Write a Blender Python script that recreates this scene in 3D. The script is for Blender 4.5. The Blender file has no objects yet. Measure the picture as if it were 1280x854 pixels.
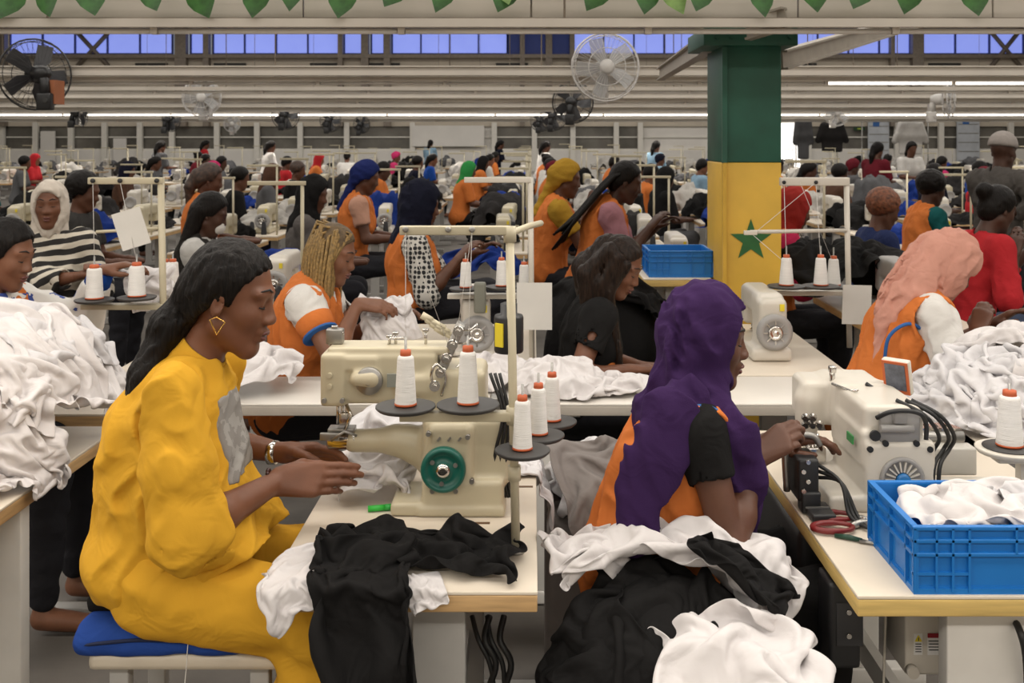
import bpy, bmesh, math, random
import numpy as np
from mathutils import Vector, Matrix

random.seed(7)
SC = bpy.context.scene
COL = SC.collection
# ---------------------------------------------------------------- camera
F_PX = 1280.0                      # focal length in pixels of the 1280 x 854 frame
VPX, VPY, CAM_Z = 665.0, 173.0, 1.75
cam_d = bpy.data.cameras.new('camera')
cam_d.sensor_width = 36.0
cam_d.lens = 36.0 * F_PX / 1280.0
cam_d.shift_x = -(VPX - 640.0) / 1280.0
cam_d.shift_y = -(427.0 - VPY) / 1280.0
cam_d.clip_start, cam_d.clip_end = 0.05, 200
cam_d.dof.use_dof = True
cam_d.dof.focus_distance = 2.65
cam_d.dof.aperture_fstop = 9.0
cam = bpy.data.objects.new('camera', cam_d)
cam.location = (0, 0, CAM_Z)
cam.rotation_euler = (math.pi / 2, 0, 0)
COL.objects.link(cam)
SC.camera = cam
# ---------------------------------------------------------------- world, lamps, exposure
world = bpy.data.worlds.new('world')
SC.world = world
world.use_nodes = True
world.node_tree.nodes['Background'].inputs[0].default_value = (0.75, 0.82, 1.0, 1)
world.node_tree.nodes['Background'].inputs[1].default_value = 0.25
# rows of fluorescent tubes along the trunking rails (depth along Y; the tubes themselves are built below); some rows are switched off
RAIL_Z = 2.30
RAILS = [-5.0, -2.4, 0.1, 2.6, 5.15, 10.0, 11.9, 15.5, 20.0, 23.5, 32.0]
RAILS_ON = {-5.0: 6.5, -2.4: 6.5, 0.1: 5.5, 2.6: 5.5, 10.0: 6, 23.5: 13}
for y, w_m in RAILS_ON.items():
    ld = bpy.data.lights.new('tube_row_light', 'AREA')
    ld.shape = 'RECTANGLE'
    half = 7.0 + 0.5 * max(y, 0)
    x_c = 0.0
    if y == 10.0: half, x_c = 5.0, 7.4          # only the far end of this rail is lit
    ld.size, ld.size_y = 2 * half, 0.05
    ld.energy = w_m * 2 * half
    ld.color = (1.0, 0.92, 0.82)
    lo = bpy.data.objects.new('tube_row_light', ld)
    lo.location = (x_c, y, RAIL_Z - 0.03)
    COL.objects.link(lo)
# unseen fill lamps added to brighten the hall (panels built with the ceiling)
FILL_LIGHTS = [-6.0, 0.0, 6.0, 12.0, 18.0, 25.0, 33.0]
for y in FILL_LIGHTS:
    ld = bpy.data.lights.new('ceiling_fill', 'AREA')
    ld.shape = 'RECTANGLE'
    ld.size, ld.size_y = 40.0, 1.6
    ld.energy = 850.0
    ld.color = (1.0, 0.95, 0.88)
    lo = bpy.data.objects.new('ceiling_fill', ld)
    lo.location = (0, y, 6.93)
    COL.objects.link(lo)
vs = SC.view_settings
vs.view_transform = 'Standard'
vs.look = 'None'
vs.exposure = 0.08
vs.gamma = 1.0
vs.use_curve_mapping = False
SC.cycles.use_denoising = True
SC.cycles.max_bounces = 6
SC.cycles.diffuse_bounces = 3
# ================================================================ helpers
V = lambda *a: np.array(a if len(a) > 1 else a[0], dtype=np.float64)
def nrm(v):
    v = np.asarray(v, dtype=np.float64)
    return v / (np.linalg.norm(v) + 1e-12)
def P(px, py, d):
    """the point at depth d metres that the photograph shows at pixel px, py"""
    return V((px - VPX) * d / F_PX, d, CAM_Z - (py - VPY) * d / F_PX)

# ---------------------------------------------------------------- materials
_M = {}
def mat(name, col, rough=0.55, metal=0.0, var=0.06, nscale=9.0, bump=0.0, bscale=220.0, emit=0.0, trans=0.0, sheen=0.0, alpha=1.0, coat=0.0, stretch=None, spec=0.5, wrinkle=0.0):
    if name in _M: return _M[name]
    m = bpy.data.materials.new(name); m.use_nodes = True
    nt = m.node_tree; N = nt.nodes; L = nt.links
    b = N['Principled BSDF']
    b.inputs['Roughness'].default_value = rough
    b.inputs['Metallic'].default_value = metal
    b.inputs['Specular IOR Level'].default_value = spec
    c4 = (*col, 1)
    tc = N.new('ShaderNodeTexCoord')
    src = tc.outputs['Object']
    if stretch:
        mp = N.new('ShaderNodeMapping'); mp.inputs['Scale'].default_value = stretch
        L.new(src, mp.inputs[0]); src = mp.outputs[0]
    if var > 0:
        nz = N.new('ShaderNodeTexNoise'); nz.inputs['Scale'].default_value = nscale; nz.inputs['Detail'].default_value = 4
        L.new(src, nz.inputs['Vector'])
        cr = N.new('ShaderNodeValToRGB')
        cr.color_ramp.elements[0].position = 0.3; cr.color_ramp.elements[1].position = 0.7
        cr.color_ramp.elements[0].color = (*[max(0, c * (1 - var * 1.6)) for c in col], 1)
        cr.color_ramp.elements[1].color = (*[min(1, c * (1 + var)) for c in col], 1)
        L.new(nz.outputs[0], cr.inputs[0]); L.new(cr.outputs[0], b.inputs['Base Color'])
    else:
        b.inputs['Base Color'].default_value = c4
    if bump > 0:
        n2 = N.new('ShaderNodeTexNoise'); n2.inputs['Scale'].default_value = bscale; n2.inputs['Detail'].default_value = 3
        L.new(src, n2.inputs['Vector'])
        bp = N.new('ShaderNodeBump'); bp.inputs['Strength'].default_value = bump; bp.inputs['Distance'].default_value = 0.004
        L.new(n2.outputs[0], bp.inputs['Height']); L.new(bp.outputs[0], b.inputs['Normal'])
        if wrinkle > 0:
            n3 = N.new('ShaderNodeTexNoise'); n3.inputs['Scale'].default_value = 11; n3.inputs['Detail'].default_value = 2; n3.inputs['Distortion'].default_value = 1.2
            L.new(src, n3.inputs['Vector']); b3 = N.new('ShaderNodeBump'); b3.inputs['Strength'].default_value = wrinkle; b3.inputs['Distance'].default_value = 0.02
            L.new(n3.outputs[0], b3.inputs['Height']); L.new(b3.outputs[0], bp.inputs['Normal'])
    if emit > 0:
        b.inputs['Emission Color'].default_value = c4
        b.inputs['Emission Strength'].default_value = emit
    if trans: b.inputs['Transmission Weight'].default_value = trans
    if alpha < 1: b.inputs['Alpha'].default_value = alpha
    if sheen: b.inputs['Sheen Weight'].default_value = sheen
    if coat: b.inputs['Coat Weight'].default_value = coat
    _M[name] = m
    return m
def pattern(name, base, marks, kind, scale, thr=0.5, rough=0.8, rot=(0, 0, 0)):
    """printed / woven two-colour cloth: stripes, dots or blotches fixed to the cloth"""
    if name in _M: return _M[name]
    m = bpy.data.materials.new(name); m.use_nodes = True
    nt = m.node_tree; N = nt.nodes; L = nt.links
    b = N['Principled BSDF']; b.inputs['Roughness'].default_value = rough
    tc = N.new('ShaderNodeTexCoord'); mp = N.new('ShaderNodeMapping')
    mp.inputs['Rotation'].default_value = rot
    L.new(tc.outputs['Object'], mp.inputs[0])
    if kind == 'stripe':
        t = N.new('ShaderNodeTexWave'); t.inputs['Scale'].default_value = scale; t.inputs['Distortion'].default_value = 2.5
        t.inputs['Detail'].default_value = 1; t.inputs['Detail Scale'].default_value = 0.6; t.wave_type = 'BANDS'; t.bands_direction = 'Z'; out = t.outputs['Fac']
    elif kind == 'dot':
        t = N.new('ShaderNodeTexVoronoi'); t.inputs['Scale'].default_value = scale; t.inputs['Randomness'].default_value = 0.15; out = t.outputs['Distance']
    else:
        t = N.new('ShaderNodeTexNoise'); t.inputs['Scale'].default_value = scale; t.inputs['Detail'].default_value = 3; out = t.outputs[0]
    L.new(mp.outputs[0], t.inputs['Vector'])
    cr = N.new('ShaderNodeValToRGB'); cr.color_ramp.interpolation = 'CONSTANT'
    cr.color_ramp.elements[0].color = (*base, 1); cr.color_ramp.elements[0].position = 0
    cr.color_ramp.elements[1].color = (*marks, 1); cr.color_ramp.elements[1].position = thr
    L.new(out, cr.inputs[0]); L.new(cr.outputs[0], b.inputs['Base Color'])
    _M[name] = m
    return m

# ---------------------------------------------------------------- objects and properties
def tag(o, label=None, cat=None, group=None, kind=None):
    if label: o['label'] = label
    if cat: o['category'] = cat
    if group: o['group'] = group
    if kind: o['kind'] = kind
    return o
def empty(name, loc=(0, 0, 0), rz=0.0, label=None, cat=None, group=None):
    o = bpy.data.objects.new(name, None)
    o.empty_display_size = 0.05
    o.location = [float(v) for v in loc]; o.rotation_euler = (0, 0, rz)
    COL.objects.link(o)
    return tag(o, label, cat, group)
def link_mesh(name, me, parent=None, m=None, smooth=True, world=True):
    o = bpy.data.objects.new(name, me)
    COL.objects.link(o)
    if m is not None: me.materials.append(m)
    if parent is not None:
        o.parent = parent
        if world:
            o.matrix_parent_inverse = (Matrix.Translation(parent.location) @ Matrix.Rotation(parent.rotation_euler[2], 4, 'Z')).inverted()
    return o
def mesh_from(vs_, quads=None, tris=None, polys=None, smooth=True):
    me = bpy.data.meshes.new('mesh')
    vs_ = np.asarray(vs_, dtype=np.float32)
    if polys is not None:
        me.from_pydata([tuple(map(float, v)) for v in vs_], [], polys)
    else:
        f = np.asarray(quads if quads is not None else tris, dtype=np.int32)
        n, k = f.shape
        me.vertices.add(len(vs_)); me.vertices.foreach_set('co', vs_.ravel())
        me.loops.add(n * k); me.loops.foreach_set('vertex_index', f.ravel())
        me.polygons.add(n); me.polygons.foreach_set('loop_start', np.arange(0, n * k, k, dtype=np.int32))
        me.update(calc_edges=True)
    if smooth:
        me.polygons.foreach_set('use_smooth', np.ones(len(me.polygons), dtype=bool))
    me.update()
    return me

def smooth_path(pts, n=6):
    pts = [V(p) for p in pts]; out = []
    e = [2 * pts[0] - pts[1]] + pts + [2 * pts[-1] - pts[-2]]
    for i in range(1, len(e) - 2):
        a, b, c, d = e[i - 1:i + 3]
        for t in np.linspace(0, 1, n, endpoint=False): out.append(0.5 * (2 * b + (c - a) * t + (2 * a - 5 * b + 4 * c - d) * t * t + (3 * b - a - 3 * c + d) * t ** 3))
    return out + [pts[-1]]
class MB:
    """collects shapes of ONE part, then links them as one mesh object"""
    def __init__(s): s.v = []; s.f = []; s.sm = []
    def add(s, v, f, smooth=False):
        o = len(s.v)
        s.v.extend([tuple(float(c) for c in q) for q in v])
        s.f.extend([tuple(i + o for i in q) for q in f]); s.sm.extend([smooth] * len(f))
        return s
    def box(s, c, size, rz=0.0, bev=0.0, R=None):
        c = V(c); h = V(size) / 2
        if R is None:
            ca, sa = math.cos(rz), math.sin(rz); R = np.array([[ca, -sa, 0], [sa, ca, 0], [0, 0, 1]])
        if bev <= 0:
            q = [c + R @ (h * V(x, y, z)) for x in (-1, 1) for y in (-1, 1) for z in (-1, 1)]
            return s.add(q, [(0, 1, 3, 2), (4, 6, 7, 5), (0, 4, 5, 1), (2, 3, 7, 6), (0, 2, 6, 4), (1, 5, 7, 3)])
        bm = bmesh.new(); bmesh.ops.create_cube(bm, size=1.0)
        for v in bm.verts: v.co = Vector((v.co.x * size[0], v.co.y * size[1], v.co.z * size[2]))
        bmesh.ops.bevel(bm, geom=list(bm.edges), offset=min(bev, min(size) * 0.49), segments=2, affect='EDGES', profile=0.6)
        bm.verts.index_update()
        s.add([c + R @ V(v.co) for v in bm.verts], [tuple(v.index for v in f.verts) for f in bm.faces], True)
        bm.free(); return s
    def cyl(s, a, b, r, r2=None, n=12, cap=True):
        return s.tube([a, b], [r, r if r2 is None else r2], n, cap, smooth=True)
    def tube(s, pts, r, n=8, cap=True, smooth=True, closed=False):
        pts = [V(p) for p in pts]; m = len(pts)
        rr = [r] * m if np.isscalar(r) else list(r)
        t0 = nrm(pts[1] - pts[0])
        u = nrm(np.cross(t0, V(0, 0, 1) if abs(t0[2]) < 0.9 else V(1, 0, 0)))
        ring = []
        for i in range(m):
            if closed: t = nrm(pts[(i + 1) % m] - pts[i - 1])
            else: t = nrm(pts[min(i + 1, m - 1)] - pts[max(i - 1, 0)])
            u = nrm(u - t * np.dot(u, t)); w = np.cross(t, u)
            ring += [pts[i] + rr[i] * (math.cos(k * 2 * math.pi / n) * u + math.sin(k * 2 * math.pi / n) * w) for k in range(n)]
        f = []
        for i in range(m if closed else m - 1):
            j = (i + 1) % m
            f += [(i * n + k, i * n + (k + 1) % n, j * n + (k + 1) % n, j * n + k) for k in range(n)]
        s.add(ring, f, smooth)
        if cap and not closed:
            o = len(s.v) - len(ring)
            s.f.append(tuple(o + k for k in reversed(range(n)))); s.f.append(tuple(o + (m - 1) * n + k for k in range(n))); s.sm += [False, False]
        return s
    def hose(s, pts, r, n=8):
        return s.tube(smooth_path(pts), r, n)
    def lathe(s, c, axis, prof, n=20):
        """prof: (radius, distance along axis) pairs"""
        c = V(c); ax = nrm(axis); u = nrm(np.cross(ax, V(0, 0, 1) if abs(ax[2]) < 0.9 else V(1, 0, 0))); w = np.cross(ax, u)
        m = len(prof); vv = []
        for r, t in prof:
            vv += [c + ax * t + max(r, 1e-5) * (math.cos(k * 2 * math.pi / n) * u + math.sin(k * 2 * math.pi / n) * w) for k in range(n)]
        f = [(i * n + k, i * n + (k + 1) % n, (i + 1) * n + (k + 1) % n, (i + 1) * n + k) for i in range(m - 1) for k in range(n)]
        o = len(s.v); s.add(vv, f, True)
        s.f.append(tuple(o + k for k in reversed(range(n)))); s.f.append(tuple(o + (m - 1) * n + k for k in range(n))); s.sm += [False, False]
        return s
    def prism(s, poly, ax, depth):
        """poly: list of 3-D points of a flat outline, extruded by vector"""
        n = len(poly); q = [V(p) for p in poly]; e = V(ax) * depth
        s.add(q + [p + e for p in q], [tuple(reversed(range(n))), tuple(range(n, 2 * n))] + [(i, (i + 1) % n, n + (i + 1) % n, n + i) for i in range(n)])
        return s
    def ball(s, c, r, n=10, m=7, R=None):
        c = V(c); r = V(r, r, r) if np.isscalar(r) else V(r)
        vv = []
        for i in range(m + 1):
            th = math.pi * i / m
            for k in range(n):
                ph = 2 * math.pi * k / n
                q = V(math.sin(th) * math.cos(ph), math.sin(th) * math.sin(ph), math.cos(th)) * r
                vv.append(c + (R @ q if R is not None else q))
        return s.add(vv, [(i * n + k, (i + 1) * n + k, (i + 1) * n + (k + 1) % n, i * n + (k + 1) % n) for i in range(m) for k in range(n)], True)
    def mesh(s):
        me = mesh_from(s.v, polys=s.f, smooth=False)
        me.polygons.foreach_set('use_smooth', np.array(s.sm, dtype=bool))
        bm = bmesh.new(); bm.from_mesh(me); bmesh.ops.recalc_face_normals(bm, faces=bm.faces); bm.to_mesh(me); bm.free()
        return me
    def build(s, name, m, parent=None, label=None, cat=None, group=None, kind=None):
        return tag(link_mesh(name, s.mesh(), parent, m), label, cat, group, kind)
def copy_tree(o, parent=None):
    c = o.copy(); COL.objects.link(c)
    if parent is not None: c.parent = parent
    for ch in o.children: copy_tree(ch, c)
    return c
def text_mesh(txt, size, loc, rot, m, name='lettering', parent=None, depth=0.0005):
    cu = bpy.data.curves.new('text', 'FONT'); cu.body = txt; cu.size = size; cu.extrude = depth; cu.align_x = 'CENTER'; cu.align_y = 'CENTER'; cu.resolution_u = 3
    t = bpy.data.objects.new('tmp', cu); COL.objects.link(t); t.location = [float(c) for c in loc]; t.rotation_euler = rot
    dg = bpy.context.evaluated_depsgraph_get(); me = bpy.data.meshes.new_from_object(t.evaluated_get(dg))
    me.transform(t.matrix_basis); bpy.data.objects.remove(t)
    me.materials.clear()
    return link_mesh(name, me, parent, m)

# ---------------------------------------------------------------- smooth solid shapes (distance field + surface nets)
def cap(a, b, ra, rb=None, k=0.02, flat=None, end=False, op='add'):
    return dict(t='cap', a=V(a), b=V(b), ra=ra, rb=ra if rb is None else rb, k=k, flat=flat, end=end, op=op)
def ell(c, r, R=None, k=0.02, op='add'):
    return dict(t='ell', a=V(c), r=V(r, r, r) if np.isscalar(r) else V(r), R=R, k=k, op=op)
def rbx(c, size, r=0.01, R=None, k=0.008, op='add'):
    return dict(t='box', a=V(c), h=V(size) / 2, r=r, R=R, k=k, op=op)
def frame(f, u):
    f = nrm(f); u = nrm(u - f * np.dot(u, f)); return np.stack([f, np.cross(u, f), u])   # rows: forward, left, up
def _bounds(p):
    if p['t'] == 'cap':
        r = max(p['ra'], p['rb']); return np.minimum(p['a'], p['b']) - r, np.maximum(p['a'], p['b']) + r
    h = p['r'] if p['t'] == 'ell' else p['h']
    if p['R'] is not None: h = np.abs(p['R']).T @ h
    return p['a'] - h, p['a'] + h
def _dist(p, X, Y, Z):
    f4 = np.float32
    x, y, z = X - f4(p['a'][0]), Y - f4(p['a'][1]), Z - f4(p['a'][2])
    if p['t'] == 'cap':
        ab = p['b'] - p['a']; L2 = float(ab @ ab) + 1e-12
        tr = (x * f4(ab[0]) + y * f4(ab[1]) + z * f4(ab[2])) * f4(1 / L2)
        t = np.clip(tr, 0, 1)
        x = x - t * f4(ab[0]); y = y - t * f4(ab[1]); z = z - t * f4(ab[2])
        s = x * x + y * y + z * z
        if p['flat'] is not None:
            n, q = p['flat']; n = nrm(n); c = x * f4(n[0]) + y * f4(n[1]) + z * f4(n[2])
            s = s + c * c * f4(1 / (q * q) - 1)
        d = np.sqrt(s) - (f4(p['ra']) + t * f4(p['rb'] - p['ra']))
        if p['end']: d = np.maximum(d, (tr - 1) * f4(math.sqrt(L2)))
        return d
    if p['R'] is not None:
        R = p['R'].astype(f4)
        x, y, z = R[0, 0] * x + R[0, 1] * y + R[0, 2] * z, R[1, 0] * x + R[1, 1] * y + R[1, 2] * z, R[2, 0] * x + R[2, 1] * y + R[2, 2] * z
    if p['t'] == 'ell':
        r = p['r'].astype(f4)
        k0 = np.sqrt((x / r[0]) ** 2 + (y / r[1]) ** 2 + (z / r[2]) ** 2)
        k1 = np.sqrt((x / r[0] ** 2) ** 2 + (y / r[1] ** 2) ** 2 + (z / r[2] ** 2) ** 2) + f4(1e-6)
        return k0 * (k0 - 1) / k1
    h = (p['h'] - p['r']).astype(f4)
    qx, qy, qz = np.abs(x) - h[0], np.abs(y) - h[1], np.abs(z) - h[2]
    o = np.sqrt(np.maximum(qx, 0) ** 2 + np.maximum(qy, 0) ** 2 + np.maximum(qz, 0) ** 2)
    return o + np.minimum(np.maximum(qx, np.maximum(qy, qz)), 0) - f4(p['r'])
def sdf_mesh(prims, h, disp=None, cuts=(), smooth=0, pad=0.0):
    """prims in order: 'add' joins softly, 'sub' carves; cuts: (point, normal[, radius]) keep the side behind the plane"""
    lo = np.min([_bounds(p)[0] for p in prims if p['op'] == 'add'], axis=0) - 3 * h - pad - 0.01
    hi = np.max([_bounds(p)[1] for p in prims if p['op'] == 'add'], axis=0) + 3 * h + pad + 0.01
    n = np.ceil((hi - lo) / h).astype(int) + 1
    ax = [(lo[i] + h * np.arange(n[i])).astype(np.float32) for i in range(3)]
    F = np.full(tuple(n), 0.12, dtype=np.float32)
    for p in prims:
        if p['op'] == 'int':
            F = np.maximum(F, _dist(p, ax[0][:, None, None], ax[1][None, :, None], ax[2][None, None, :])); continue
        b0, b1 = _bounds(p); m = p['k'] + 2.5 * h + 0.03
        i0 = np.maximum(((b0 - m - lo) / h).astype(int), 0); i1 = np.minimum(((b1 + m - lo) / h).astype(int) + 2, n)
        if np.any(i1 <= i0): continue
        sl = tuple(slice(i0[i], i1[i]) for i in range(3))
        d = _dist(p, ax[0][sl[0]][:, None, None], ax[1][sl[1]][None, :, None], ax[2][sl[2]][None, None, :])
        G = F[sl]; k = np.float32(max(p['k'], 1e-4))
        if p['op'] == 'add':
            q = np.maximum(k - np.abs(G - d), 0) / k
            F[sl] = np.minimum(G, d) - q * q * k * np.float32(0.25)
        else:
            d = -d; q = np.maximum(k - np.abs(G - d), 0) / k
            F[sl] = np.maximum(G, d) + q * q * k * np.float32(0.25)
    if disp is not None:
        idx = np.nonzero(np.abs(F) < 0.045)
        pts = np.stack([ax[i][idx[i]] for i in range(3)], axis=1)
        F[idx] += disp(pts).astype(np.float32)
    for c in cuts:
        c0, nn = V(c[0]), nrm(c[1])
        D = ((ax[0] - c0[0]) * nn[0])[:, None, None] + ((ax[1] - c0[1]) * nn[1])[None, :, None] + ((ax[2] - c0[2]) * nn[2])[None, None, :]
        if len(c) > 2:
            Rr = ((ax[0] - c0[0]) ** 2)[:, None, None] + ((ax[1] - c0[1]) ** 2)[None, :, None] + ((ax[2] - c0[2]) ** 2)[None, None, :]
            D = np.where(Rr < c[2] ** 2, D, -1)
        F = np.maximum(F, D.astype(np.float32))
    # surface nets
    S = F < 0
    c = np.zeros((n[0] - 1, n[1] - 1, n[2] - 1), dtype=np.int8)
    corner = [(i, j, k) for i in (0, 1) for j in (0, 1) for k in (0, 1)]
    sub = lambda A, o: A[o[0]:n[0] - 1 + o[0], o[1]:n[1] - 1 + o[1], o[2]:n[2] - 1 + o[2]]
    for o in corner: c += sub(S, o)
    I = np.nonzero((c > 0) & (c < 8))
    val = np.stack([F[I[0] + o[0], I[1] + o[1], I[2] + o[2]] for o in corner], axis=1)
    pos = np.zeros((len(I[0]), 3), dtype=np.float32); cnt = np.zeros(len(I[0]), dtype=np.float32)
    ca = np.array(corner, dtype=np.float32)
    for a in range(8):
        for b in range(a + 1, 8):
            if np.abs(ca[a] - ca[b]).sum() != 1: continue
            fa, fb = val[:, a], val[:, b]; mk = (fa < 0) != (fb < 0)
            t = np.where(mk, fa / np.where(mk, fa - fb, 1), 0)
            pos += np.where(mk[:, None], ca[a] + t[:, None] * (ca[b] - ca[a]), 0); cnt += mk
    vs_ = (np.stack(I, axis=1) + pos / cnt[:, None]) * h + lo
    idx = np.full(c.shape, -1, dtype=np.int32); idx[I] = np.arange(len(I[0]))
    quads = []
    for a in range(3):
        b, d = (a + 1) % 3, (a + 2) % 3
        s0 = [slice(None)] * 3; s1 = [slice(None)] * 3
        s0[a] = slice(0, -1); s1[a] = slice(1, None)
        for q in (b, d): s0[q] = slice(1, -1); s1[q] = slice(1, -1)
        A, B = S[tuple(s0)], S[tuple(s1)]
        e = np.nonzero(A != B)
        if len(e[0]) == 0: continue
        g = list(e); g[b] = g[b] + 1; g[d] = g[d] + 1
        def cell(db, dd):
            w = list(g); w[b] = w[b] - db; w[d] = w[d] - dd; return idx[tuple(w)]
        q = np.stack([cell(1, 1), cell(0, 1), cell(0, 0), cell(1, 0)], axis=1)
        fl = ~A[e]
        q[fl] = q[fl][:, ::-1]
        quads.append(q)
    quads = np.concatenate(quads)
    quads = quads[(quads >= 0).all(axis=1)]
    for _ in range(smooth):
        acc = np.zeros_like(vs_); w = np.zeros(len(vs_))
        for i in range(4):
            j = quads[:, (i + 1) % 4]
            for x_ in range(3): acc[:, x_] += np.bincount(quads[:, i], vs_[j, x_], len(vs_)) + np.bincount(j, vs_[quads[:, i], x_], len(vs_))
            w += np.bincount(quads[:, i], minlength=len(vs_)) + np.bincount(j, minlength=len(vs_))
        vs_ = 0.4 * vs_ + 0.6 * acc / np.maximum(w, 1)[:, None]
    return vs_, quads
def solid(name, prims, h, m, parent=None, disp=None, cuts=(), smooth=0, **kw):
    v, q = sdf_mesh(prims, h, disp, cuts, smooth)
    return tag(link_mesh(name, mesh_from(v, quads=q), parent, m), **kw)
def waves(seed, n=6):
    r = np.random.RandomState(seed); d = r.normal(size=(n, 3)); d /= np.linalg.norm(d, axis=1)[:, None]
    return d, 0.7 + 0.8 * r.rand(n), r.rand(n) * 6.28
def folds(seed, wl, amp, along=None, squeeze=0.25, sharp=1.6):
    """soft cloth folds: ridges of wavelength wl running along the given direction"""
    d, fr, ph = waves(seed)
    al = None if along is None else nrm(along)
    def f(p):
        q = p
        if al is not None:
            c = p @ al; q = p - np.outer(c, al) * (1 - squeeze)
        w = q + 0.35 * wl * np.sin(q[:, [1, 2, 0]] * (3.1 / wl) + ph[:3])
        s = np.zeros(len(p))
        for i in range(len(d)): s += np.sin(w @ d[i] * (6.283 / wl * fr[i]) + ph[i])
        s /= math.sqrt(len(d))
        return -amp * (np.sign(s) * np.abs(s) ** (1 / sharp))
    return f

def creases(seed, wl, amp, along=None, squeeze=0.2):
    """cloth creases: narrow ridges and broad hollows running along a direction"""
    d, fr, ph = waves(seed, 4); al = None if along is None else nrm(along)
    def f(p):
        q = p
        if al is not None: q = p - np.outer(p @ al, al) * (1 - squeeze)
        w = q + 0.3 * wl * np.sin(q[:, [1, 2, 0]] * (2.6 / wl) + ph[:3]) + 0.12 * wl * np.sin(p[:, [2, 0, 1]] * (7.0 / wl) + ph[1:4])
        s = np.zeros(len(p))
        for i in range(len(d)): s += np.sin(w @ d[i] * (6.283 / wl * fr[i]) + ph[i])
        s *= 0.6
        return -amp * (0.9 - 1.5 * np.sqrt(s * s + 0.02))
    return f

# ---------------------------------------------------------------- draped cloth (position-based dynamics)
def drape(nu, nv, rest, start, collide, steps=110, iters=7, g=6.0, bend=0.3, seed=1, pin=None, damp=0.97):
    """start(u, v) -> points; rest: edge length of the cloth grid in metres; collide pushes points out of what they lie on"""
    u, v = np.meshgrid(np.linspace(0, 1, nu), np.linspace(0, 1, nv), indexing='ij')
    p = start(u, v).astype(np.float64); q = p.copy(); dt = 1 / 40
    r = np.random.RandomState(seed); ru, rv = rest; p += r.normal(size=p.shape) * ru * 0.05
    pins = p[pin].copy() if pin is not None else None
    sets = []
    def pair(sa, sb, L, st): sets.append((sa, sb, L, st))
    for off in (0, 1):
        n1 = (nu - off) // 2; pair((slice(off, off + 2 * n1, 2), slice(None)), (slice(off + 1, off + 2 * n1, 2), slice(None)), ru, 1)
        n2 = (nv - off) // 2; pair((slice(None), slice(off, off + 2 * n2, 2)), (slice(None), slice(off + 1, off + 2 * n2, 2)), rv, 1)
    D = math.hypot(ru, rv)
    for off in (0, 1):
        n1 = (nu - off) // 2
        pair((slice(off, off + 2 * n1, 2), slice(0, -1)), (slice(off + 1, off + 2 * n1, 2), slice(1, None)), D, 0.4)
        pair((slice(off, off + 2 * n1, 2), slice(1, None)), (slice(off + 1, off + 2 * n1, 2), slice(0, -1)), D, 0.4)
    for off in (0, 1, 2, 3):
        if off < 2:
            k = np.arange(off, nu - 2, 4); k2 = np.arange(off, nv - 2, 4)
        else:
            k = np.arange(off, nu - 2, 4); k2 = np.arange(off, nv - 2, 4)
        if len(k): pair((k, slice(None)), (k + 2, slice(None)), 2 * ru, -bend)
        if len(k2): pair((slice(None), k2), (slice(None), k2 + 2), 2 * rv, -bend)
    for s in range(steps):
        vel = (p - q) * damp
        sp = np.linalg.norm(vel, axis=2, keepdims=True); vel *= np.minimum(1, 0.04 / (sp + 1e-9))
        q = p.copy(); p = p + vel; p[..., 2] -= g * dt * dt
        for it in range(iters):
            for sa, sb, L, st in sets:
                A, B = p[sa], p[sb]; dd = B - A; ln = np.sqrt((dd * dd).sum(-1, keepdims=True)) + 1e-9
                if st < 0:
                    c = dd * (np.minimum(ln - L * 0.72, 0) / ln * 0.5 * -st)
                else:
                    c = dd * ((ln - L) / ln * 0.5 * st)
                p[sa] = A + c; p[sb] = B - c
            if pin is not None: p[pin] = pins
        pp = p.reshape(-1, 3); hit = collide(pp)
        if hit is not None:
            qq = q.reshape(-1, 3); qq[hit] = pp[hit]      # friction: what touches sticks
    return p
def grid_mesh(p):
    nu, nv = p.shape[:2]; i = np.arange(nu * nv).reshape(nu, nv)
    q = np.stack([i[:-1, :-1], i[1:, :-1], i[1:, 1:], i[:-1, 1:]], axis=-1).reshape(-1, 4)
    return p.reshape(-1, 3), q
def cloth_obj(name, p, m, parent=None, thick=0.003, sub=1, **kw):
    v, q = grid_mesh(p); o = link_mesh(name, mesh_from(v, quads=q), parent, m)
    if thick: md = o.modifiers.new('thickness', 'SOLIDIFY'); md.thickness = thick; md.offset = 0
    if sub: md = o.modifiers.new('smooth', 'SUBSURF'); md.levels = sub; md.render_levels = sub
    return tag(o, **kw)
def on_things(boxes=(), balls=(), floor=0.0, eps=0.006):
    """collider for drape: boxes (lo, hi) and ellipsoids (centre, radii)"""
    def f(p):
        hit = p[:, 2] < floor + eps
        p[hit, 2] = floor + eps
        for c, r in balls:
            e = (p - c) / (np.asarray(r) + eps); k = np.sqrt((e * e).sum(1)); m = k < 1
            if m.any(): p[m] = c + (p[m] - c) / np.maximum(k[m], 0.05)[:, None]; hit = hit | m
        for lo, hi in boxes:
            lo = np.asarray(lo) - eps; hi = np.asarray(hi) + eps
            m = ((p > lo) & (p < hi)).all(1)
            if m.any():
                w = p[m]; dl = w - lo; dh = hi - w
                al = np.concatenate([dl, dh], axis=1); al[:, 5] *= 0.5; al[:, 2] += 0.3
                k = al.argmin(1); a = k % 3
                w[np.arange(len(w)), a] = np.where(k < 3, lo[a], hi[a]); p[m] = w; hit = hit | m
        return hit
    return f
def flat(z, edges=()):
    """start surface: a table top; edges (axis, sign, at) where the cloth bends down"""
    def f(x, y):
        p = np.stack([x, y, np.full_like(x, z)], -1); n = np.zeros_like(p); n[..., 2] = 1
        for ax, sg, at in edges:
            o = (p[..., ax] - at) * sg; m = o > 0
            p[..., 2] -= np.where(m, o, 0); p[..., ax] = np.where(m, at + sg * 0.012, p[..., ax])
            n[m] = 0; n[m, ax] = sg
        return p, n
    return f
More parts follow.
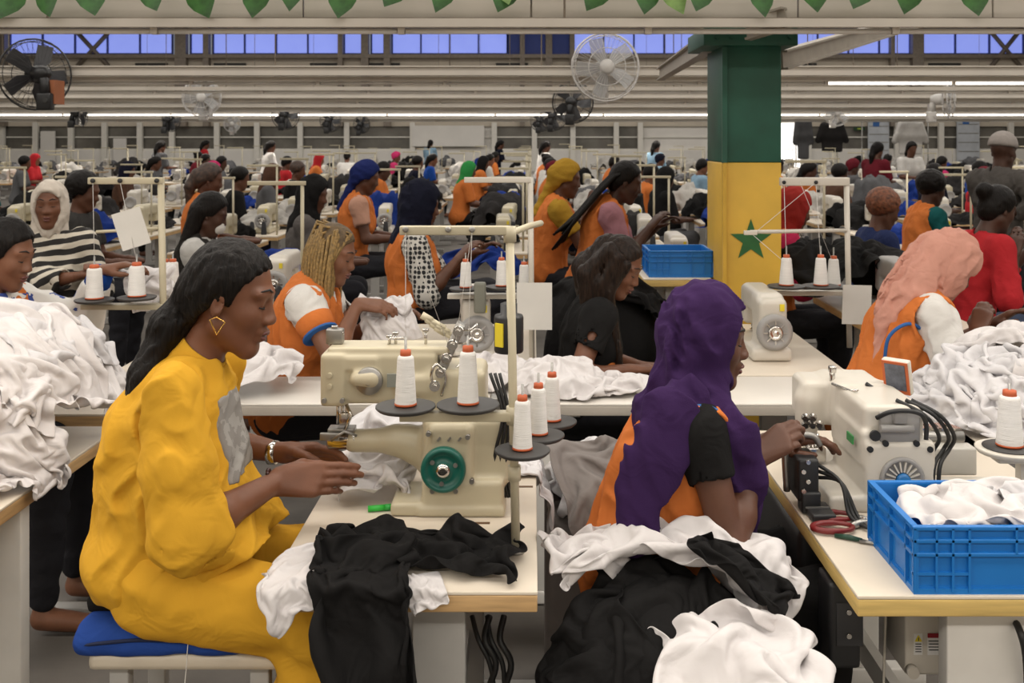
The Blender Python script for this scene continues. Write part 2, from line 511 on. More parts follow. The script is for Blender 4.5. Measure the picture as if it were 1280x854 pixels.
def mound(c, r, floor=None, edges=()):
    """start surface: over a rounded heap, distances measured along it, then along the floor (or straight down)"""
    c = V(c); r = V(r)
    def f(x, y):
        ex, ey = (x - c[0]) / r[0], (y - c[1]) / r[1]; a = np.sqrt(ex * ex + ey * ey) + 1e-6; th = np.minimum(a, math.pi / 2); rest_ = a - th
        sx, cz = np.sin(th), np.cos(th); ux, uy = ex / a, ey / a
        p = np.stack([c[0] + r[0] * ux * sx, c[1] + r[1] * uy * sx, c[2] + r[2] * cz], -1); drop = rest_ * (r[0] + r[1]) / 2
        if floor is None: p[..., 2] -= drop
        else:
            p[..., 0] += drop * ux; p[..., 1] += drop * uy; p[..., 2] = np.maximum(p[..., 2], floor)
        n = np.stack([ux * sx, uy * sx, cz], -1)
        for ax, sg, at in edges:
            o = (p[..., ax] - at) * sg; m = o > 0
            p[..., 2] -= np.where(m, o, 0); p[..., ax] = np.where(m, at + sg * 0.012, p[..., ax])
            n[m] = 0; n[m, ax] = sg
        return p, n
    return f
def rumple(c, sx, sy, shape, seed, wl, amp, rz=0.0, dirn=0.5, lift=0.01):
    r = np.random.RandomState(seed); ph = r.rand(16) * 6.28; an = dirn + r.normal(size=5) * 0.45
    def f(u, v):
        a = (u - 0.5) * sx; b = (v - 0.5) * sy
        a = a + 0.07 * sx * np.sin(5 * v + ph[0]) + 0.035 * sx * np.sin(13 * v + ph[6]); b = b + 0.07 * sy * np.sin(5 * u + ph[1]) + 0.035 * sy * np.sin(14 * u + ph[7])
        ca, sa = math.cos(rz), math.sin(rz); x = c[0] + ca * a - sa * b; y = c[1] + sa * a + ca * b
        p, n = shape(x, y)
        wx_ = a + 0.3 * wl * np.sin(b * 4.2 / wl + ph[2]) ; wy_ = b + 0.3 * wl * np.sin(a * 3.7 / wl + ph[3])
        h = 0
        for i in range(5):
            w = wl * (0.75 + 0.3 * i); kx, ky = math.cos(an[i]), math.sin(an[i])
            h = h + (0.5 + 0.2 * i) * np.sin(6.283 / w * (wx_ * kx + wy_ * ky) + ph[4 + i]) * (0.65 + 0.35 * np.sin(3.0 / wl * (wy_ * kx - wx_ * ky) * 0.6 + ph[10 + i]))
        h = amp * (h + 1.3) * 0.75
        return p + n * (h + lift)[..., None]
    return f
# ================================================================ people
def ik(a, b, l1, l2, pole):
    d = b - a; L = np.linalg.norm(d); mx = (l1 + l2) * 0.995
    if L > mx: b = a + d * (mx / L); d = b - a; L = mx
    L = max(L, abs(l1 - l2) + 0.02)
    x = (l1 * l1 - l2 * l2 + L * L) / (2 * L); h = math.sqrt(max(l1 * l1 - x * x, 0)); dn = d / np.linalg.norm(d)
    pl = pole - dn * np.dot(pole, dn)
    return a + dn * x + nrm(pl) * h, b
def pose(H, yaw=0.0, lean=0.25, hp=0.35, hy=0.0, s=1.0, hands=None, sit=True, neck_lean=0.2, pole=None, knee_dz=0.0, seat=None, hdir=None, twist=0.0):
    """joints of a figure whose head centre is H; hands: world positions of the wrists, right then left"""
    H = V(H); z = V(0, 0, 1)
    f = V(math.cos(yaw), math.sin(yaw), 0); l = V(-math.sin(yaw), math.cos(yaw), 0)
    t = z * math.cos(lean) + f * math.sin(lean); tf = f * math.cos(lean) - z * math.sin(lean)
    nl = lean + neck_lean; nd = z * math.cos(nl) + f * math.sin(nl)
    N = H - nd * 0.15 * s
    J = dict(s=s, f=f, l=l, t=t, tf=tf, N=N, H=H, C=N - t * 0.16 * s, P=N - t * 0.53 * s)
    if seat is not None: J['P'] = V(seat)
    ff = f * math.cos(hy) + l * math.sin(hy)
    J['hf'] = ff * math.cos(hp) - z * math.sin(hp); J['hu'] = z * math.cos(hp) + ff * math.sin(hp)
    sl = l * math.cos(twist) - f * math.sin(twist)
    for i, k in ((-1, 'R'), (1, 'L')):
        S = N - t * 0.055 * s + sl * (i * 0.158 * s) + tf * 0.01
        J['S' + k] = S
        w = hands[0 if k == 'R' else 1] if hands is not None else N - t * 0.33 * s + f * 0.36 + l * i * 0.1
        pl = (-z * 1.0 + l * i * 0.35 - f * 0.25) if pole is None else V(pole[0 if k == 'R' else 1])
        J['E' + k], J['W' + k] = ik(S, V(w), 0.275 * s, 0.245 * s, pl)
        J['hd' + k] = nrm(J['W' + k] - J['E' + k]) if hdir is None or hdir[0 if k == 'R' else 1] is None else nrm(hdir[0 if k == 'R' else 1])
        hip = J['P'] + l * i * 0.085 * s - z * 0.03
        if sit:
            kn = hip + f * 0.40 * s + l * i * 0.05 + z * (0.03 + knee_dz); an = V(kn[0] - f[0] * 0.04, kn[1] - f[1] * 0.04, 0.09)
        else:
            kn = hip - z * max((hip[2] - 0.09) * 0.5, 0.1) + f * 0.03; an = V(hip[0], hip[1], 0.09)
        J['hip' + k], J['K' + k], J['A' + k] = hip, kn, an
    return J
def torso(J, g=0.0, k=0.05, low=True):
    s, P_, C, N, tf, t, l = J['s'], J['P'], J['C'], J['N'], J['tf'], J['t'], J['l']
    R = frame(tf, t)
    q = [cap(P_ + t * 0.06 * s, C - t * 0.03 * s, 0.148 * s + g, 0.135 * s + g, k, (tf, 0.72)), ell(C, V(0.105, 0.148, 0.16) * s + g, R, k),
         cap(J['SL'] - t * 0.015, J['SR'] - t * 0.015, 0.052 * s + g, None, k), cap(N - t * 0.02, C, 0.06 * s + g * 0.7, 0.1 * s + g, k)]
    for i in (-1, 1):
        q.append(ell(C + tf * 0.075 * s + l * i * 0.065 * s - t * 0.055 * s, V(0.055, 0.065, 0.065) * s + g, R, k))
    if low: q += [ell(P_, V(0.125, 0.165, 0.12) * s + g, frame(J['f'], V(0, 0, 1)), k)]
    return q
def hand(W, d, n, sd, curl=0.5, s=1.0, gap=0.004, thumb_in=0.0):
    """palm, four fingers and thumb; n: back of the hand, sd: thumb side"""
    d = nrm(d); n = nrm(n - d * np.dot(n, d)); sd = np.cross(d, n) * np.sign(np.dot(np.cross(d, n), sd) or 1)
    q = []
    offs = (0.028, 0.009, -0.010, -0.028); ml = (0.088, 0.09, 0.085, 0.076)
    fl = ((0.042, 0.025, 0.021), (0.047, 0.029, 0.022), (0.043, 0.027, 0.021), (0.033, 0.020, 0.018))
    cs = curl if not np.isscalar(curl) else (curl * 0.85, curl, curl * 1.1, curl * 1.2)
    for i in range(4):
        b = W + (d * ml[i] + sd * offs[i]) * s
        q.append(cap(W + (d * 0.0 + sd * offs[i] * 0.55) * s, b, 0.0165 * s, 0.0125 * s, 0.012))
    for i in range(4):
        p = W + (d * ml[i] + sd * offs[i]) * s; a = 0.0; r = 0.0095 if i < 3 else 0.0083
        for j in range(3):
            a += cs[i] * (0.7 if j == 0 else 1.0)
            e = p + (d * math.cos(a) - n * math.sin(a) + sd * offs[i] * -1.5) * fl[i][j] * s
            q.append(cap(p, e, (r - 0.0007 * j) * s, (r - 0.0007 * (j + 1)) * s, gap)); p = e
    p0 = W + (d * 0.018 + sd * 0.018 - n * 0.004) * s; p1 = p0 + (d * 0.030 + sd * (0.026 - 0.012 * thumb_in) - n * (0.012 + 0.01 * thumb_in)) * s
    p2 = p1 + (d * 0.030 + sd * (0.012 - 0.022 * thumb_in) - n * 0.012) * s; p3 = p2 + (d * 0.024 + sd * (0.002 - 0.02 * thumb_in) - n * 0.006) * s
    q += [cap(p0, p1, 0.017 * s, 0.0135 * s, 0.012), cap(p1, p2, 0.0115 * s, 0.0105 * s, 0.004), cap(p2, p3, 0.0105 * s, 0.0085 * s, 0.004)]
    return q
def head_prims(J, fine=True):
    s = J['s'] * 0.93; H, f, u = J['H'], J['hf'], J['hu']; R = frame(f, u); l = R[1]
    pt = lambda a, b, c: H + s * (a * f + b * l + c * u)
    q = [ell(pt(-0.012, 0, 0.035), V(0.098, 0.077, 0.097) * s, R, 0.02), ell(pt(0.036, 0, -0.035), V(0.060, 0.060, 0.085) * s, R, 0.03),
         cap(pt(0.0, 0.05, -0.06), pt(0.068, 0.014, -0.108), 0.022 * s, 0.020 * s, 0.025), cap(pt(0.0, -0.05, -0.06), pt(0.068, -0.014, -0.108), 0.022 * s, 0.020 * s, 0.025),
         cap(pt(0.072, 0.008, -0.108), pt(0.072, -0.008, -0.108), 0.018 * s, None, 0.02)]
    if fine:
        for i in (-1, 1):
            q += [ell(pt(0.058, i * 0.040, -0.022), V(0.026, 0.022, 0.024) * s, R, 0.025)]
            q += [ell(pt(0.098, i * 0.031, 0.012), V(0.016, 0.019, 0.013) * s, R, 0.014, 'sub'), ell(pt(0.0745, i * 0.031, 0.010), 0.0155 * s, None, 0.005)]
            q += [cap(pt(0.085, i * 0.014, 0.034), pt(0.072, i * 0.05, 0.034), 0.012 * s, 0.01 * s, 0.014)]
            q += [ell(pt(0.100, i * 0.016, -0.031), V(0.012, 0.010, 0.009) * s, R, 0.008)]
            q += [ell(pt(-0.008, i * 0.078, -0.008), V(0.019, 0.009, 0.032) * s, frame(f + l * i * 0.45, u), 0.008), ell(pt(-0.003, i * 0.087, -0.004), V(0.009, 0.007, 0.016) * s, R, 0.005, 'sub')]
        q += [cap(pt(0.085, 0, 0.020), pt(0.103, 0, -0.022), 0.009 * s, 0.013 * s, 0.014), ell(pt(0.106, 0, -0.028), V(0.013, 0.015, 0.011) * s, R, 0.008),
              cap(pt(0.091, 0.017, -0.059), pt(0.091, -0.017, -0.059), 0.0105 * s, None, 0.007), cap(pt(0.103, 0.006, -0.056), pt(0.103, -0.006, -0.056), 0.0065 * s, None, 0.006),
              cap(pt(0.088, 0.014, -0.076), pt(0.088, -0.014, -0.076), 0.0105 * s, None, 0.007), cap(pt(0.098, 0.005, -0.077), pt(0.098, -0.005, -0.077), 0.0065 * s, None, 0.006)]
    else:
        q += [cap(pt(0.088, 0, 0.022), pt(0.108, 0, -0.024), 0.012 * s, 0.017 * s, 0.015), cap(pt(0.088, 0.014, -0.066), pt(0.088, -0.014, -0.066), 0.015 * s, None, 0.015)]
    return q
def arm_prims(J, fine=True, sides='RL'):
    s = J['s']; q = []
    for k in sides:
        S, E, W = J['S' + k], J['E' + k], J['W' + k]
        q += [cap(S, E, 0.050 * s, 0.037 * s, 0.03), cap(E, E + (W - E) * 0.35, 0.038 * s, 0.0385 * s, 0.02), cap(E + (W - E) * 0.35, W, 0.0385 * s, 0.0235 * s, 0.02)]
        if fine:
            o = J.get('hand' + k, {})
            up = o.get('n', V(0, 0, 1) + 0.0 * J['f']); sd = o.get('sd', J['l'] * (1 if k == 'R' else -1))
            q += hand(W + J['hd' + k] * 0.005, J['hd' + k], V(up), V(sd), o.get('curl', 0.45), s * 1.02, thumb_in=o.get('thumb_in', 0.3))
        else:
            q += [cap(W, W + J['hd' + k] * 0.12 * s, 0.032 * s, 0.022 * s, 0.02)]
    return q
def leg_prims(J, g=0.0, k=0.04, low=1.0):
    s = J['s']; q = []
    for a in 'RL':
        h_, K, A = J['hip' + a], J['K' + a], J['A' + a]
        q += [cap(h_, K, 0.088 * s + g, 0.060 * s + g, k), cap(K, K + (A - K) * low, 0.060 * s + g, (0.038 + g * 0.8) * s, k)]
    return q
def foot_prims(J):
    q = []
    for a in 'RL': q.append(cap(J['A' + a] - V(0, 0, 0.035), J['A' + a] + J['f'] * 0.15 - V(0, 0, 0.05), 0.04, 0.032, 0.02))
    return q
PEOPLE = []
SKIN = [(0.165, 0.067, 0.036), (0.105, 0.043, 0.024), (0.185, 0.080, 0.044), (0.065, 0.028, 0.017)]
def skin(i=0): return mat('skin_%d' % i, SKIN[i], 0.45, var=0.12, nscale=14, bump=0.05, bscale=400, spec=0.35)
def clothm(name, c, rough=0.85, bump=0.18, var=0.05, wrinkle=0.45): return mat(name, c, rough, var=var, nscale=6, bump=bump, bscale=420, spec=0.12, wrinkle=wrinkle)
def hairm(name, c, hi, rough=0.42):
    """strands: colour and relief streaked along the fall of the hair"""
    if name in _M: return _M[name]
    m = bpy.data.materials.new(name); m.use_nodes = True; nt = m.node_tree; N = nt.nodes; L = nt.links; b = N['Principled BSDF']
    tc = N.new('ShaderNodeTexCoord'); mp = N.new('ShaderNodeMapping'); mp.inputs['Scale'].default_value = (150, 150, 12); mp.inputs['Rotation'].default_value = (0, -0.5, 0)
    nz = N.new('ShaderNodeTexNoise'); nz.inputs['Scale'].default_value = 1.0; nz.inputs['Detail'].default_value = 3; nz.inputs['Distortion'].default_value = 0.6
    cr = N.new('ShaderNodeValToRGB'); cr.color_ramp.elements[0].position = 0.35; cr.color_ramp.elements[1].position = 0.72
    cr.color_ramp.elements[0].color = (*c, 1); cr.color_ramp.elements[1].color = (*hi, 1)
    bp = N.new('ShaderNodeBump'); bp.inputs['Strength'].default_value = 0.9; bp.inputs['Distance'].default_value = 0.004
    L.new(tc.outputs['Object'], mp.inputs[0]); L.new(mp.outputs[0], nz.inputs['Vector']); L.new(nz.outputs[0], cr.inputs[0]); L.new(cr.outputs[0], b.inputs['Base Color']); L.new(nz.outputs[0], bp.inputs['Height']); L.new(bp.outputs[0], b.inputs['Normal'])
    b.inputs['Roughness'].default_value = rough; b.inputs['Specular IOR Level'].default_value = 0.16
    _M[name] = m; return m
BLACKHAIR = lambda: hairm('black_hair', (0.003, 0.0022, 0.002), (0.010, 0.007, 0.0055), 0.45)
def shirt(J, sleeve, g=0.014, hollow=True, flare=0.012, k=0.045, hem=0.0):
    s = J['s']; q = torso(J, g, k); sub = []
    for a in 'RL':
        S, E, W = J['S' + a], J['E' + a], J['W' + a]
        if sleeve <= 0: continue
        f1 = min(sleeve, 1.0); e = S + (E - S) * f1; d = nrm(E - S)
        r1 = 0.058 * s + g; r2 = 0.045 * s + g + flare * f1
        if sleeve <= 1:
            q.append(cap(S, e, r1, r2, 0.04, end=True)); sub.append(cap(e - d * 0.05, e + d * 0.05, r2 - 0.010, r2 - 0.008, 0.003, op='sub'))
        else:
            e2 = E + (W - E) * (sleeve - 1); d2 = nrm(W - E); r3 = 0.034 * s + g
            q += [cap(S, E, r1, r2, 0.04), cap(E, e2, r2, r3, 0.025, end=True)]; sub.append(cap(e2 - d2 * 0.03, e2 + d2 * 0.04, r3 - 0.008, None, 0.003, op='sub'))
    nd = nrm(J['H'] - J['N'])
    sub.append(cap(J['N'] + nd * 0.005, J['N'] + nd * 0.2, 0.060 * s, 0.075 * s, 0.01, op='sub'))
    return q + (sub if hollow else sub[-1:])
def vest_prims(J, g=0.03, k=0.05):
    s = J['s']; q = torso(J, g, k); l, t, tf = J['l'], J['t'], J['tf']
    for i, a in ((-1, 'R'), (1, 'L')):
        S = J['S' + a]
        q.append(cap(S + l * i * 0.055 - t * 0.02, S + l * i * 0.25 - t * 0.10, 0.088, 0.13, 0.01, op='sub'))
        q.append(cap(S + l * i * 0.02 - t * 0.02 + tf * 0.02, S + (J['E' + a] - S) * 0.7 + l * i * 0.03, 0.068, 0.075, 0.015, op='sub'))
    nd = nrm(J['H'] - J['N'])
    q.append(cap(J['N'] + tf * 0.06 - t * 0.02, J['N'] + nd * 0.2, 0.075 * s, 0.12 * s, 0.01, op='sub'))
    return q
def scalp(J, g=0.012, line=-0.008):
    """hair that follows the skull, cut back to the hairline"""
    s = J['s'] * 0.93; H, f, u = J['H'], J['hf'], J['hu']; R = frame(f, u); l = R[1]
    pt = lambda a, b, c: H + s * (a * f + b * l + c * u)
    q = [ell(pt(-0.014, 0, 0.037), V(0.098, 0.078, 0.097) * s + g, R, 0.02), ell(pt(-0.05, 0, -0.02), V(0.06, 0.065, 0.07) * s + g * 0.6, R, 0.03)]
    q += [ell(pt(0.108 + line, 0, -0.022), V(0.088, 0.125, 0.115) * s, R, 0.010, 'sub'), ell(pt(0.025 + line, 0, -0.082), V(0.068, 0.14, 0.085) * s, R, 0.010, 'sub')]
    return q
def hijab(J, g=0.02, back=0.16, front=0.12, face=1.0):
    s = J['s'] * 0.93; H, f, u, N, t, tf, l0 = J['H'], J['hf'], J['hu'], J['N'], J['t'], J['tf'], J['l']; R = frame(f, u); l = R[1]
    pt = lambda a, b, c: H + s * (a * f + b * l + c * u)
    q = [ell(pt(-0.014, 0, 0.035), V(0.100, 0.080, 0.099) * s + g, R, 0.03), ell(pt(0.0, 0, -0.05), V(0.075, 0.075, 0.08) * s + g * 0.8, R, 0.04), cap(pt(-0.03, 0, -0.04), N + t * 0.01, 0.082 * s + g * 0.5, 0.080, 0.05),
         cap(N, N - t * 0.06 - tf * 0.02, 0.085, 0.11, 0.05)]
    if back: q.append(cap(N - tf * 0.05, N - tf * 0.10 - t * back, 0.08, 0.07, 0.05, (tf, 0.5)))
    if front: q.append(cap(N + tf * 0.05 - t * 0.03, N + tf * 0.09 - t * (0.04 + front), 0.075, 0.06, 0.05, (tf, 0.5)))
    q.append(ell(pt(0.112, 0, -0.018), V(0.085 * face, 0.078 * face, 0.112 * face) * s, R, 0.010, 'sub'))
    return q
def face_marks(J, root, brow=True):
    """eyebrows, lash lines and lips"""
    s = J['s'] * 0.93; H, f, u = J['H'], J['hf'], J['hu']; l = frame(f, u)[1]
    pt = lambda a, b, c: H + s * (a * f + b * l + c * u)
    dark = mat('brow_black', (0.008, 0.006, 0.005), 0.6, var=0)
    lip = mat('lip_brown', (0.13, 0.042, 0.035), 0.35, var=0.05)
    for i in (-1, 1):
        MB().tube([pt(0.0965, i * 0.014, 0.0405), pt(0.092, i * 0.032, 0.048), pt(0.076, i * 0.052, 0.041)], [0.002, 0.003, 0.0015], 6).build('eyebrow', dark, root)
        MB().tube([pt(0.0855, i * 0.0175, 0.0035), pt(0.0905, i * 0.031, 0.0005), pt(0.0815, i * 0.0455, 0.0035)], [0.0014, 0.0022, 0.0018], 6).build('eyelash', dark, root)
    mb = MB()
    mb.tube([pt(0.094, 0.022, -0.065), pt(0.1045, 0.009, -0.0585), pt(0.106, 0, -0.060), pt(0.1045, -0.009, -0.0585), pt(0.094, -0.022, -0.065)], [0.002, 0.0055, 0.006, 0.0055, 0.002], 8)
    mb.tube([pt(0.093, 0.019, -0.068), pt(0.1005, 0.009, -0.0745), pt(0.1015, 0, -0.0755), pt(0.1005, -0.009, -0.0745), pt(0.093, -0.019, -0.068)], [0.002, 0.0058, 0.0065, 0.0058, 0.002], 8)
    mb.build('lips', lip, root)
def person(label, J, st, vox=0.012, group=None):
    """st: sk (skin index), top / sleeve / topname, vest, legs, head = (style, colour material)"""
    fine = vox < 0.0115
    PEOPLE.append((J['P'][0], J['P'][1]))
    root = empty('person', (J['P'][0], J['P'][1], 0), 0, label, 'person', group)
    neck = [cap(J['N'] - J['t'] * 0.03, J['H'] - J['hu'] * 0.055 - J['hf'] * 0.018, 0.054 * J['s'], 0.049 * J['s'], 0.03)]
    hd = head_prims(J, vox < 0.014)
    body = torso(J, -0.012, 0.04) + leg_prims(J, -0.012) + foot_prims(J) + neck + hd + arm_prims(J, vox < 0.0115)
    solid('body', body, vox, skin(st.get('sk', 0)), root)
    gv = max(0.012, vox * 0.75)
    if st.get('top'):
        sl = st.get('sleeve', 0.6)
        solid('shirt', shirt(J, sl, gv + st.get('loose', 0.0), vox < 0.011), vox, st['top'], root, disp=creases(st.get('seed', 1), 0.13, 0.0038 + 0.3 * st.get('loose', 0), J['t'] + 0.5 * J['f'], 0.35))
    if st.get('vest'):
        solid('vest', vest_prims(J, gv + 0.018 + 1.3 * st.get('loose', 0)), vox, st['vest'], root, disp=creases(st.get('seed', 1) + 5, 0.14, 0.007, J['t'] - 0.4 * J['f'], 0.3))
    lg = [ell(J['P'], V(0.13, 0.17, 0.12) * J['s'] + gv * 0.5, None, 0.04)] + leg_prims(J, gv + 0.004, 0.04, 0.93)
    solid('trousers', lg, max(vox, 0.010), st.get('legs', clothm('dark_trousers', (0.02, 0.02, 0.024))), root, disp=folds(3, 0.12, 0.005, J['f'], 0.4))
    hs, hm = st['head']
    if hs == 'hijab': solid('headscarf', hijab(J, *st.get('hij', ())), vox, hm, root, disp=creases(st.get('seed', 2), 0.075, 0.006, V(st['hdirn']) if 'hdirn' in st else J['hu'] - 0.5 * J['hf'], 0.2))
    elif hs == 'beanie':
        s = J['s']; q = [ell(J['H'] + J['hu'] * 0.05 - J['hf'] * 0.012, V(0.108, 0.092, 0.10) * s, frame(J['hf'], J['hu']), 0.02)]
        solid('beanie', q, vox, hm, root, cuts=[(J['H'] + J['hu'] * 0.035, -J['hu'])])
    elif hs == 'wrap':
        s = J['s']; u, f = J['hu'], J['hf']
        q = scalp(J, 0.02) + [ell(J['H'] - f * 0.10 + u * 0.02, V(0.05, 0.06, 0.05), None, 0.03), cap(J['H'] - f * 0.09, J['N'] - J['tf'] * 0.13 - J['t'] * 0.12, 0.035, 0.045, 0.03)]
        solid('headscarf', q, vox, hm, root, disp=folds(4, 0.06, 0.003, f, 0.3))
    elif hs == 'afro':
        solid('hair', [ell(J['H'] + J['hu'] * 0.04 - J['hf'] * 0.03, V(0.115, 0.112, 0.11) * J['s'], frame(J['hf'], J['hu']), 0.02), scalp(J)[2], scalp(J)[3]], vox, hm, root, disp=folds(5, 0.03, 0.004))
    else:
        q = scalp(J, 0.012 if hs != 'short' else 0.009); H, u, f = J['H'], J['hu'], J['hf']
        if hs == 'bun': q = q[:2] + [ell(H - f * 0.12 + u * 0.07, 0.05, None, 0.02)] + q[2:]
        if hs == 'tail':
            b = H - f * 0.115 + u * 0.02
            q = q[:2] + [ell(b, 0.034, None, 0.02), cap(b, b - f * 0.05 - V(0, 0, 0.12), 0.04, 0.042, 0.02), cap(b - f * 0.05 - V(0, 0, 0.12), b - f * 0.06 - V(0, 0, 0.36), 0.042, 0.02, 0.02)] + q[2:]
        if hs == 'long':
            l = frame(f, u)[1]
            q = q + [cap(H - f * 0.07 + l * i * 0.045, J['N'] - J['tf'] * 0.10 + l * i * 0.07 - J['t'] * 0.22, 0.05, 0.045, 0.03) for i in (-1, 0, 1)]
        solid('hair', q, vox, hm, root, disp=folds(6, 0.022, 0.0025, V(0.2, 0.2, 1), 0.2))
    return root
# ================================================================ the hall
BACK = 40.0
m_floor = mat('concrete_floor', (0.13, 0.117, 0.103), 0.75, var=0.25, nscale=2.2, bump=0.1, bscale=60)
m_wall = mat('beige_wall', (0.62, 0.55, 0.45), 0.8, var=0.06, nscale=1.0)
m_wallw = mat('white_wall', (0.80, 0.77, 0.72), 0.7, var=0.05, nscale=1.0)
m_ceil = mat('ceiling_sheet', (0.42, 0.40, 0.37), 0.8, var=0.05)
m_rail = mat('rail_enamel', (0.66, 0.61, 0.54), 0.4, var=0.05, nscale=3)
m_steel = mat('brown_grey_steel', (0.26, 0.22, 0.18), 0.5, metal=0.2, var=0.1)
m_tube = mat('lit_tube', (1.0, 0.93, 0.84), 0.4, var=0, emit=2.6)
m_tube_off = mat('unlit_tube', (0.80, 0.77, 0.72), 0.3, var=0)
MB().box((0, 16, -0.05), (54, 50, 0.1)).build('floor', m_floor, label='grey concrete factory floor', kind='structure')
MB().box((0, 16, 7.05), (54, 50, 0.1)).build('ceiling', m_ceil, label='sheet ceiling high over the hall', kind='structure')
for i, y in enumerate(FILL_LIGHTS):
    MB().box((0, y, 6.965), (40, 1.6, 0.02)).build('window_%d' % (60 + i), mat('fill_light_sheet', (0.9, 0.9, 0.88), 0.5, var=0), label='long pale ceiling sheet added over a fill lamp', kind='structure')  # added sheet over each fill lamp, not a real window
MB().box((-26, 16, 3.5), (0.2, 50, 7)).build('wall_left', m_wall, label='beige side wall of the hall', kind='structure')
MB().box((26, 16, 3.5), (0.2, 50, 7)).build('wall_right', m_wall, label='beige side wall opposite', kind='structure')
MB().box((0, -9, 3.5), (54, 0.2, 7)).build('wall_front', m_wall, label='wall behind the viewer', kind='structure')
k = BACK / F_PX
wz = lambda py: CAM_Z - (py - VPY) * k
wx = lambda px: (px - VPX) * k
zs = [0.0, wz(188), wz(158), wz(69), wz(36), 7.0]
MB().box((0, BACK + 0.1, zs[1] / 2), (52, 0.2, zs[1])).box((0, BACK + 0.1, (zs[2] + zs[3]) / 2), (52, 0.2, zs[3] - zs[2])).box((0, BACK + 0.1, (zs[4] + 7) / 2), (52, 0.2, 7 - zs[4])).build('wall_back', m_wall, label='beige far wall with a blue window strip', kind='structure')
MB().box((0, BACK - 0.03, zs[1] / 2), (52, 0.06, zs[1])).build('wall_back_dado', m_wallw, kind='structure', label='white lower part of the far wall')
# blue filmed clerestory windows
m_blue = mat('blue_window_film', (0.23, 0.29, 0.74), 0.5, var=0.14, nscale=0.9, emit=0.9)
m_blued = mat('dark_blue_window_film', (0.03, 0.045, 0.16), 0.6, var=0.15, nscale=1.2, emit=0.25)
m_mull = mat('blue_black_mullion', (0.05, 0.07, 0.28), 0.5)
bays = [(12, 215, 0), (238, 256, 0), (266, 424, 0), (430, 452, 0), (464, 480, 0), (490, 634, 0), (634, 650, 1), (655, 682, 1), (690, 712, 1), (717, 868, 0), (984, 1138, 0), (1152, 1280, 0)]
for n, (a, b, dk) in enumerate(bays):
    w = empty('window_%d' % (n + 1), (wx(a), BACK, zs[3]), 0)
    tag(w, 'blue filmed clerestory window bay high on the far wall', kind='structure')
    cnt = max(1, round((b - a) / 38.0)); ed = np.linspace(wx(a), wx(b), cnt + 1)
    for i in range(cnt):
        MB().box(((ed[i] + ed[i + 1]) / 2, BACK + 0.12, (zs[3] + zs[4]) / 2), (ed[i + 1] - ed[i] - 0.05, 0.03, zs[4] - zs[3] - 0.1)).build('pane', m_blued if dk else m_blue, w)
    fr = MB()
    for e in ed: fr.box((e, BACK + 0.06, (zs[3] + zs[4]) / 2), (0.06, 0.1, zs[4] - zs[3]))
    for zz in (zs[3] + 0.04, zs[4] - 0.03): fr.box(((ed[0] + ed[-1]) / 2, BACK + 0.05, zz), (ed[-1] - ed[0], 0.12, 0.09))
    fr.build('window_frame', m_mull, w)
tn = 0
def trim(mb, m, label='steel post on the far wall'):
    global tn; tn += 1
    return mb.build('trim_%d' % tn, m, label=label, kind='structure')
for a, b in ((-2, 11), (222, 236), (257, 264), (424, 430), (453, 462), (481, 489), (650, 656), (682, 690), (712, 718), (1137, 1151), (1110, 1115)):
    trim(MB().box((wx((a + b) / 2), BACK - 0.2, (zs[2] + 6.6) / 2), (wx(b) - wx(a), 0.3, 6.6 - zs[2])), m_steel)
for x0, x1, y0, y1 in ((98, 137, 41, 83), (137, 98, 41, 83), (1233, 1278, 35, 88), (1276, 1234, 35, 88)):
    a, b = V(wx(x0), BACK - 0.1, wz(y0)), V(wx(x1), BACK - 0.1, wz(y1))
    trim(MB().tube([a, b], 0.09, 4), m_steel, 'crossed steel brace in front of the blue windows')
trim(MB().box((0, BACK - 0.25, wz(71)), (48, 0.25, 0.14)), m_steel, 'steel sill beam under the blue windows')
for px, lb in ((190, 'first'), (288, 'second'), (408, 'third'), (480, 'fourth'), (640, 'fifth'), (1000, 'sixth'), (1180, 'seventh')):
    MB().box((wx(px), BACK - 0.05, wz(81)), (1.25, 0.08, 0.13)).build('wall_vent', mat('dark_vent', (0.03, 0.028, 0.025), 0.6), label='long dark vent under the blue windows, %s from the left' % lb, cat='vent', group='vents under the blue windows')
# lower windows of the far wall: dim rooms behind panes and white posts
m_pane = mat('dim_office_glass', (0.16, 0.15, 0.13), 0.25, var=0.35, nscale=0.7)
m_post = mat('white_post', (0.80, 0.77, 0.70), 0.5, var=0.03)
posts = [-38, 4, 46, 90, 132, 176, 216, 272, 322, 376, 434, 516, 618, 668, 716, 770, 800, 1010, 1040, 1120, 1175, 1262, 1325]
for n, (a, b) in enumerate(zip(posts[:-1], posts[1:])):
    w = empty('window_%d' % (20 + n), (wx(a), BACK, zs[1]), 0); tag(w, 'low office window between white posts on the far wall', kind='structure')
    if 800 <= a < 1000 or (516 <= a < 560): p_m = m_wallw
    else: p_m = m_pane
    MB().box((wx((a + b) / 2), BACK + 0.12, (zs[1] + zs[2]) / 2), (wx(b) - wx(a), 0.03, zs[2] - zs[1])).build('pane', p_m, w)
    MB().box((wx(a), BACK - 0.08, (zs[2] + 0.6) / 2), (0.2, 0.16, zs[2] - 0.3)).build('post', m_post, w)
    MB().box((wx((a + b) / 2), BACK + 0.05, zs[1] + 0.03), (wx(b) - wx(a) - 0.2, 0.1, 0.07)).build('sill', m_post, w)
    MB().box((wx((a + b) / 2), BACK + 0.06, (zs[1] * 0.45 + zs[2] * 0.55)), (wx(b) - wx(a) - 0.2, 0.05, 0.05)).build('bar', m_post, w)
w = empty('door_1', (wx(955), BACK, 0)); tag(w, 'bright open doorway in the far wall', kind='structure')
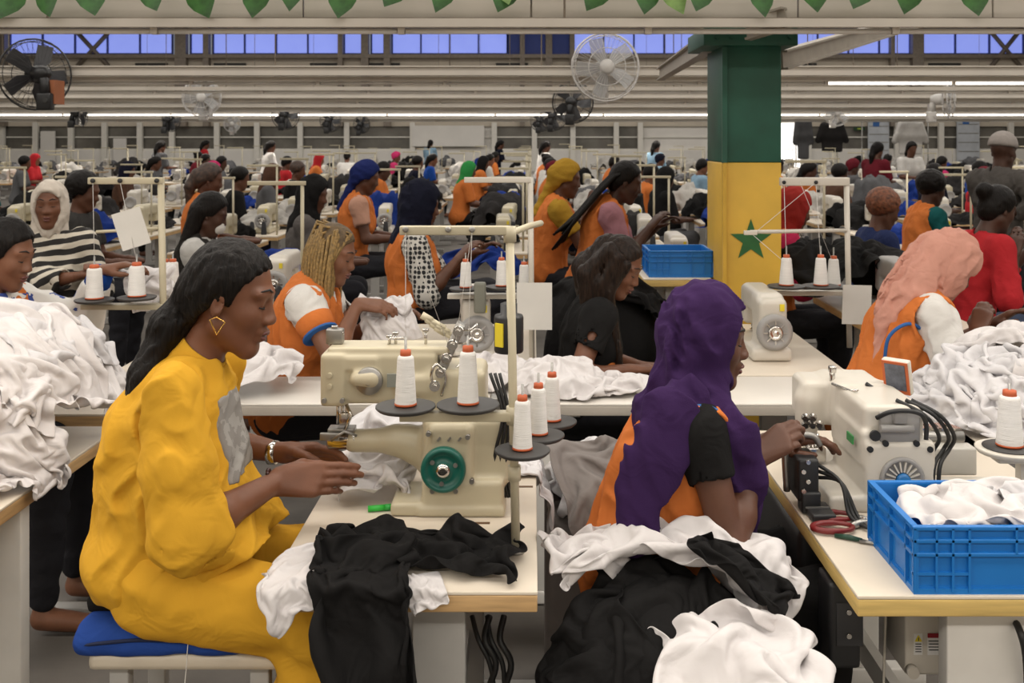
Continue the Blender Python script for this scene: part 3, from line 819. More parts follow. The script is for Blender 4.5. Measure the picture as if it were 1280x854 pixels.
MB().box((wx(955), BACK - 0.12, 1.2), (wx(1000) - wx(912), 0.03, 2.3)).build('daylight_opening', mat('daylight_opening', (1.0, 0.97, 0.92), 0.5, var=0, emit=1.6), w)
MB().box((wx(911), BACK - 0.15, 1.2), (0.14, 0.1, 2.4)).box((wx(1001), BACK - 0.15, 1.2), (0.14, 0.1, 2.4)).box((wx(956), BACK - 0.15, 2.42), (2.9, 0.1, 0.12)).build('door_frame', m_post, w)
# ---------------------------------------------------------------- light rails with fluorescent tubes
names = {5.15: 'nearest light rail with the leaf garland above it', 10.0: 'second light rail that carries the big wall fans', 11.9: 'thin light rail just behind the fan rail',
         15.5: 'light rail with the smaller fans at mid hall', 20.0: 'light rail between the mid-hall fans and the bright one', 23.5: 'brightest far light rail across the hall', 32.0: 'farthest light rail before the back wall'}
for y in RAILS[4:]:
    x0, x1 = (-40 - VPX) * y / F_PX - 0.3, (1320 - VPX) * y / F_PX + 0.3
    r = empty('light_rail', ((x0 + x1) / 2, y, RAIL_Z), 0, names[y], 'light rail', 'overhead light rails')
    MB().box(((x0 + x1) / 2, y, RAIL_Z + 0.03), (x1 - x0, 0.11, 0.035)).box(((x0 + x1) / 2, y - 0.05, RAIL_Z + 0.02), (x1 - x0, 0.012, 0.03)).build('channel', m_rail, r)
    if y in (10.0, 15.5, 20.0, 32.0):
        MB().box(((x0 + x1) / 2, y - 0.1, RAIL_Z + 0.10), (x1 - x0, 0.16, 0.09)).box(((x0 + x1) / 2, y - 0.19, RAIL_Z + 0.14), (x1 - x0, 0.03, 0.012)).build('beam', m_rail, r)
    step = 1.24 if y < 20 else 2.48; x = x0; tme = None
    while x < x1 - step * 0.5:
        if tme is None:
            tme = MB().cyl((-step / 2 + 0.02, 0, 0), (step / 2 - 0.02, 0, 0), 0.014 if y < 20 else 0.02, n=8).mesh(); tme.materials.append(m_tube if y == 23.5 else m_tube_off)
        o = bpy.data.objects.new('tube', tme); COL.objects.link(o); o.parent = r; o.location = (x + step / 2 - (x0 + x1) / 2, 0, -0.012)
        if y == 10.0 and x > 2.3: o.material_slots[0].link = 'OBJECT'; o.material_slots[0].material = m_tube
        MB().box((x + 0.0, y, RAIL_Z - 0.006), (0.035, 0.045, 0.04)).build('lamp_holder', m_rail, r)
        x += step
    for x in np.arange(x0 + 0.7, x1, 2.6 if y < 20 else 5.2):
        MB().cyl((x, y, RAIL_Z + 0.04), (x, y, 6.99), 0.006, n=5).build('hanger_rod', m_steel, r)
# the pale trunking panel above the nearest rail
tp = empty('trunking_panel', (0, 5.2, 2.36), 0, 'deep pale panel above the nearest light rail, with seams', 'trunking')
pe = [-60, 377, 664, 1000, 1245, 1340]
for a, b in zip(pe[:-1], pe[1:]):
    xa, xb = (a - VPX) * 5.2 / F_PX, (b - VPX) * 5.2 / F_PX
    MB().box(((xa + xb) / 2, 5.26, 2.53), (xb - xa - 0.008, 0.05, 0.34), bev=0.004).build('panel', m_rail, tp)
MB().box(((pe[0] + pe[-1] - 2 * VPX) / 2 * 5.2 / F_PX, 5.22, 2.355), ((pe[-1] - pe[0]) * 5.2 / F_PX, 0.10, 0.012)).build('lip', m_steel, tp)
# garland of heart-shaped leaves
m_leaf = mat('plastic_leaf', (0.045, 0.16, 0.03), 0.45, var=0.3, nscale=18)
m_leaf2 = mat('pale_plastic_leaf', (0.25, 0.42, 0.12), 0.45, var=0.2, nscale=18)
gr = empty('leaf_garland', (0, 5.08, 2.5), 0, 'garland of green heart-shaped plastic leaves along the top rail', 'garland')
MB().tube([V(x, 5.09, 2.505 + 0.012 * math.sin(x * 5)) for x in np.linspace(-2.8, 2.65, 60)], 0.004, 5).build('vine', m_leaf, gr)
def leaf_mesh(m):
    hw = [(0, 0), (0.022, 0.012), (0.05, 0.006), (0.07, -0.018), (0.073, -0.045), (0.058, -0.085), (0.03, -0.12), (0.0, -0.155)]
    vv = []; ff = []
    for i, (x, z) in enumerate(hw):
        for j in (-1, 0, 1): vv.append((j * x, 0.012 * abs(j) * (x / 0.07) - 0.02 * (z / 0.155) ** 2, z))
    for i in range(len(hw) - 1):
        for j in (0, 1): ff.append((i * 3 + j, i * 3 + j + 1, (i + 1) * 3 + j + 1, (i + 1) * 3 + j))
    me = mesh_from(vv, polys=ff); me.materials.append(m); return me
lm, lm2 = leaf_mesh(m_leaf), leaf_mesh(m_leaf2)
rr = random.Random(3)
for px, py, tl in ((-6, 26, .3), (3, 25, -.35), (70, 23, .45), (120, 22, .25), (203, 16, .5), (262, 23, .45), (316, 23, -.1), (364, 15, .0), (422, 24, -.2), (480, 10, -.5), (545, 16, -.3), (622, 16, -.35), (640, 8, .3), (733, 14, -.5), (803, 19, -.25), (854, 18, .35), (866, 16, -.4), (953, 23, .0), (1022, 16, .1), (1066, 13, -.4), (1130, 18, -.3), (1222, 21, .1)):
    d = 5.07; o = bpy.data.objects.new('leaf', lm2 if px in (854, 640) else lm); COL.objects.link(o); o.parent = gr; gl = V(0, 5.08, 2.5)
    tip = P(px, py, d); dirn = V(math.sin(tl), 0, -math.cos(tl)); base = tip - dirn * 0.155
    o.location = [float(c) for c in base - gl]; o.rotation_euler = (rr.uniform(-.15, .1), -tl, rr.uniform(-.4, .4))
# ---------------------------------------------------------------- the painted column
cx0, cx1, cy0, cy1 = 1.018, 1.34, 5.5, 5.95
m_green = mat('dark_green_paint', (0.012, 0.085, 0.055), 0.5, var=0.25, nscale=3)
m_yel = mat('yellow_paint', (0.66, 0.40, 0.045), 0.5, var=0.1, nscale=3)
m_star = mat('star_green_paint', (0.02, 0.12, 0.03), 0.5, var=0.1)
colm = empty('painted_column', ((cx0 + cx1) / 2, 5.72, 0), 0, 'square column painted green over yellow with a green star', 'column')
zc = 1.62
MB().box(((cx0 + cx1) / 2, 5.725, (zc + 2.30) / 2), (cx1 - cx0, 0.45, 2.30 - zc), bev=0.008).build('green_section', m_green, colm)
MB().box(((cx0 + cx1) / 2, 5.725, zc / 2), (cx1 - cx0, 0.45, zc), bev=0.008).build('yellow_section', m_yel, colm)
MB().box(((cx0 + cx1) / 2 - 0.02, 5.70, 2.29), (0.50, 0.56, 0.095), bev=0.006).build('cap_plate', m_green, colm)
MB().box((cx0 + 0.012, 5.487, 1.1), (0.02, 0.03, 2.18)).build('edge_strip', m_green if False else mat('yellow_edge', (0.60, 0.36, 0.04), 0.5), colm)
MB().box((cx0 + 0.012, 5.484, (zc + 2.24) / 2), (0.026, 0.03, 2.24 - zc)).build('edge_strip', m_green, colm)
for bx_ in (-0.2, -0.12, 0.19):
    MB().cyl(((cx0 + cx1) / 2 + bx_, 5.42, 2.29), ((cx0 + cx1) / 2 + bx_, 5.40, 2.29), 0.017, n=6).build('bolt', m_green, colm)
sc_ = P(939, 301, 5.49); st = []
for i in range(10):
    a = math.pi / 2 + i * math.pi / 5; r = 0.116 if i % 2 == 0 else 0.046
    st.append(V(sc_[0] + r * math.cos(a), 5.499, sc_[2] + r * math.sin(a)))
MB().prism(st, (0, -1, 0), 0.004).build('star', m_star, colm)
for i, (a, b, lb) in enumerate(((P(978, 86, 5.8), P(1170, 26, 8.6), 'sloping steel strut that rises to the far side of the column'), (P(886, 64, 5.8), P(825, 100, 9.2), 'sloping steel strut between the column and the fan rail'), (P(935, 49, 5.35), P(985, 34, 5.2), 'short steel strut across the column cap'))):
    t = nrm(b - a); sd = nrm(np.cross(t, V(0, 0, 1))); up = np.cross(sd, t); Lh = np.linalg.norm(b - a)
    R = np.stack([t, sd, up], axis=1)
    MB().box((a + b) / 2, (Lh, 0.07, 0.012), R=R).box((a + b) / 2 + up * 0.05, (Lh, 0.012, 0.10), R=R).box((a + b) / 2 + up * 0.10, (Lh, 0.07, 0.012), R=R).build('steel_strut', mat('grey_strut', (0.36, 0.32, 0.27), 0.5, var=0.08), label=lb, cat='strut', group='steel struts')
# ---------------------------------------------------------------- wall fans
def fan(px, py, d, yaw, dark, label, dia=0.64, pitch=0.0):
    c = P(px, py, d); r = dia / 2
    root = empty('wall_fan', c, 0, label, 'fan', 'fans hung on the light rails')
    f = V(math.sin(yaw) * math.cos(pitch), -math.cos(yaw) * math.cos(pitch), math.sin(pitch)); u = nrm(V(0, 0, 1) - f * f[2]); w = np.cross(f, u)
    md = mat('black_fan_plastic', (0.012, 0.012, 0.013), 0.4) if dark else mat('white_fan_plastic', (0.62, 0.60, 0.57), 0.4)
    wr = mat('fan_wire_dark', (0.03, 0.03, 0.03), 0.4) if dark else mat('fan_wire_pale', (0.66, 0.64, 0.62), 0.35, metal=0.3)
    nr = 36 if d < 12 else 18
    g = MB(); ring = lambda rad, off: [c + f * off + rad * (math.cos(a) * u + math.sin(a) * w) for a in np.linspace(0, 2 * math.pi, 28, endpoint=False)]
    g.tube(ring(r, 0), 0.009, 5, closed=True); g.tube(ring(r * 0.93, 0.055), 0.004, 4, closed=True); g.tube(ring(r * 0.55, 0.08), 0.004, 4, closed=True); g.tube(ring(r * 0.93, -0.055), 0.004, 4, closed=True)
    for i in range(nr):
        a = i * 2 * math.pi / nr; e = math.cos(a) * u + math.sin(a) * w
        for sg in (1, -1): g.tube([c + f * sg * 0.085 + e * r * 0.2, c + f * sg * 0.08 + e * r * 0.55, c + f * sg * 0.05 + e * r * 0.93, c + e * r], 0.002 if d < 12 else 0.003, 3, cap=False)
    g.build('guard', wr, root)
    MB().lathe(c + f * 0.075, f, [(0.0, 0.025), (0.05, 0.022), (0.072, 0.0), (0.072, -0.012)], 18).build('badge', md, root)
    for i in range(5):
        a = i * 2 * math.pi / 5 + 0.3; e = math.cos(a) * u + math.sin(a) * w; tn_ = -math.sin(a) * u + math.cos(a) * w
        q = [c + e * 0.05 - tn_ * 0.03 + f * 0.015, c + e * r * 0.85 - tn_ * 0.05 + f * 0.03, c + e * r * 0.9 + tn_ * 0.08 - f * 0.01, c + e * r * 0.45 + tn_ * 0.09 - f * 0.03, c + e * 0.05 + tn_ * 0.03 - f * 0.02]
        MB().prism(q, f, 0.004).build('blade', mat('smoky_blade', (0.05, 0.05, 0.055), 0.3) if dark else mat('clear_blade', (0.55, 0.55, 0.55), 0.25, alpha=0.55), root)
    bk = c - f * 0.10
    MB().lathe(c - f * 0.08, -f, [(0.05, 0), (0.085, 0.01), (0.08, 0.10), (0.05, 0.17), (0.0, 0.18)], 16).build('motor', md, root)
    el = bk - f * 0.14 - V(0, 0, 0.22)
    MB().tube([bk - f * 0.05, bk - f * 0.12 - V(0, 0, 0.06), el], [0.045, 0.045, 0.05], 10).box(el - V(0, 0, 0.04), (0.13, 0.11, 0.16), bev=0.02).build('bracket', md, root)
    MB().cyl(el + V(0.03, -0.056, -0.03), el + V(0.03, -0.07, -0.03), 0.022, n=10).build('dial', wr, root)
    MB().box(el + V(0.05, 0.12, 0.05), (0.05, 0.2, 0.22)).build('mounting_plate', mat('orange_plate', (0.35, 0.12, 0.05), 0.6) if px < 60 else md, root)
fan(44, 93, 9.55, 3.95, True, 'large black wall fan turned aside, at the left end of the second rail', 0.66)
fan(757, 84, 9.6, 0.12, False, 'large pale wall fan facing forward on the second rail, near the column', 0.64)
fan(716, 128, 15.2, 2.9, True, 'black wall fan seen from behind, below the large pale fan', 0.62)
fan(252, 122, 15.2, 0.2, False, 'pale wall fan facing forward on the mid-hall rail', 0.56)
fan(103, 141, 23.2, 2.2, True, 'black far fan nearest to the large black one', 0.62)
fan(214, 150, 26, 2.7, True, 'small black fan between two pale far posts', 0.6)
fan(357, 144, 22.6, 3.0, True, 'black far fan seen squarely from behind', 0.64)
fan(413, 151, 27, 2.9, True, 'small black far fan beside the squarely seen one', 0.6)
fan(452, 156, 31.6, 2.9, True, 'smallest black fan on the farthest rail', 0.55)
fan(692, 146, 22.8, 2.8, True, 'black far fan just behind and below the mid-hall black fan', 0.62)
fan(676, 151, 28, 2.8, True, 'small black far fan almost hidden by nearer fans', 0.6)
fan(290, 155, 31.6, 0.3, False, 'tiny pale fan on the farthest rail', 0.5)
fan(1046, 141, 23.0, 0.1, False, 'pale far fan to the side of the yellow and green column', 0.6)
fan(1186, 124, 15.0, 1.1, False, 'pale fan turned sideways on the rail beyond the column', 0.56)
# ================================================================ sewing tables
m_lam = mat('cream_laminate', (0.70, 0.62, 0.51), 0.38, var=0.05, nscale=4)
m_lamw = mat('white_laminate', (0.72, 0.68, 0.62), 0.35, var=0.04, nscale=4)
m_edge = mat('wood_edge', (0.52, 0.33, 0.15), 0.5, var=0.15, nscale=6, stretch=(1, 1, 12))
m_edgey = mat('yellow_wood_edge', (0.60, 0.42, 0.14), 0.5, var=0.12, nscale=6, stretch=(1, 1, 12))
m_legs = mat('grey_enamel_leg', (0.40, 0.39, 0.37), 0.45, var=0.05)
m_legw = mat('white_enamel_leg', (0.66, 0.64, 0.60), 0.4, var=0.04)
m_black = mat('black_plastic', (0.014, 0.014, 0.015), 0.45, var=0.1)
m_cable = mat('black_cable', (0.012, 0.012, 0.012), 0.5, var=0)
TZ = 0.78
def table(x0, x1, y0, y1, label, group='sewing tables', z=TZ, th=0.045, top=None, edge=None, legm=None, leg_x=None, leg_w=0.11, simple=False, name='sewing_table', front_leg=0.12):
    r = empty(name, ((x0 + x1) / 2, (y0 + y1) / 2, 0), 0, label, 'table', group)
    cx, cy = (x0 + x1) / 2, (y0 + y1) / 2
    MB().box((cx, cy, z - 0.004), (x1 - x0, y1 - y0, 0.008), bev=0.0 if simple else 0.002).build('table_top', top or m_lam, r)
    MB().box((cx, cy, z - 0.008 - (th - 0.008) / 2), (x1 - x0 - 0.001, y1 - y0 - 0.001, th - 0.0085), bev=0 if simple else 0.003).build('edge_band', edge or m_edge, r)
    lx = cx if leg_x is None else leg_x
    for yy in (y0 + front_leg, y1 - front_leg):
        MB().box((lx, yy, (z - th + 0.04) / 2 + 0.01), (leg_w, 0.05, z - th - 0.05), bev=0 if simple else 0.004).build('leg', legm or m_legs, r)
        MB().box((lx, yy, 0.03), (min(0.5, x1 - x0), 0.06, 0.05), bev=0 if simple else 0.006).build('foot', legm or m_legs, r)
        if not simple: MB().box((cx, yy, z - th - 0.015), (min(0.46, x1 - x0 - 0.06), 0.04, 0.03)).build('bracket', legm or m_legs, r)
    if not simple: MB().box((lx, cy, 0.2), (0.03, y1 - y0 - 2 * front_leg, 0.07)).build('crossbar', legm or m_legs, r)
    return r
tab_m = table(-0.573, 0.012, 2.19, 3.30, 'cream sewing table with wooden edge under the cream cylinder-arm machine', leg_x=-0.208, leg_w=0.118)
tab_r = table(0.69, 1.42, 2.17, 3.40, 'cream sewing table with yellow edge that carries the blue crate in front', edge=m_edgey, legm=m_legw, leg_x=1.01, leg_w=0.20, front_leg=0.10)
tab_l = table(-2.05, -1.39, 1.90, 3.45, 'sewing table heaped with white cloth behind the woman in yellow', leg_x=-1.45, leg_w=0.10, legm=m_legw, front_leg=0.62)
cross = table(-1.30, 1.20, 3.74, 4.17, 'long white cross table along the second row', top=m_lamw, edge=mat('grey_edge', (0.42, 0.38, 0.33), 0.5), legm=m_legw, leg_x=0.05)
tab_r2 = table(0.72, 1.31, 4.19, 5.35, 'pale wooden table under the white machine before the painted column')
tab_m2 = table(-0.60, 0.02, 4.19, 5.35, 'pale table under the white machine beside the woman with blond braids')
tab_l2 = table(-1.74, -1.30, 3.6, 4.9, 'pale table with two thread cones before the woman in the floral blouse')
tab_rr = table(1.30, 2.75, 3.2, 4.0, 'table buried under the white heap at the right edge', name='sewing_table')
# ---------------------------------------------------------------- thread cones and stands
m_thread = mat('white_thread', (0.74, 0.72, 0.69), 0.75, var=0.04, nscale=30, bump=0.5, bscale=90, stretch=(0.3, 0.3, 6))
m_threadk = mat('black_thread', (0.012, 0.012, 0.015), 0.7, var=0.05, bump=0.4, bscale=90, stretch=(0.3, 0.3, 6))
m_core = mat('orange_core', (0.50, 0.10, 0.03), 0.5, var=0.05)
m_cream = mat('cream_enamel', (0.50, 0.445, 0.315), 0.35, var=0.05, nscale=6)
m_disc = mat('dark_plate', (0.035, 0.033, 0.032), 0.5, var=0.1)
m_chrome = mat('chrome', (0.62, 0.60, 0.57), 0.18, metal=1.0, var=0.05)
m_dull = mat('dull_metal', (0.33, 0.32, 0.30), 0.35, metal=0.8, var=0.1)
def cone(base, h, rb, rt, label, thread=None, group='thread cones', tilt=None, n=18):
    base = V(base); ax = nrm(V(0, 0, 1) if tilt is None else V(tilt))
    r = empty('thread_cone', base, 0, label, 'thread cone', group)
    MB().lathe(base, ax, [(rb * 0.97, 0.003), (rb, 0.006), (rb, h * 0.06), (rb * 0.97, h * 0.12), (rt * 1.05, h * 0.92), (rt, h * 0.97), (rt * 0.8, h)], n).build('thread', thread or m_thread, r)
    MB().lathe(base + ax * h, ax, [(rt * 0.72, -0.002), (rt * 0.66, h * 0.11), (rt * 0.4, h * 0.12)], 12).build('core', m_core, r)
    MB().lathe(base, ax, [(rb * 0.8, 0.0), (rb * 1.03, 0.001), (rb * 1.0, 0.006)], n).build('core_rim', m_core, r)
    return r
def plate(c, r, root, spike=0.16, m=None):
    MB().lathe(c, (0, 0, 1), [(r * 0.3, -0.012), (r * 0.9, -0.010), (r, -0.004), (r, 0.0), (r * 0.97, 0.0005), (r * 0.4, 0.0)], 24).build('cone_plate', m or m_disc, root)
    MB().cyl(c, V(c) + V(0, 0, spike), 0.0035, n=6).build('spindle', m_dull, root)
# stand on the middle table
pole0, pole1 = P(645, 694, 2.40), P(637, 283, 2.40)
ts = empty('thread_stand', (pole0[0], pole0[1], TZ), 0, 'cream thread stand with five white cones on the middle table', 'thread stand', 'thread stands')
MB().tube([pole0, pole1], 0.0105, 14).build('pole', m_cream, ts)
MB().lathe((pole0[0], pole0[1], TZ), (0, 0, 1), [(0.021, 0), (0.021, 0.006), (0.013, 0.012)], 16).build('flange', m_dull, ts)
pc = lambda py: P(645 - 8 * (694 - py) / 411, py, 2.40)
MB().cyl(pc(600), pc(582), 0.0155, n=14).build('collar', m_cream, ts)
MB().cyl(pc(530), pc(508), 0.0165, n=14).build('collar', m_cream, ts)
MB().cyl(pc(303), pc(283), 0.0155, n=14).build('collar', m_cream, ts)
zb = P(0, 520, 2.40)[2]
MB().box(((P(500, 0, 2.4)[0] + pc(520)[0]) / 2, 2.40, zb), (pc(520)[0] - P(500, 0, 2.4)[0], 0.030, 0.022), bev=0.003).build('lower_arm', m_cream, ts)
ux0, ux1 = P(500, 0, 2.40)[0], pc(288)[0]
MB().box(((ux0 + ux1) / 2, 2.40, P(0, 288, 2.4)[2]), (ux1 - ux0, 0.026, 0.021), bev=0.003).build('upper_arm', m_cream, ts)
MB().tube([pc(292), P(660, 283, 2.62), P(676, 279, 2.80)], 0.0085, 8).build('rear_arm', m_cream, ts)
for px in (507, 560, 590): MB().lathe(P(px, 287, 2.385), (0, -1, 0), [(0.007, -0.002), (0.007, 0.003), (0.003, 0.004)], 10).build('thread_eye', m_dull, ts)
MB().tube([pc(545), P(660, 548, 2.5), P(690, 535, 2.68)], 0.010, 8).build('side_arm', m_cream, ts)
spots = [(507, 507, 2.39, 0.036), (585, 505, 2.40, 0.038)]
for i, (px, py, d, r) in enumerate(spots):
    c = P(px, py, d); plate(c, r * 1.9 / 1.9 * 1.95, ts, 0.16)
    cone(c + V(0, 0, 0.001), 0.116 if i == 0 else 0.122, 0.0255, 0.0185, ('white thread cone over the handwheel end of the cream arm', 'white thread cone beside the tension rollers of the cream machine')[i] if False else ('white thread cone on the front arm, nearer the needle of the cream machine', 'white thread cone on the front arm, nearer the stand pole')[i])
for i, (px, py, d) in enumerate(((653, 562, 2.36), (673, 543, 2.50), (690, 526, 2.64))):
    c = P(px, py, d); plate(c, 0.064, ts, 0.15)
    cone(c + V(0, 0, 0.001), 0.112, 0.0235, 0.017, ('foremost of the three white cones beside the stand pole', 'middle of the three white cones beside the stand pole', 'rearmost of the three white cones beside the stand pole')[i])
b0, b1 = P(636, 440, 2.43), P(636, 388, 2.43)
bo = empty('motor_canister', b0, 0, 'black canister with yellow label clamped to the stand pole', 'canister')
MB().lathe(b0, (0, 0, 1), [(0.033, 0), (0.035, 0.004), (0.035, 0.082), (0.033, 0.088), (0.02, 0.09), (0.02, 0.115), (0.012, 0.118)], 20).build('body', m_black, bo)
MB().box(b0 + V(-0.022, -0.0285, 0.045), (0.022, 0.004, 0.055), rz=-0.6).build('label', mat('yellow_label', (0.75, 0.6, 0.03), 0.5), bo)
MB().tube([b0 + V(0, -0.002, 0.118), b0 + V(0.005, -0.02, 0.14), pc(382) + V(0, 0, 0)], 0.006, 6).build('clamp', m_dull, bo)
# ---------------------------------------------------------------- cream cylinder-arm machine
X = lambda px: (px - VPX) / 487.0
Z = lambda py: CAM_Z - (py - VPY) / 487.0
ym, yd = 2.74, 0.20
cm = empty('cylinder_arm_machine', (X(575), ym, TZ), 0, 'cream cylinder-arm sewing machine with a green handwheel', 'sewing machine')
def pxbox(x0, x1, y0, y1, ya, yb, r=0.012, k=0.012, op='add'):
    return rbx(((X(x0) + X(x1)) / 2, (ya + yb) / 2, (Z(y0) + Z(y1)) / 2), (abs(X(x1) - X(x0)), yb - ya, abs(Z(y0) - Z(y1))), r, None, k, op)
body = [pxbox(527, 630, 600, 645, 2.62, 2.86, 0.014), pxbox(522, 632, 632, 645, 2.615, 2.87, 0.008, 0.006), pxbox(527, 640, 525, 610, 2.645, 2.85, 0.02, 0.015), pxbox(528, 606, 468, 545, 2.67, 2.84, 0.02, 0.02),
        pxbox(410, 545, 446, 512, 2.675, 2.80, 0.014, 0.02), pxbox(396, 428, 447, 514, 2.665, 2.805, 0.010, 0.008), pxbox(425, 470, 450, 470, 2.668, 2.80, 0.008, 0.006), pxbox(404, 560, 440, 450, 2.68, 2.79, 0.006, 0.004),
        pxbox(490, 548, 474, 500, 2.664, 2.79, 0.012, 0.01), cap((X(433), 2.74, Z(567)), (X(500), 2.74, Z(566)), 0.030, 0.034, 0.01), cap((X(490), 2.74, Z(566)), (X(532), 2.74, Z(578)), 0.036, 0.062, 0.03),
        pxbox(488, 530, 628, 645, 2.62, 2.80, 0.010, 0.006), pxbox(533, 592, 528, 618, 2.622, 2.70, 0.022, 0.008), cap((X(444), 2.665, Z(478)), (X(462), 2.665, Z(478)), 0.020, 0.024, 0.008)]
solid('body', body, 0.0045, m_cream, cm, smooth=1)
hw = V(X(555), 2.622, Z(584)); gw = mat('green_wheel', (0.006, 0.10, 0.075), 0.3, var=0.15)
w_ = MB().lathe(hw, (0, -1, 0), [(0.056, 0), (0.0575, 0.006), (0.0575, 0.022), (0.054, 0.027), (0.046, 0.028), (0.044, 0.021), (0.022, 0.020), (0.02, 0.026), (0.0, 0.026)], 36).build('handwheel', gw, cm)
MB().lathe(hw + V(0, -0.024, 0), (0, -1, 0), [(0.018, 0), (0.018, 0.006), (0.008, 0.008)], 18).build('hub', m_chrome, w_)
for a in (0.4, 2.5, 4.6): MB().cyl(hw + V(0.034 * math.cos(a), -0.018, 0.034 * math.sin(a)), hw + V(0.034 * math.cos(a), -0.024, 0.034 * math.sin(a)), 0.006, n=10).build('wheel_screw', m_dull, w_)
MB().lathe((X(459), 2.665, Z(480)), (0, -1, 0), [(0.036, 0), (0.036, 0.010), (0.033, 0.013), (0.012, 0.014), (0.010, 0.020), (0.0, 0.020)], 32).build('dial', m_dull, cm)
MB().box((X(494), 2.658, Z(479)), (0.05, 0.008, 0.034)).build('rating_plate', mat('grey_plate', (0.22, 0.23, 0.2), 0.4), cm)
for px, py in ((409, 473), (409, 487), (402, 505), (425, 505), (536, 541), (585, 545), (535, 600), (590, 600), (541, 612), (570, 612), (442, 567), (463, 566), (478, 565)):
    MB().cyl((X(px), 2.70 if 430 < px < 500 else 2.63 if py > 520 else 2.668, Z(py)), (X(px), 2.655 if py < 520 else 2.612 if px > 500 else 2.700, Z(py)), 0.0065, n=10).build('screw', m_dull if py > 500 else m_cream, cm)
for i in range(7): MB().box((X(545 + 6 * i), 2.664, Z(524)), (0.005, 0.012, 0.010)).build('vent_slot', m_black, cm)
for i in range(3): MB().box((X(549 + 13 * i), 2.619, Z(548)), (0.012, 0.004, 0.005), R=np.array([[0.6, 0, -0.8], [0, 1, 0], [0.8, 0, 0.6]])).build('grille_slot', m_dull, cm)
for dx in (0, 0.012, 0.024): MB().cyl((X(412) + dx, 2.74, Z(512)), (X(412) + dx, 2.74, Z(545)), 0.0042, n=8).build('needle_bar', m_chrome, cm)
MB().box((X(421), 2.735, Z(537)), (0.026, 0.02, 0.035), bev=0.004).tube([V(X(424), 2.72, Z(516)), V(X(432), 2.71, Z(530)), V(X(424), 2.71, Z(548))], 0.005, 6).build('presser_lifter', m_chrome, cm)
MB().lathe((X(399), 2.74, Z(566)), (1, 0, 0), [(0.02, 0), (0.025, 0.005), (0.026, 0.06), (0.03, 0.075)], 20).build('cylinder_head', m_chrome, cm)
MB().box((X(418), 2.735, Z(551)), (0.07, 0.045, 0.012), bev=0.003).box((X(405), 2.70, Z(556)), (0.05, 0.012, 0.02), bev=0.003).tube([V(X(440), 2.70, Z(555)), V(X(425), 2.69, Z(548)), V(X(408), 2.69, Z(560))], 0.004, 6).build('binder_foot', m_dull, cm)
# slanted tension block on top
ta, tb = V(X(536), 2.70, Z(500)), V(X(574), 2.72, Z(412)); td = nrm(tb - ta); ts_ = V(0, -1, 0); tu = np.cross(td, ts_); Rt = np.stack([td, ts_, tu], axis=1)
MB().box((ta + tb) / 2, (np.linalg.norm(tb - ta), 0.05, 0.026), R=Rt, bev=0.004).build('tension_block', m_dull, cm)
for i in range(5):
    c = ta + td * (0.03 + i * 0.038) - tu * 0.0
    MB().cyl(c, c + ts_ * 0.045, 0.014, n=14).cyl(c + ts_ * 0.045, c + ts_ * 0.06, 0.008, n=10).build('tension_disc', m_chrome, cm)
    MB().tube([c + tu * 0.01, c + tu * 0.03 + td * 0.01, c + tu * 0.04 + td * 0.03], 0.003, 5).build('thread_hook', m_chrome, cm)
for i in range(4): 
    c = V(X(553) + i * 0.012, 2.71, Z(418) - i * 0.011); MB().cyl(c - tu * 0.0, c - V(0.035, 0, -0.02), 0.0075, n=10).cyl(c - V(0.035, 0, -0.02), c - V(0.062, 0, -0.036), 0.0095, n=10).build('tension_knob', m_cream, cm)
MB().hose([V(X(540), 2.68, Z(492)), V(X(538), 2.65, Z(470)), V(X(545), 2.65, Z(458)), V(X(556), 2.66, Z(475)), V(X(550), 2.67, Z(500))], 0.004, 6).build('thread_loop', m_chrome, cm)
for px, hgt in ((402, 18), (409, 24), (417, 16), (480, 12), (488, 16), (527, 20)):
    MB().cyl((X(px), 2.73, Z(442)), (X(px), 2.73, Z(442 - hgt)), 0.004, n=8).box((X(px), 2.73, Z(442 - hgt)), (0.016, 0.014, 0.008), bev=0.002).build('thread_guide', m_chrome, cm)
MB().box((X(409), 2.735, Z(430)), (0.045, 0.03, 0.04), bev=0.004).build('guide_frame', m_dull, cm)
MB().tube([V(X(478), 2.72, Z(442)), V(X(482), 2.72, Z(431)), V(X(500), 2.72, Z(431)), V(X(503), 2.72, Z(442))], 0.003, 6).build('guide_wire', m_chrome, cm)
MB().box((X(618), 2.70, Z(545)), (0.03, 0.06, 0.17), bev=0.004).build('rear_bracket', m_dull, cm)
for i in range(3): MB().hose([V(X(612 + 6 * i), 2.66, Z(470)), V(X(628 + 4 * i), 2.64, Z(520)), V(X(618 + 7 * i), 2.65, Z(580)), V(X(632 + 3 * i), 2.68, Z(630))], 0.005, 6).build('air_hose', m_cable, cm)
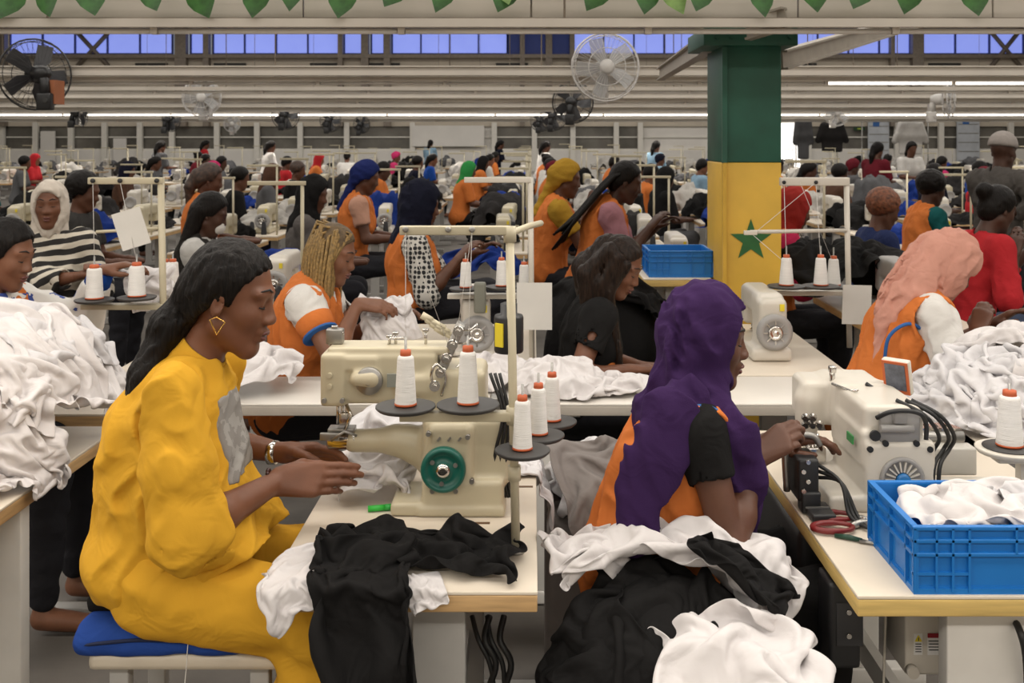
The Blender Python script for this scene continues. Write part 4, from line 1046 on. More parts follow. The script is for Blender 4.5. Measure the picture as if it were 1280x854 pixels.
# threads from cones over the top arm to the tension block
for a, b in ((P(507, 443, 2.39), P(507, 288, 2.385)), (P(585, 440, 2.40), P(590, 288, 2.385)), (P(507, 288, 2.385), P(560, 430, 2.68)), (P(590, 288, 2.385), P(570, 425, 2.68))):
    MB().tube([a, b], 0.0007, 4).build('sewing_thread', m_thread, ts)
gm = empty('marker_pen', P(473, 637, 2.66), 0, 'short bright green marker on the table under the cream machine', 'pen')
c0 = P(460, 640, 2.655); c0[2] = TZ + 0.009; c1 = c0 + V(0.062, 0.015, 0)
MB().cyl(c0, c0 + (c1 - c0) * 0.7, 0.008, n=10).build('barrel', mat('bright_green', (0.03, 0.45, 0.05), 0.4), gm); MB().cyl(c0 + (c1 - c0) * 0.68, c1, 0.0085, n=10).build('pen_cap', mat('bright_green2', (0.02, 0.36, 0.05), 0.4), gm)
for px, py, d, w in ((585, 655, 2.58, 0.11), (656, 608, 2.85, 0.045)):
    MB().box(V(P(px, py, d)[0], d, TZ + 0.0006), (w, 0.012, 0.001)).build('table_slot', mat('slot_brown', (0.12, 0.06, 0.025), 0.7), tab_m)
for i, (px, q) in enumerate(((598, 8), (606, -6), (614, 5), (625, -5))):
    MB().hose([P(px - q, 770, 2.5), P(px, 800, 2.46), P(px + 14, 830, 2.45), P(px + 10 + q, 870, 2.46), P(px + 4, 950, 2.5)], 0.006 + 0.002 * (i % 2), 7).build('hanging_cable', m_cable, tab_m)
# ================================================================ woman in yellow at the cream machine
m_yc = clothm('yellow_cotton', (0.62, 0.33, 0.028), 0.85, 0.12)
m_print = pattern('grey_shirt_print', (0.22, 0.205, 0.19), (0.30, 0.285, 0.265), 'blot', 26, 0.52)
YW = 2.50
Jy = pose(P(289, 372, YW), 0.0, 0.22, 0.26, 0.0, 1.09, hands=[P(346, 602, 2.50), P(352, 566, 2.78)], neck_lean=0.32, seat=(-0.865, YW, 0.735), pole=[(-0.45, -0.9, -0.6), (-0.3, 0.5, -0.8)], hdir=[(1, 0.12, 0.03), (1, -0.12, 0.02)])
Jy['handR'] = dict(n=(0, -0.9, 0.45), sd=(0, 0.45, 0.9), curl=(0.22, 0.28, 0.34, 0.40), thumb_in=0.6)
Jy['handL'] = dict(n=(0, 0.75, 0.65), sd=(0, -0.65, 0.75), curl=(0.25, 0.3, 0.35, 0.4), thumb_in=0.5)
for a, dy in (('R', -0.03), ('L', 0.10)):
    hp_ = Jy['hip' + a]; Jy['K' + a] = V(-0.48, hp_[1] + dy, 0.625 if a == 'R' else 0.64); Jy['A' + a] = V(-0.60, hp_[1] + dy * 0.8, 0.09)
yw = empty('person', (Jy['P'][0], YW, 0), 0, 'woman in a yellow outfit sewing at the cream machine', 'person')
nd_ = nrm(Jy['H'] - Jy['N'])
neck = [cap(Jy['N'] - Jy['t'] * 0.03, Jy['H'] - Jy['hu'] * 0.055 - Jy['hf'] * 0.018, 0.055, 0.050, 0.03)]
solid('body', torso(Jy, -0.014, 0.04) + leg_prims(Jy, -0.012) + foot_prims(Jy) + neck + head_prims(Jy) + arm_prims(Jy), 0.0046, skin(0), yw, smooth=1)
face_marks(Jy, yw)
t, f, l = Jy['t'], Jy['tf'], Jy['l']; s_ = Jy['s']; Y0 = V(0, 1, 0)
C, Pv, N = Jy['C'], Jy['P'], Jy['N']
n_add = [cap(Pv + t * 0.10, C - t * 0.02, 0.155, 0.145, 0.05, (f, 0.85)), ell(C - f * 0.01, V(0.125, 0.150, 0.165), frame(f, t), 0.05), cap(Jy['SL'] - t * 0.02 - l * 0.02, Jy['SR'] - t * 0.02 + l * 0.02, 0.070, None, 0.05), cap(N - t * 0.035, C, 0.075, 0.11, 0.05),
         ell(C + f * 0.075 - t * 0.06, V(0.07, 0.13, 0.08), frame(f, t), 0.05), cap(C - f * 0.05 - t * 0.06, V(-0.925, YW, 0.76), 0.13, 0.145, 0.06, (Y0, 1.18)), ell((-0.905, YW, 0.735), (0.165, 0.20, 0.12), None, 0.05),
         cap((-0.84, YW, 0.92), (-0.78, YW, 0.80), 0.135, 0.13, 0.06, (Y0, 1.4)), cap((-0.76, YW - 0.09, 0.795), (-0.66, YW - 0.09, 0.745), 0.085, 0.065, 0.06), cap((-0.76, YW + 0.09, 0.80), (-0.66, YW + 0.09, 0.755), 0.085, 0.065, 0.06)]
fl = [cap(P(150, 700, 2.36), P(200, 620, 2.38), 0.012, 0.008, 0.03), cap(P(178, 540, 2.42), P(168, 640, 2.40), 0.012, 0.010, 0.03)]
n_sub = [cap(N + nd_ * 0.0, N + nd_ * 0.2, 0.062, 0.075, 0.01, op='sub')]
dsp = creases(11, 0.20, 0.0065, V(0.3, 0.1, 1), 0.3); dsp2 = creases(12, 0.10, 0.0028, V(0.8, 0, 0.35), 0.3)
cut_hem = [(P(145, 756, YW), V(0.42, 0, -0.9))]
solid('shirt', n_add + fl + n_sub, 0.0058, m_yc, yw, disp=lambda p: dsp(p) + dsp2(p), cuts=cut_hem, smooth=1)
MB().lathe(N - nd_ * 0.012 + f * 0.004, nd_ + f * 0.12, [(0.076, -0.02), (0.071, 0.0), (0.066, 0.018), (0.063, 0.036), (0.059, 0.037), (0.060, 0.0)], 28).build('collar', m_yc, yw)
dsl = creases(13, 0.17, 0.0045, V(0.15, 0, 1), 0.3)
for a, sg in (('R', -1), ('L', 1)):
    S, E, W = Jy['S' + a], Jy['E' + a], Jy['W' + a]; e2 = E + (W - E) * 0.16; d2 = nrm(W - E)
    top = S + l * sg * -0.01 + t * 0.005
    e2 = E + (W - E) * 0.24; d2 = nrm(W - E + V(0, 0, -0.04)); mid = S + (E - S) * 0.5 + l * sg * 0.004
    sv = [cap(top, mid, 0.072, 0.078, 0.03), cap(mid, E + V(0.0, 0, -0.004), 0.076, 0.076, 0.03), cap(E + V(0.0, 0, -0.008), e2 - V(0, 0, 0.012), 0.074, 0.080, 0.04, end=True), cap(E + (W - E) * 0.05 - V(0, 0, 0.03), e2 - V(0, 0, 0.032), 0.055, 0.064, 0.03, end=True)]
    sv += [cap(e2 - d2 * 0.07 - V(0, 0, 0.010), e2 + d2 * 0.06 - V(0, 0, 0.016), 0.062, 0.072, 0.006, op='sub')]
    sl_o = solid('sleeve', sv, 0.0055, m_yc, yw, disp=lambda p: dsl(p) + dsp2(p), smooth=1)
v, q = sdf_mesh(n_add + fl + n_sub, 0.008, lambda p: dsp(p) + dsp2(p) - 0.003, [(P(268, 0, 2.40), (-1, 0, 0)), (V(0, 0, P(0, 492, 2.45)[2]), (0, 0, 1)), (V(0, 0, P(0, 600, 2.45)[2]), (0, 0, -1)), (V(0, YW - 0.09, 0), (0, -1, 0)), (V(0, YW + 0.13, 0), (0, 1, 0))])
link_mesh('chest_print', mesh_from(v, quads=q), yw, m_print)
lg = [ell(Pv - V(0, 0, 0.005), V(0.165, 0.20, 0.118), None, 0.05)]
for a in 'RL':
    h_, K, A = Jy['hip' + a], Jy['K' + a], Jy['A' + a]
    lg += [cap(h_ - V(0, 0, 0.005), K, 0.112, 0.082, 0.05), cap(K, K + (A - K) * 0.95, 0.080, 0.095, 0.04, end=True)]
d3 = creases(21, 0.20, 0.008, V(1, 0, -0.15), 0.3)
solid('trousers', lg, 0.008, m_yc, yw, disp=lambda p: d3(p) + dsp2(p), smooth=1)
H, hf, hu = Jy['H'], Jy['hf'], Jy['hu']; hl = frame(hf, hu)[1]
hair = scalp(Jy, 0.009, -0.016)
tail = [P(238, 372, 2.5), P(214, 408, 2.49), P(184, 470, 2.46), P(162, 535, 2.43), P(150, 600, 2.40), P(144, 665, 2.40)]; tr = [0.040, 0.046, 0.040, 0.028, 0.017, 0.008]
hair = hair[:2] + [cap(tail[i], tail[i + 1], tr[i], tr[i + 1], 0.025) for i in range(5)] + [ell(H - hf * 0.085 + hu * 0.0, (0.04, 0.05, 0.05), None, 0.03)] + hair[2:]
solid('hair', hair, 0.0055, BLACKHAIR(), yw, disp=folds(31, 0.016, 0.0022, V(0.6, 0, 1), 0.12))
m_gold = mat('gold', (0.75, 0.45, 0.12), 0.25, metal=1.0, var=0.05)
ear = H - hl * 0.079 - hf * 0.004 - hu * 0.03
e0 = ear + V(0.0, -0.012, -0.004)
MB().tube([e0 + V(-0.012, 0, -0.006), e0 + V(0.004, 0, 0.0), e0 + V(0.024, 0, -0.012), e0 + V(0.004, 0, -0.042)], 0.0022, 6, closed=True).build('earring', m_gold, yw)
wl = Jy['WL']; MB().lathe(wl - Jy['hdL'] * 0.035, Jy['hdL'], [(0.030, 0), (0.032, 0.0), (0.032, 0.022), (0.030, 0.022)], 20).build('cuff_bracelet', m_chrome, yw)
wr = Jy['WR']
bd = MB()
for i in range(18):
    a = i * 2 * math.pi / 18; o1 = nrm(np.cross(Jy['hdR'], V(0, 0, 1))); o2 = np.cross(o1, Jy['hdR'])
    bd.ball(wr - Jy['hdR'] * 0.02 + 0.029 * (math.cos(a) * o1 + math.sin(a) * o2), 0.0052, 7, 5)
bd.build('bead_bracelet', mat('dark_red_beads', (0.06, 0.015, 0.012), 0.3, var=0.5, nscale=60), yw)
# ---------------------------------------------------------------- stool and blue cushion
stl = empty('work_stool', (-0.95, 2.5, 0), 0, 'cream wooden stool with grey legs under the blue cushion', 'stool')
z_s = 0.555; ys = 2.54
MB().box((-0.80, ys, z_s - 0.02), (0.46, 0.34, 0.04), bev=0.015).build('seat', mat('ply_seat', (0.62, 0.55, 0.44), 0.4, var=0.06), stl)
for lx in (-0.97, -0.64):
    for ly in (ys - 0.12, ys + 0.12): MB().box((lx, ly, (z_s - 0.04) / 2), (0.045, 0.035, z_s - 0.04), bev=0.004).build('leg', m_legs, stl)
for ly in (ys - 0.12, ys + 0.12): MB().box((-0.805, ly, 0.16), (0.29, 0.03, 0.04)).build('stretcher', m_legs, stl)
m_bc = clothm('blue_cushion_cotton', (0.02, 0.06, 0.27), 0.85, 0.15)
q = [rbx((-0.865, ys, z_s + 0.036), (0.40, 0.36, 0.072), 0.035, None, 0.02), cap((-1.04, ys - 0.165, z_s + 0.022), (-0.69, ys - 0.165, z_s + 0.022), 0.021, None, 0.02)]
cu = solid('seat_cushion', q, 0.007, m_bc, None, disp=folds(41, 0.13, 0.003), label='blue cotton cushion on the stool of the woman in yellow', cat='cushion')
yp = ys - 0.188
MB().tube(smooth_path([V(-1.05, yp + 0.006, z_s + 0.024), V(-1.0, yp, z_s + 0.034), V(-0.90, yp - 0.002, z_s + 0.043), V(-0.79, yp, z_s + 0.038), V(-0.665, yp + 0.012, z_s + 0.02)]), 0.004, 6).build('piping', mat('navy_piping', (0.005, 0.012, 0.05), 0.8), cu)
MB().hose([V(-0.77, yp + 0.03, z_s + 0.075), V(-0.785, yp - 0.006, z_s + 0.05), V(-0.79, yp - 0.01, z_s - 0.01), V(-0.793, yp - 0.01, z_s - 0.07), V(-0.77, yp - 0.01, z_s - 0.11)], 0.0012, 5).build('loose_thread', m_thread, cu)
q = [rbx((-1.00, ys + 0.02, z_s + 0.09), (0.12, 0.28, 0.05), 0.02)]
solid('folded_cloth', q, 0.01, clothm('black_jersey', (0.010, 0.0095, 0.0095)), None, label='folded black cloth at the rear of the blue cushion', cat='cloth')
# ================================================================ woman in the purple scarf
m_pur = clothm('purple_jersey', (0.036, 0.015, 0.064), 0.9, 0.2)
m_org = clothm('orange_vest_cloth', (0.55, 0.16, 0.038), 0.8, 0.12)
m_blk = clothm('black_jersey', (0.010, 0.0095, 0.0095))
m_trim = mat('blue_binding', (0.015, 0.10, 0.32), 0.7)
Jp = pose(P(884, 424, 2.66), 0.05, 0.10, 0.14, -0.14, 1.0, hands=[P(943, 572, 2.58), P(962, 556, 2.76)], neck_lean=0.30, seat=(0.33, 2.66, 0.60), pole=[(0.15, -0.35, -1), (0.2, 0.3, -1)], hdir=[(0.85, 0.15, 0.5), (0.9, -0.2, 0.25)])
Jp['handR'] = dict(n=(-0.35, -0.75, 0.55), sd=(-0.2, 0.5, 0.85), curl=(0.55, 0.65, 0.75, 0.8), thumb_in=0.7)
pw = empty('person', (0.33, 2.66, 0), 0, 'woman in a purple headscarf and orange vest in front of the cloth heap', 'person')
neck = [cap(Jp['N'] - Jp['t'] * 0.03, Jp['H'] - Jp['hu'] * 0.055 - Jp['hf'] * 0.018, 0.052, 0.048, 0.03)]
solid('body', torso(Jp, -0.012, 0.04) + leg_prims(Jp, -0.012) + foot_prims(Jp) + neck + head_prims(Jp) + arm_prims(Jp), 0.0048, skin(1), pw, smooth=1)
face_marks(Jp, pw)
d5 = folds(51, 0.08, 0.003, Jp['t'], 0.35)
solid('shirt', shirt(Jp, 0.42, 0.011, True, 0.006), 0.007, m_blk, pw, disp=d5)
t, f, l = Jp['t'], Jp['tf'], Jp['l']; SR = Jp['SR']
vp = [p for p in vest_prims(Jp, 0.030) if p['op'] == 'add'] + [cap(Jp['C'] - t * 0.1 - f * 0.02, Jp['P'] - f * 0.02 + V(0, 0, 0.03), 0.165, 0.195, 0.05, (V(0, 1, 0), 1.0))]
sb = [p for p in vest_prims(Jp, 0.030) if p['op'] == 'sub']
sb[1] = cap(SR - l * 0.03 - t * 0.03 + f * 0.015, Jp['ER'] - l * 0.09 + V(0, 0, 0.05), 0.072, 0.070, 0.015, op='sub')
d6 = creases(52, 0.16, 0.008, V(-0.3, 0, 1), 0.22)
solid('vest', vp + sb, 0.0065, m_org, pw, disp=d6, smooth=1)
vb = [p for p in vest_prims(Jp, 0.034) if p['op'] == 'add'][:6]
ex_ = [dict(p) for p in sb[:1]] ; ex_[0]['op'] = 'int'; ex_[0]['ra'] += 0.013; ex_[0]['rb'] += 0.013
solid('armhole_binding', vb + [sb[0], sb[1]] + ex_, 0.005, m_trim, pw)
hp = hijab(Jp, 0.027, 0.0, 0.0, 1.22)
N = Jp['N']; wrap = []
for i in range(9):
    a0, a1 = i * 2 * math.pi / 9, (i + 1) * 2 * math.pi / 9
    pa = lambda a: N + t * (0.045 + 0.022 * math.cos(a)) + f * (0.012 + 0.082 * math.cos(a)) + l * 0.080 * math.sin(a)
    wrap.append(cap(pa(a0), pa(a1), 0.030, None, 0.02))
bs = [P(862, 500, 2.52), P(838, 525, 2.47), P(818, 575, 2.445), P(803, 625, 2.44), P(790, 680, 2.44)]
fs = [P(893, 500, 2.56), P(912, 545, 2.50), P(925, 600, 2.52), P(928, 640, 2.56), P(940, 690, 2.58)]
nb = V(-0.15, -1, 0.1)
strips = [cap(bs[i], bs[i + 1], (0.062, 0.072, 0.070, 0.062, 0.052)[i], (0.072, 0.070, 0.062, 0.052, 0.05)[i], 0.03, (nb, 0.36)) for i in range(4)]
strips += [cap(fs[i], fs[i + 1], (0.055, 0.062, 0.062, 0.05)[i], (0.062, 0.062, 0.05, 0.04)[i], 0.03, (nb, 0.5)) for i in range(4)]
rid = [cap(P(835, 520, 2.452), P(790, 660, 2.425), 0.010, 0.012, 0.012), cap(P(850, 530, 2.45), P(812, 670, 2.425), 0.009, 0.012, 0.012), cap(P(905, 560, 2.47), P(925, 670, 2.54), 0.010, None, 0.012)]
for k0, (pa_, pb_) in enumerate(((P(850, 385, 2.585), P(835, 470, 2.585)), (P(872, 378, 2.575), P(862, 470, 2.57)), (P(895, 380, 2.58), P(885, 472, 2.575)), (P(835, 420, 2.60), P(845, 485, 2.59)))): rid.append(cap(pa_, pb_, 0.009, 0.011, 0.014))
d7 = creases(53, 0.085, 0.008, V(-0.35, 0.1, 1), 0.14)
solid('headscarf', hp[:-1] + wrap + strips + rid + hp[-1:], 0.0056, m_pur, pw, disp=d7, smooth=1)
solid('trousers', [ell(Jp['P'], (0.14, 0.18, 0.115), None, 0.04)] + leg_prims(Jp, 0.014, 0.04, 0.93), 0.010, m_blk, pw, disp=folds(54, 0.1, 0.005, V(1, 0, 0), 0.4))
# ================================================================ draped and heaped garments
m_wc = clothm('white_jersey', (0.64, 0.61, 0.605), 0.85, 0.10, 0.03)
m_wc2 = clothm('cool_white_jersey', (0.60, 0.585, 0.595), 0.85, 0.10, 0.03)
m_gc = clothm('grey_jersey', (0.20, 0.18, 0.17), 0.85, 0.10, 0.05)
def garment(label, m, c, sx, sy, shape, seed, rz=0.0, wl=0.075, amp=0.022, ratio=1.35, dirn=0.5, lift=0.012, n=52, steps=14, boxes=(), balls=(), group='garments', g=0.25, bend=0.25, thick=0.003):
    rest = (sx * ratio / n, sy * ratio / n)
    p = drape(n, n, rest, rumple(c, sx, sy, shape, seed, wl, amp, rz, dirn, lift), on_things(boxes, balls, eps=0.004 + lift * 0.5), steps, 5, g, bend, seed)
    return cloth_obj('garment', p, m, None, thick, 1, label=label, cat='cloth', group=group)
tm_box = ((-0.573, 2.19, 0.735), (0.012, 3.30, TZ)); mach = ((-0.31, 2.61, TZ), (-0.06, 2.87, 1.0))
BM = [tm_box, mach]; EF = [(1, -1, 2.19)]
GA = 'garments on the middle table'
garment('white garment draped over the corner of the middle table beside the yellow trousers', m_wc, (-0.47, 2.30), 0.30, 0.26, flat(TZ, EF + [(0, -1, -0.573)]), 3, 0.45, 0.07, 0.014, 1.25, 0.2, 0.004, boxes=BM, group=GA)
garment('black garment lying on the middle table in front of the cream machine', m_blk, (-0.27, 2.37), 0.48, 0.25, flat(TZ, EF), 8, -0.10, 0.085, 0.028, 1.35, 1.0, 0.014, boxes=BM, group=GA)
garment('black garment hanging down over the front edge of the middle table', m_blk, (-0.35, 2.14), 0.26, 0.46, flat(TZ, EF), 5, 0.10, 0.09, 0.026, 1.25, 0.1, 0.048, boxes=BM, group=GA)
garment('small white scrap under the black garment at the front table edge', m_wc, (-0.235, 2.21), 0.09, 0.12, flat(TZ, EF), 9, 0.2, 0.04, 0.008, 1.2, 0.3, 0.004, n=26, boxes=BM, group=GA)
garment('crumpled white garment bunched under the arm of the cream machine', m_wc, (-0.43, 2.82), 0.25, 0.30, mound((-0.43, 2.84, TZ), (0.12, 0.16, 0.10), TZ), 6, 0.2, 0.06, 0.024, 1.4, 0.7, 0.01, boxes=BM, group=GA)
garment('white cloth spread behind the cream machine', m_wc2, (-0.38, 3.12), 0.38, 0.30, mound((-0.40, 3.15, TZ), (0.18, 0.14, 0.14), TZ), 7, 0.0, 0.07, 0.024, 1.35, 0.4, 0.01, boxes=BM, group=GA)
garment('white garment hanging off the table side beside the cream machine', m_wc2, (0.02, 3.0), 0.30, 0.20, flat(TZ, [(0, 1, 0.012)]), 12, 0.0, 0.07, 0.02, 1.2, 1.5, 0.01, boxes=BM, group=GA)
# heap in front of the woman in purple, over a black sack
sk = (V(0.315, 2.32, 0.46), V(0.27, 0.20, 0.30))
solid('cloth_sack', [ell(sk[0], sk[1] - 0.015, None, 0.02), ell((0.315, 2.34, 0.2), (0.26, 0.2, 0.2), None, 0.05)], 0.015, m_blk, None, disp=folds(61, 0.15, 0.008), label='black sack bulging under the garments in front of the purple headscarf', cat='sack')
BH = [tm_box, ((0.69, 2.17, 0.735), (1.42, 3.4, TZ))]; MH = mound(sk[0], sk[1])
GH = 'garments heaped before the purple headscarf'
garment('white garment bunched behind the orange vest, at the back of the heap', m_wc, (0.13, 2.48), 0.24, 0.26, mound((0.13, 2.46, 0.60), (0.12, 0.12, 0.24)), 21, 0.1, 0.065, 0.026, 1.4, 0.9, 0.01, boxes=BH, group=GH)
garment('black garment hanging at the near side of the heap beside the middle table', m_blk, (0.12, 2.14), 0.34, 0.50, MH, 27, 0.35, 0.10, 0.026, 1.25, 0.3, 0.012, boxes=BH, group=GH)
garment('large black garment spread over the near side of the heap', m_blk, (0.27, 2.20), 0.44, 0.44, MH, 22, 0.5, 0.10, 0.022, 1.22, 1.2, 0.022, boxes=BH, group=GH)
garment('long white garment rolled across the lap on top of the heap', m_wc, (0.36, 2.40), 0.56, 0.22, mound((0.34, 2.42, 0.62), (0.30, 0.13, 0.20)), 23, -0.12, 0.07, 0.030, 1.42, 0.35, 0.020, n=58, boxes=BH, group=GH)
garment('white garment falling over the far right end of the heap', m_wc, (0.56, 2.27), 0.20, 0.40, MH, 24, 0.35, 0.07, 0.026, 1.35, 0.1, 0.028, n=56, boxes=BH, group=GH)
garment('black garment folded on the heap between two white ones', m_blk, (0.45, 2.28), 0.24, 0.14, mound(sk[0], sk[1] + 0.045), 25, -0.45, 0.06, 0.020, 1.3, 0.3, 0.040, boxes=BH, group=GH)
garment('white garment bundled lowest at the front of the heap', m_wc, (0.43, 2.09), 0.33, 0.30, mound((0.43, 2.13, 0.50), (0.19, 0.16, 0.21)), 26, 0.0, 0.075, 0.03, 1.4, 0.9, 0.034, boxes=BH, group=GH)
# heap on the left table
tl_box = ((-2.05, 1.90, 0.735), (-1.39, 3.45, TZ)); EL = [(0, 1, -1.39)]
GL = 'white garments heaped on the table behind the woman in yellow'
lab = ['white garment on the crest of the heap behind the woman in yellow', 'white garment sliding down the middle of the heap behind the woman in yellow', 'white garment hanging over the table edge behind the yellow shirt', 'white garment flat at the near end of the left heap',
       'white garment at the far foot of the heap behind the yellow shirt', 'white garment beside the ponytail on the left heap', 'white garment spread low at the picture edge on the left table', 'white garment in folds under the floral blouse']
ML = mound((-1.70, 3.22, TZ), (0.33, 0.52, 0.40), TZ, EL)
cfg = [(-1.66, 3.25, .55, .50, .9, 3), (-1.68, 2.98, .55, .50, .9, 2), (-1.46, 2.76, .42, .42, .4, 2), (-1.82, 2.58, .5, .42, .3, 1), (-1.50, 3.40, .45, .42, .7, 1), (-1.48, 3.08, .40, .42, 1.1, 4), (-1.95, 2.82, .45, .5, .5, 2), (-1.88, 3.15, .4, .45, .8, 4)]
for i, (x, y, sx, sy, dn, ly) in enumerate(cfg):
    garment(lab[i], m_wc if i % 3 else m_wc2, (x, y), sx, sy, ML, 30 + i, 0.5 * math.sin(i * 2.1), 0.06, 0.026, 1.4, dn, 0.008 + 0.011 * ly, boxes=[tl_box], group=GL, n=56)
# heap on the table at the right
tr_box = ((1.30, 3.2, 0.735), (2.75, 4.0, TZ)); tcr = ((-1.30, 3.74, 0.735), (1.20, 4.17, TZ))
GR = 'white garments heaped on the table at the right'
MR = mound((1.93, 3.55, TZ), (0.58, 0.34, 0.27), TZ)
lab = ['white garment on the near slope of the heap behind the control screen', 'white garment lying nearest the cross table in the right heap', 'white garment hanging over the front of the right heap', 'white garment on the crest of the right heap below the pink headscarf', 'white garment at the picture edge of the right heap', 'white garment behind the thread cone in the right heap']
cfg = [(1.36, 3.46, .50, .46, .6, 2), (1.08, 3.82, .40, .3, .4, 1), (1.55, 3.30, .5, .40, .9, 1), (1.85, 3.62, .6, .45, .5, 3), (2.15, 3.52, .5, .5, 1.0, 2), (1.92, 3.30, .5, .40, .7, 3)]
for i, (x, y, sx, sy, dn, ly) in enumerate(cfg):
    garment(lab[i], m_wc if i % 2 else m_wc2, (x, y), sx, sy, MR, 50 + i, 0.6 * math.sin(i * 1.7), 0.06, 0.028, 1.5, dn, 0.008 + 0.011 * ly, boxes=[tr_box, tcr], group=GR, n=56)
# on the cross table and behind
GC = 'white garments on the cross table'
for i, (x, y, sx, sy, lb) in enumerate(((0.10, 3.92, .36, .32, 'white garment at the elbow of the woman in black on the cross table'), (0.32, 3.90, .28, .20, 'white garment trailing along the cross table before the woman in black'), (-1.10, 3.95, .42, .36, 'white garment at the end of the cross table behind the yellow shirt'), (-0.18, 4.02, .36, .28, 'white garment by the white machine on the cross table'))):
    garment(lb, m_wc, (x, y), sx, sy, mound((x, y + 0.03, TZ), (sx * .5, sy * .5, (0.10, 0.05, 0.16, 0.10)[i]), TZ), 61 + i, 0.2 * i, 0.065, 0.022, 1.4, 0.5 * i, 0.01, boxes=[tcr], group=GC, n=44)
# bin of cloth between the tables
bn = empty('cloth_bin', (0.22, 3.18, 0), 0, 'grey bin stuffed with pale garments behind the orange vest', 'bin')
MB().box((0.22, 3.20, 0.32), (0.36, 0.36, 0.62), bev=0.03).build('bin_body', m_gc, bn)
MBn = mound((0.22, 3.20, 0.62), (0.19, 0.19, 0.15))
garment('pale garment stuffed into the grey bin between the tables', m_wc2, (0.22, 3.20), 0.42, 0.40, MBn, 71, 0.2, 0.065, 0.026, 1.4, 0.4, 0.012, group='garments in the grey bin', boxes=[tm_box])
garment('grey garment hanging over the side of the grey bin', m_gc, (0.24, 3.02), 0.30, 0.34, MBn, 72, 0.1, 0.08, 0.018, 1.3, 0.2, 0.075, group='garments in the grey bin', boxes=[tm_box])
# ================================================================ white machine, crate and tools on the right table
m_wm = mat('white_enamel', (0.60, 0.56, 0.49), 0.33, var=0.04, nscale=5)
m_gm = mat('grey_enamel', (0.30, 0.29, 0.28), 0.4, var=0.06)
m_yl = mat('yellow_label', (0.75, 0.6, 0.03), 0.5)
wm = empty('sewing_machine', (0.95, 2.85, TZ), 0, 'white machine with a round fan grille and a black feeder beside the blue crate', 'sewing machine')
q = [rbx((0.955, 2.80, 0.872), (0.185, 0.30, 0.186), 0.014), rbx((0.945, 2.82, 0.99), (0.160, 0.30, 0.125), 0.016), rbx((0.93, 2.98, 1.00), (0.145, 0.20, 0.115), 0.015), rbx((0.86, 3.02, 0.985), (0.16, 0.14, 0.13), 0.02, None, 0.02), cap((0.80, 2.98, 0.99), (0.80, 2.98, 0.90), 0.038, 0.03, 0.02), rbx((0.90, 2.86, 0.80), (0.26, 0.42, 0.045), 0.01), rbx((0.872, 2.80, 0.94), (0.03, 0.28, 0.10), 0.012)]
solid('body', q, 0.005, m_wm, wm, smooth=1)
fc = V(0.957, 2.652, 0.868)
g = MB().lathe(fc, (0, -1, 0), [(0.058, 0), (0.058, 0.008), (0.05, 0.014), (0.046, 0.006), (0.0, 0.006)], 32).build('fan_cover', m_gm, wm)
for i in range(18):
    a = i * 2 * math.pi / 18; e = V(math.cos(a), 0, math.sin(a)); MB().box(fc + e * 0.033 + V(0, -0.009, 0), (0.026, 0.006, 0.004), R=np.stack([e, V(0, 1, 0), np.cross(e, V(0, 1, 0))], axis=1)).build('vane', m_wm, g)
MB().lathe(fc + V(0, -0.006, 0), (0, -1, 0), [(0.018, 0), (0.018, 0.012), (0.012, 0.016), (0, 0.016)], 18).build('hub', mat('blue_hub', (0.02, 0.16, 0.42), 0.4), g)
MB().box((0.955, 2.662, 0.995), (0.105, 0.012, 0.088), bev=0.004).build('front_plate', m_gm, wm)
MB().hose([V(0.893, 2.655, 1.025), V(0.92, 2.635, 1.045), V(0.96, 2.63, 1.05), V(1.0, 2.635, 1.04), V(1.02, 2.65, 1.01), V(1.02, 2.65, 0.97)], 0.006, 8).build('handle', m_black, wm)
MB().cyl((0.90, 2.645, 1.0), (0.985, 2.645, 1.0), 0.010, n=12).box((0.952, 2.65, 1.03), (0.035, 0.02, 0.035), bev=0.004).build('roller', m_gm, wm)
for x, z in ((0.875, 0.945), (1.03, 0.945), (0.888, 0.98), (0.915, 0.96), (0.995, 0.96)): MB().cyl((x, 2.655, z), (x, 2.646, z), 0.008 if z != 0.98 else 0.014, n=12).build('screw', m_black, wm)
for i, c in enumerate(((1.02, 0.0), (1.045, 0.01), (1.06, 0.025))):
    MB().hose([V(c[0] - 0.06, 2.70, 1.06), V(c[0], 2.66, 1.03), V(c[0] + 0.045, 2.68, 0.97), V(c[0] + 0.04, 2.70, 0.93), V(c[0] - 0.0, 2.66, 0.90), V(c[0] - 0.005, 2.66, 0.82)], 0.0055, 8).build('hose', m_cable, wm)
MB().cyl((0.865, 2.95, 1.04), (0.865, 2.95, 1.09), 0.008, n=10).box((0.865, 2.95, 1.085), (0.02, 0.02, 0.02), bev=0.004).tube([V(0.85, 2.9, 1.055), V(0.88, 2.84, 1.05), V(0.89, 2.80, 1.06)], 0.004, 6).build('tension_post', m_chrome, wm)
for i in range(3): MB().cyl((0.795 + 0.014 * i, 2.95, 0.90), (0.795 + 0.014 * i, 2.95, 0.83), 0.004, n=8).build('needle_bar', m_chrome, wm)
MB().box((0.81, 2.93, 0.85), (0.05, 0.05, 0.04), bev=0.004).tube([V(0.78, 2.93, 0.93), V(0.76, 2.90, 0.90), V(0.78, 2.9, 0.86)], 0.006, 6).build('presser_foot', m_chrome, wm)
for i in range(5): MB().lathe((0.775 + 0.02 * (i % 3), 2.90, 0.94 + 0.02 * (i // 3)), (-0.3, -1, 0), [(0.012, 0), (0.012, 0.006), (0.006, 0.012), (0.008, 0.02)], 12).build('tension_disc', m_chrome, wm)
MB().box((0.845, 2.72, 0.955), (0.004, 0.05, 0.022)).build('green_label', mat('green_label', (0.03, 0.25, 0.06), 0.5), wm)
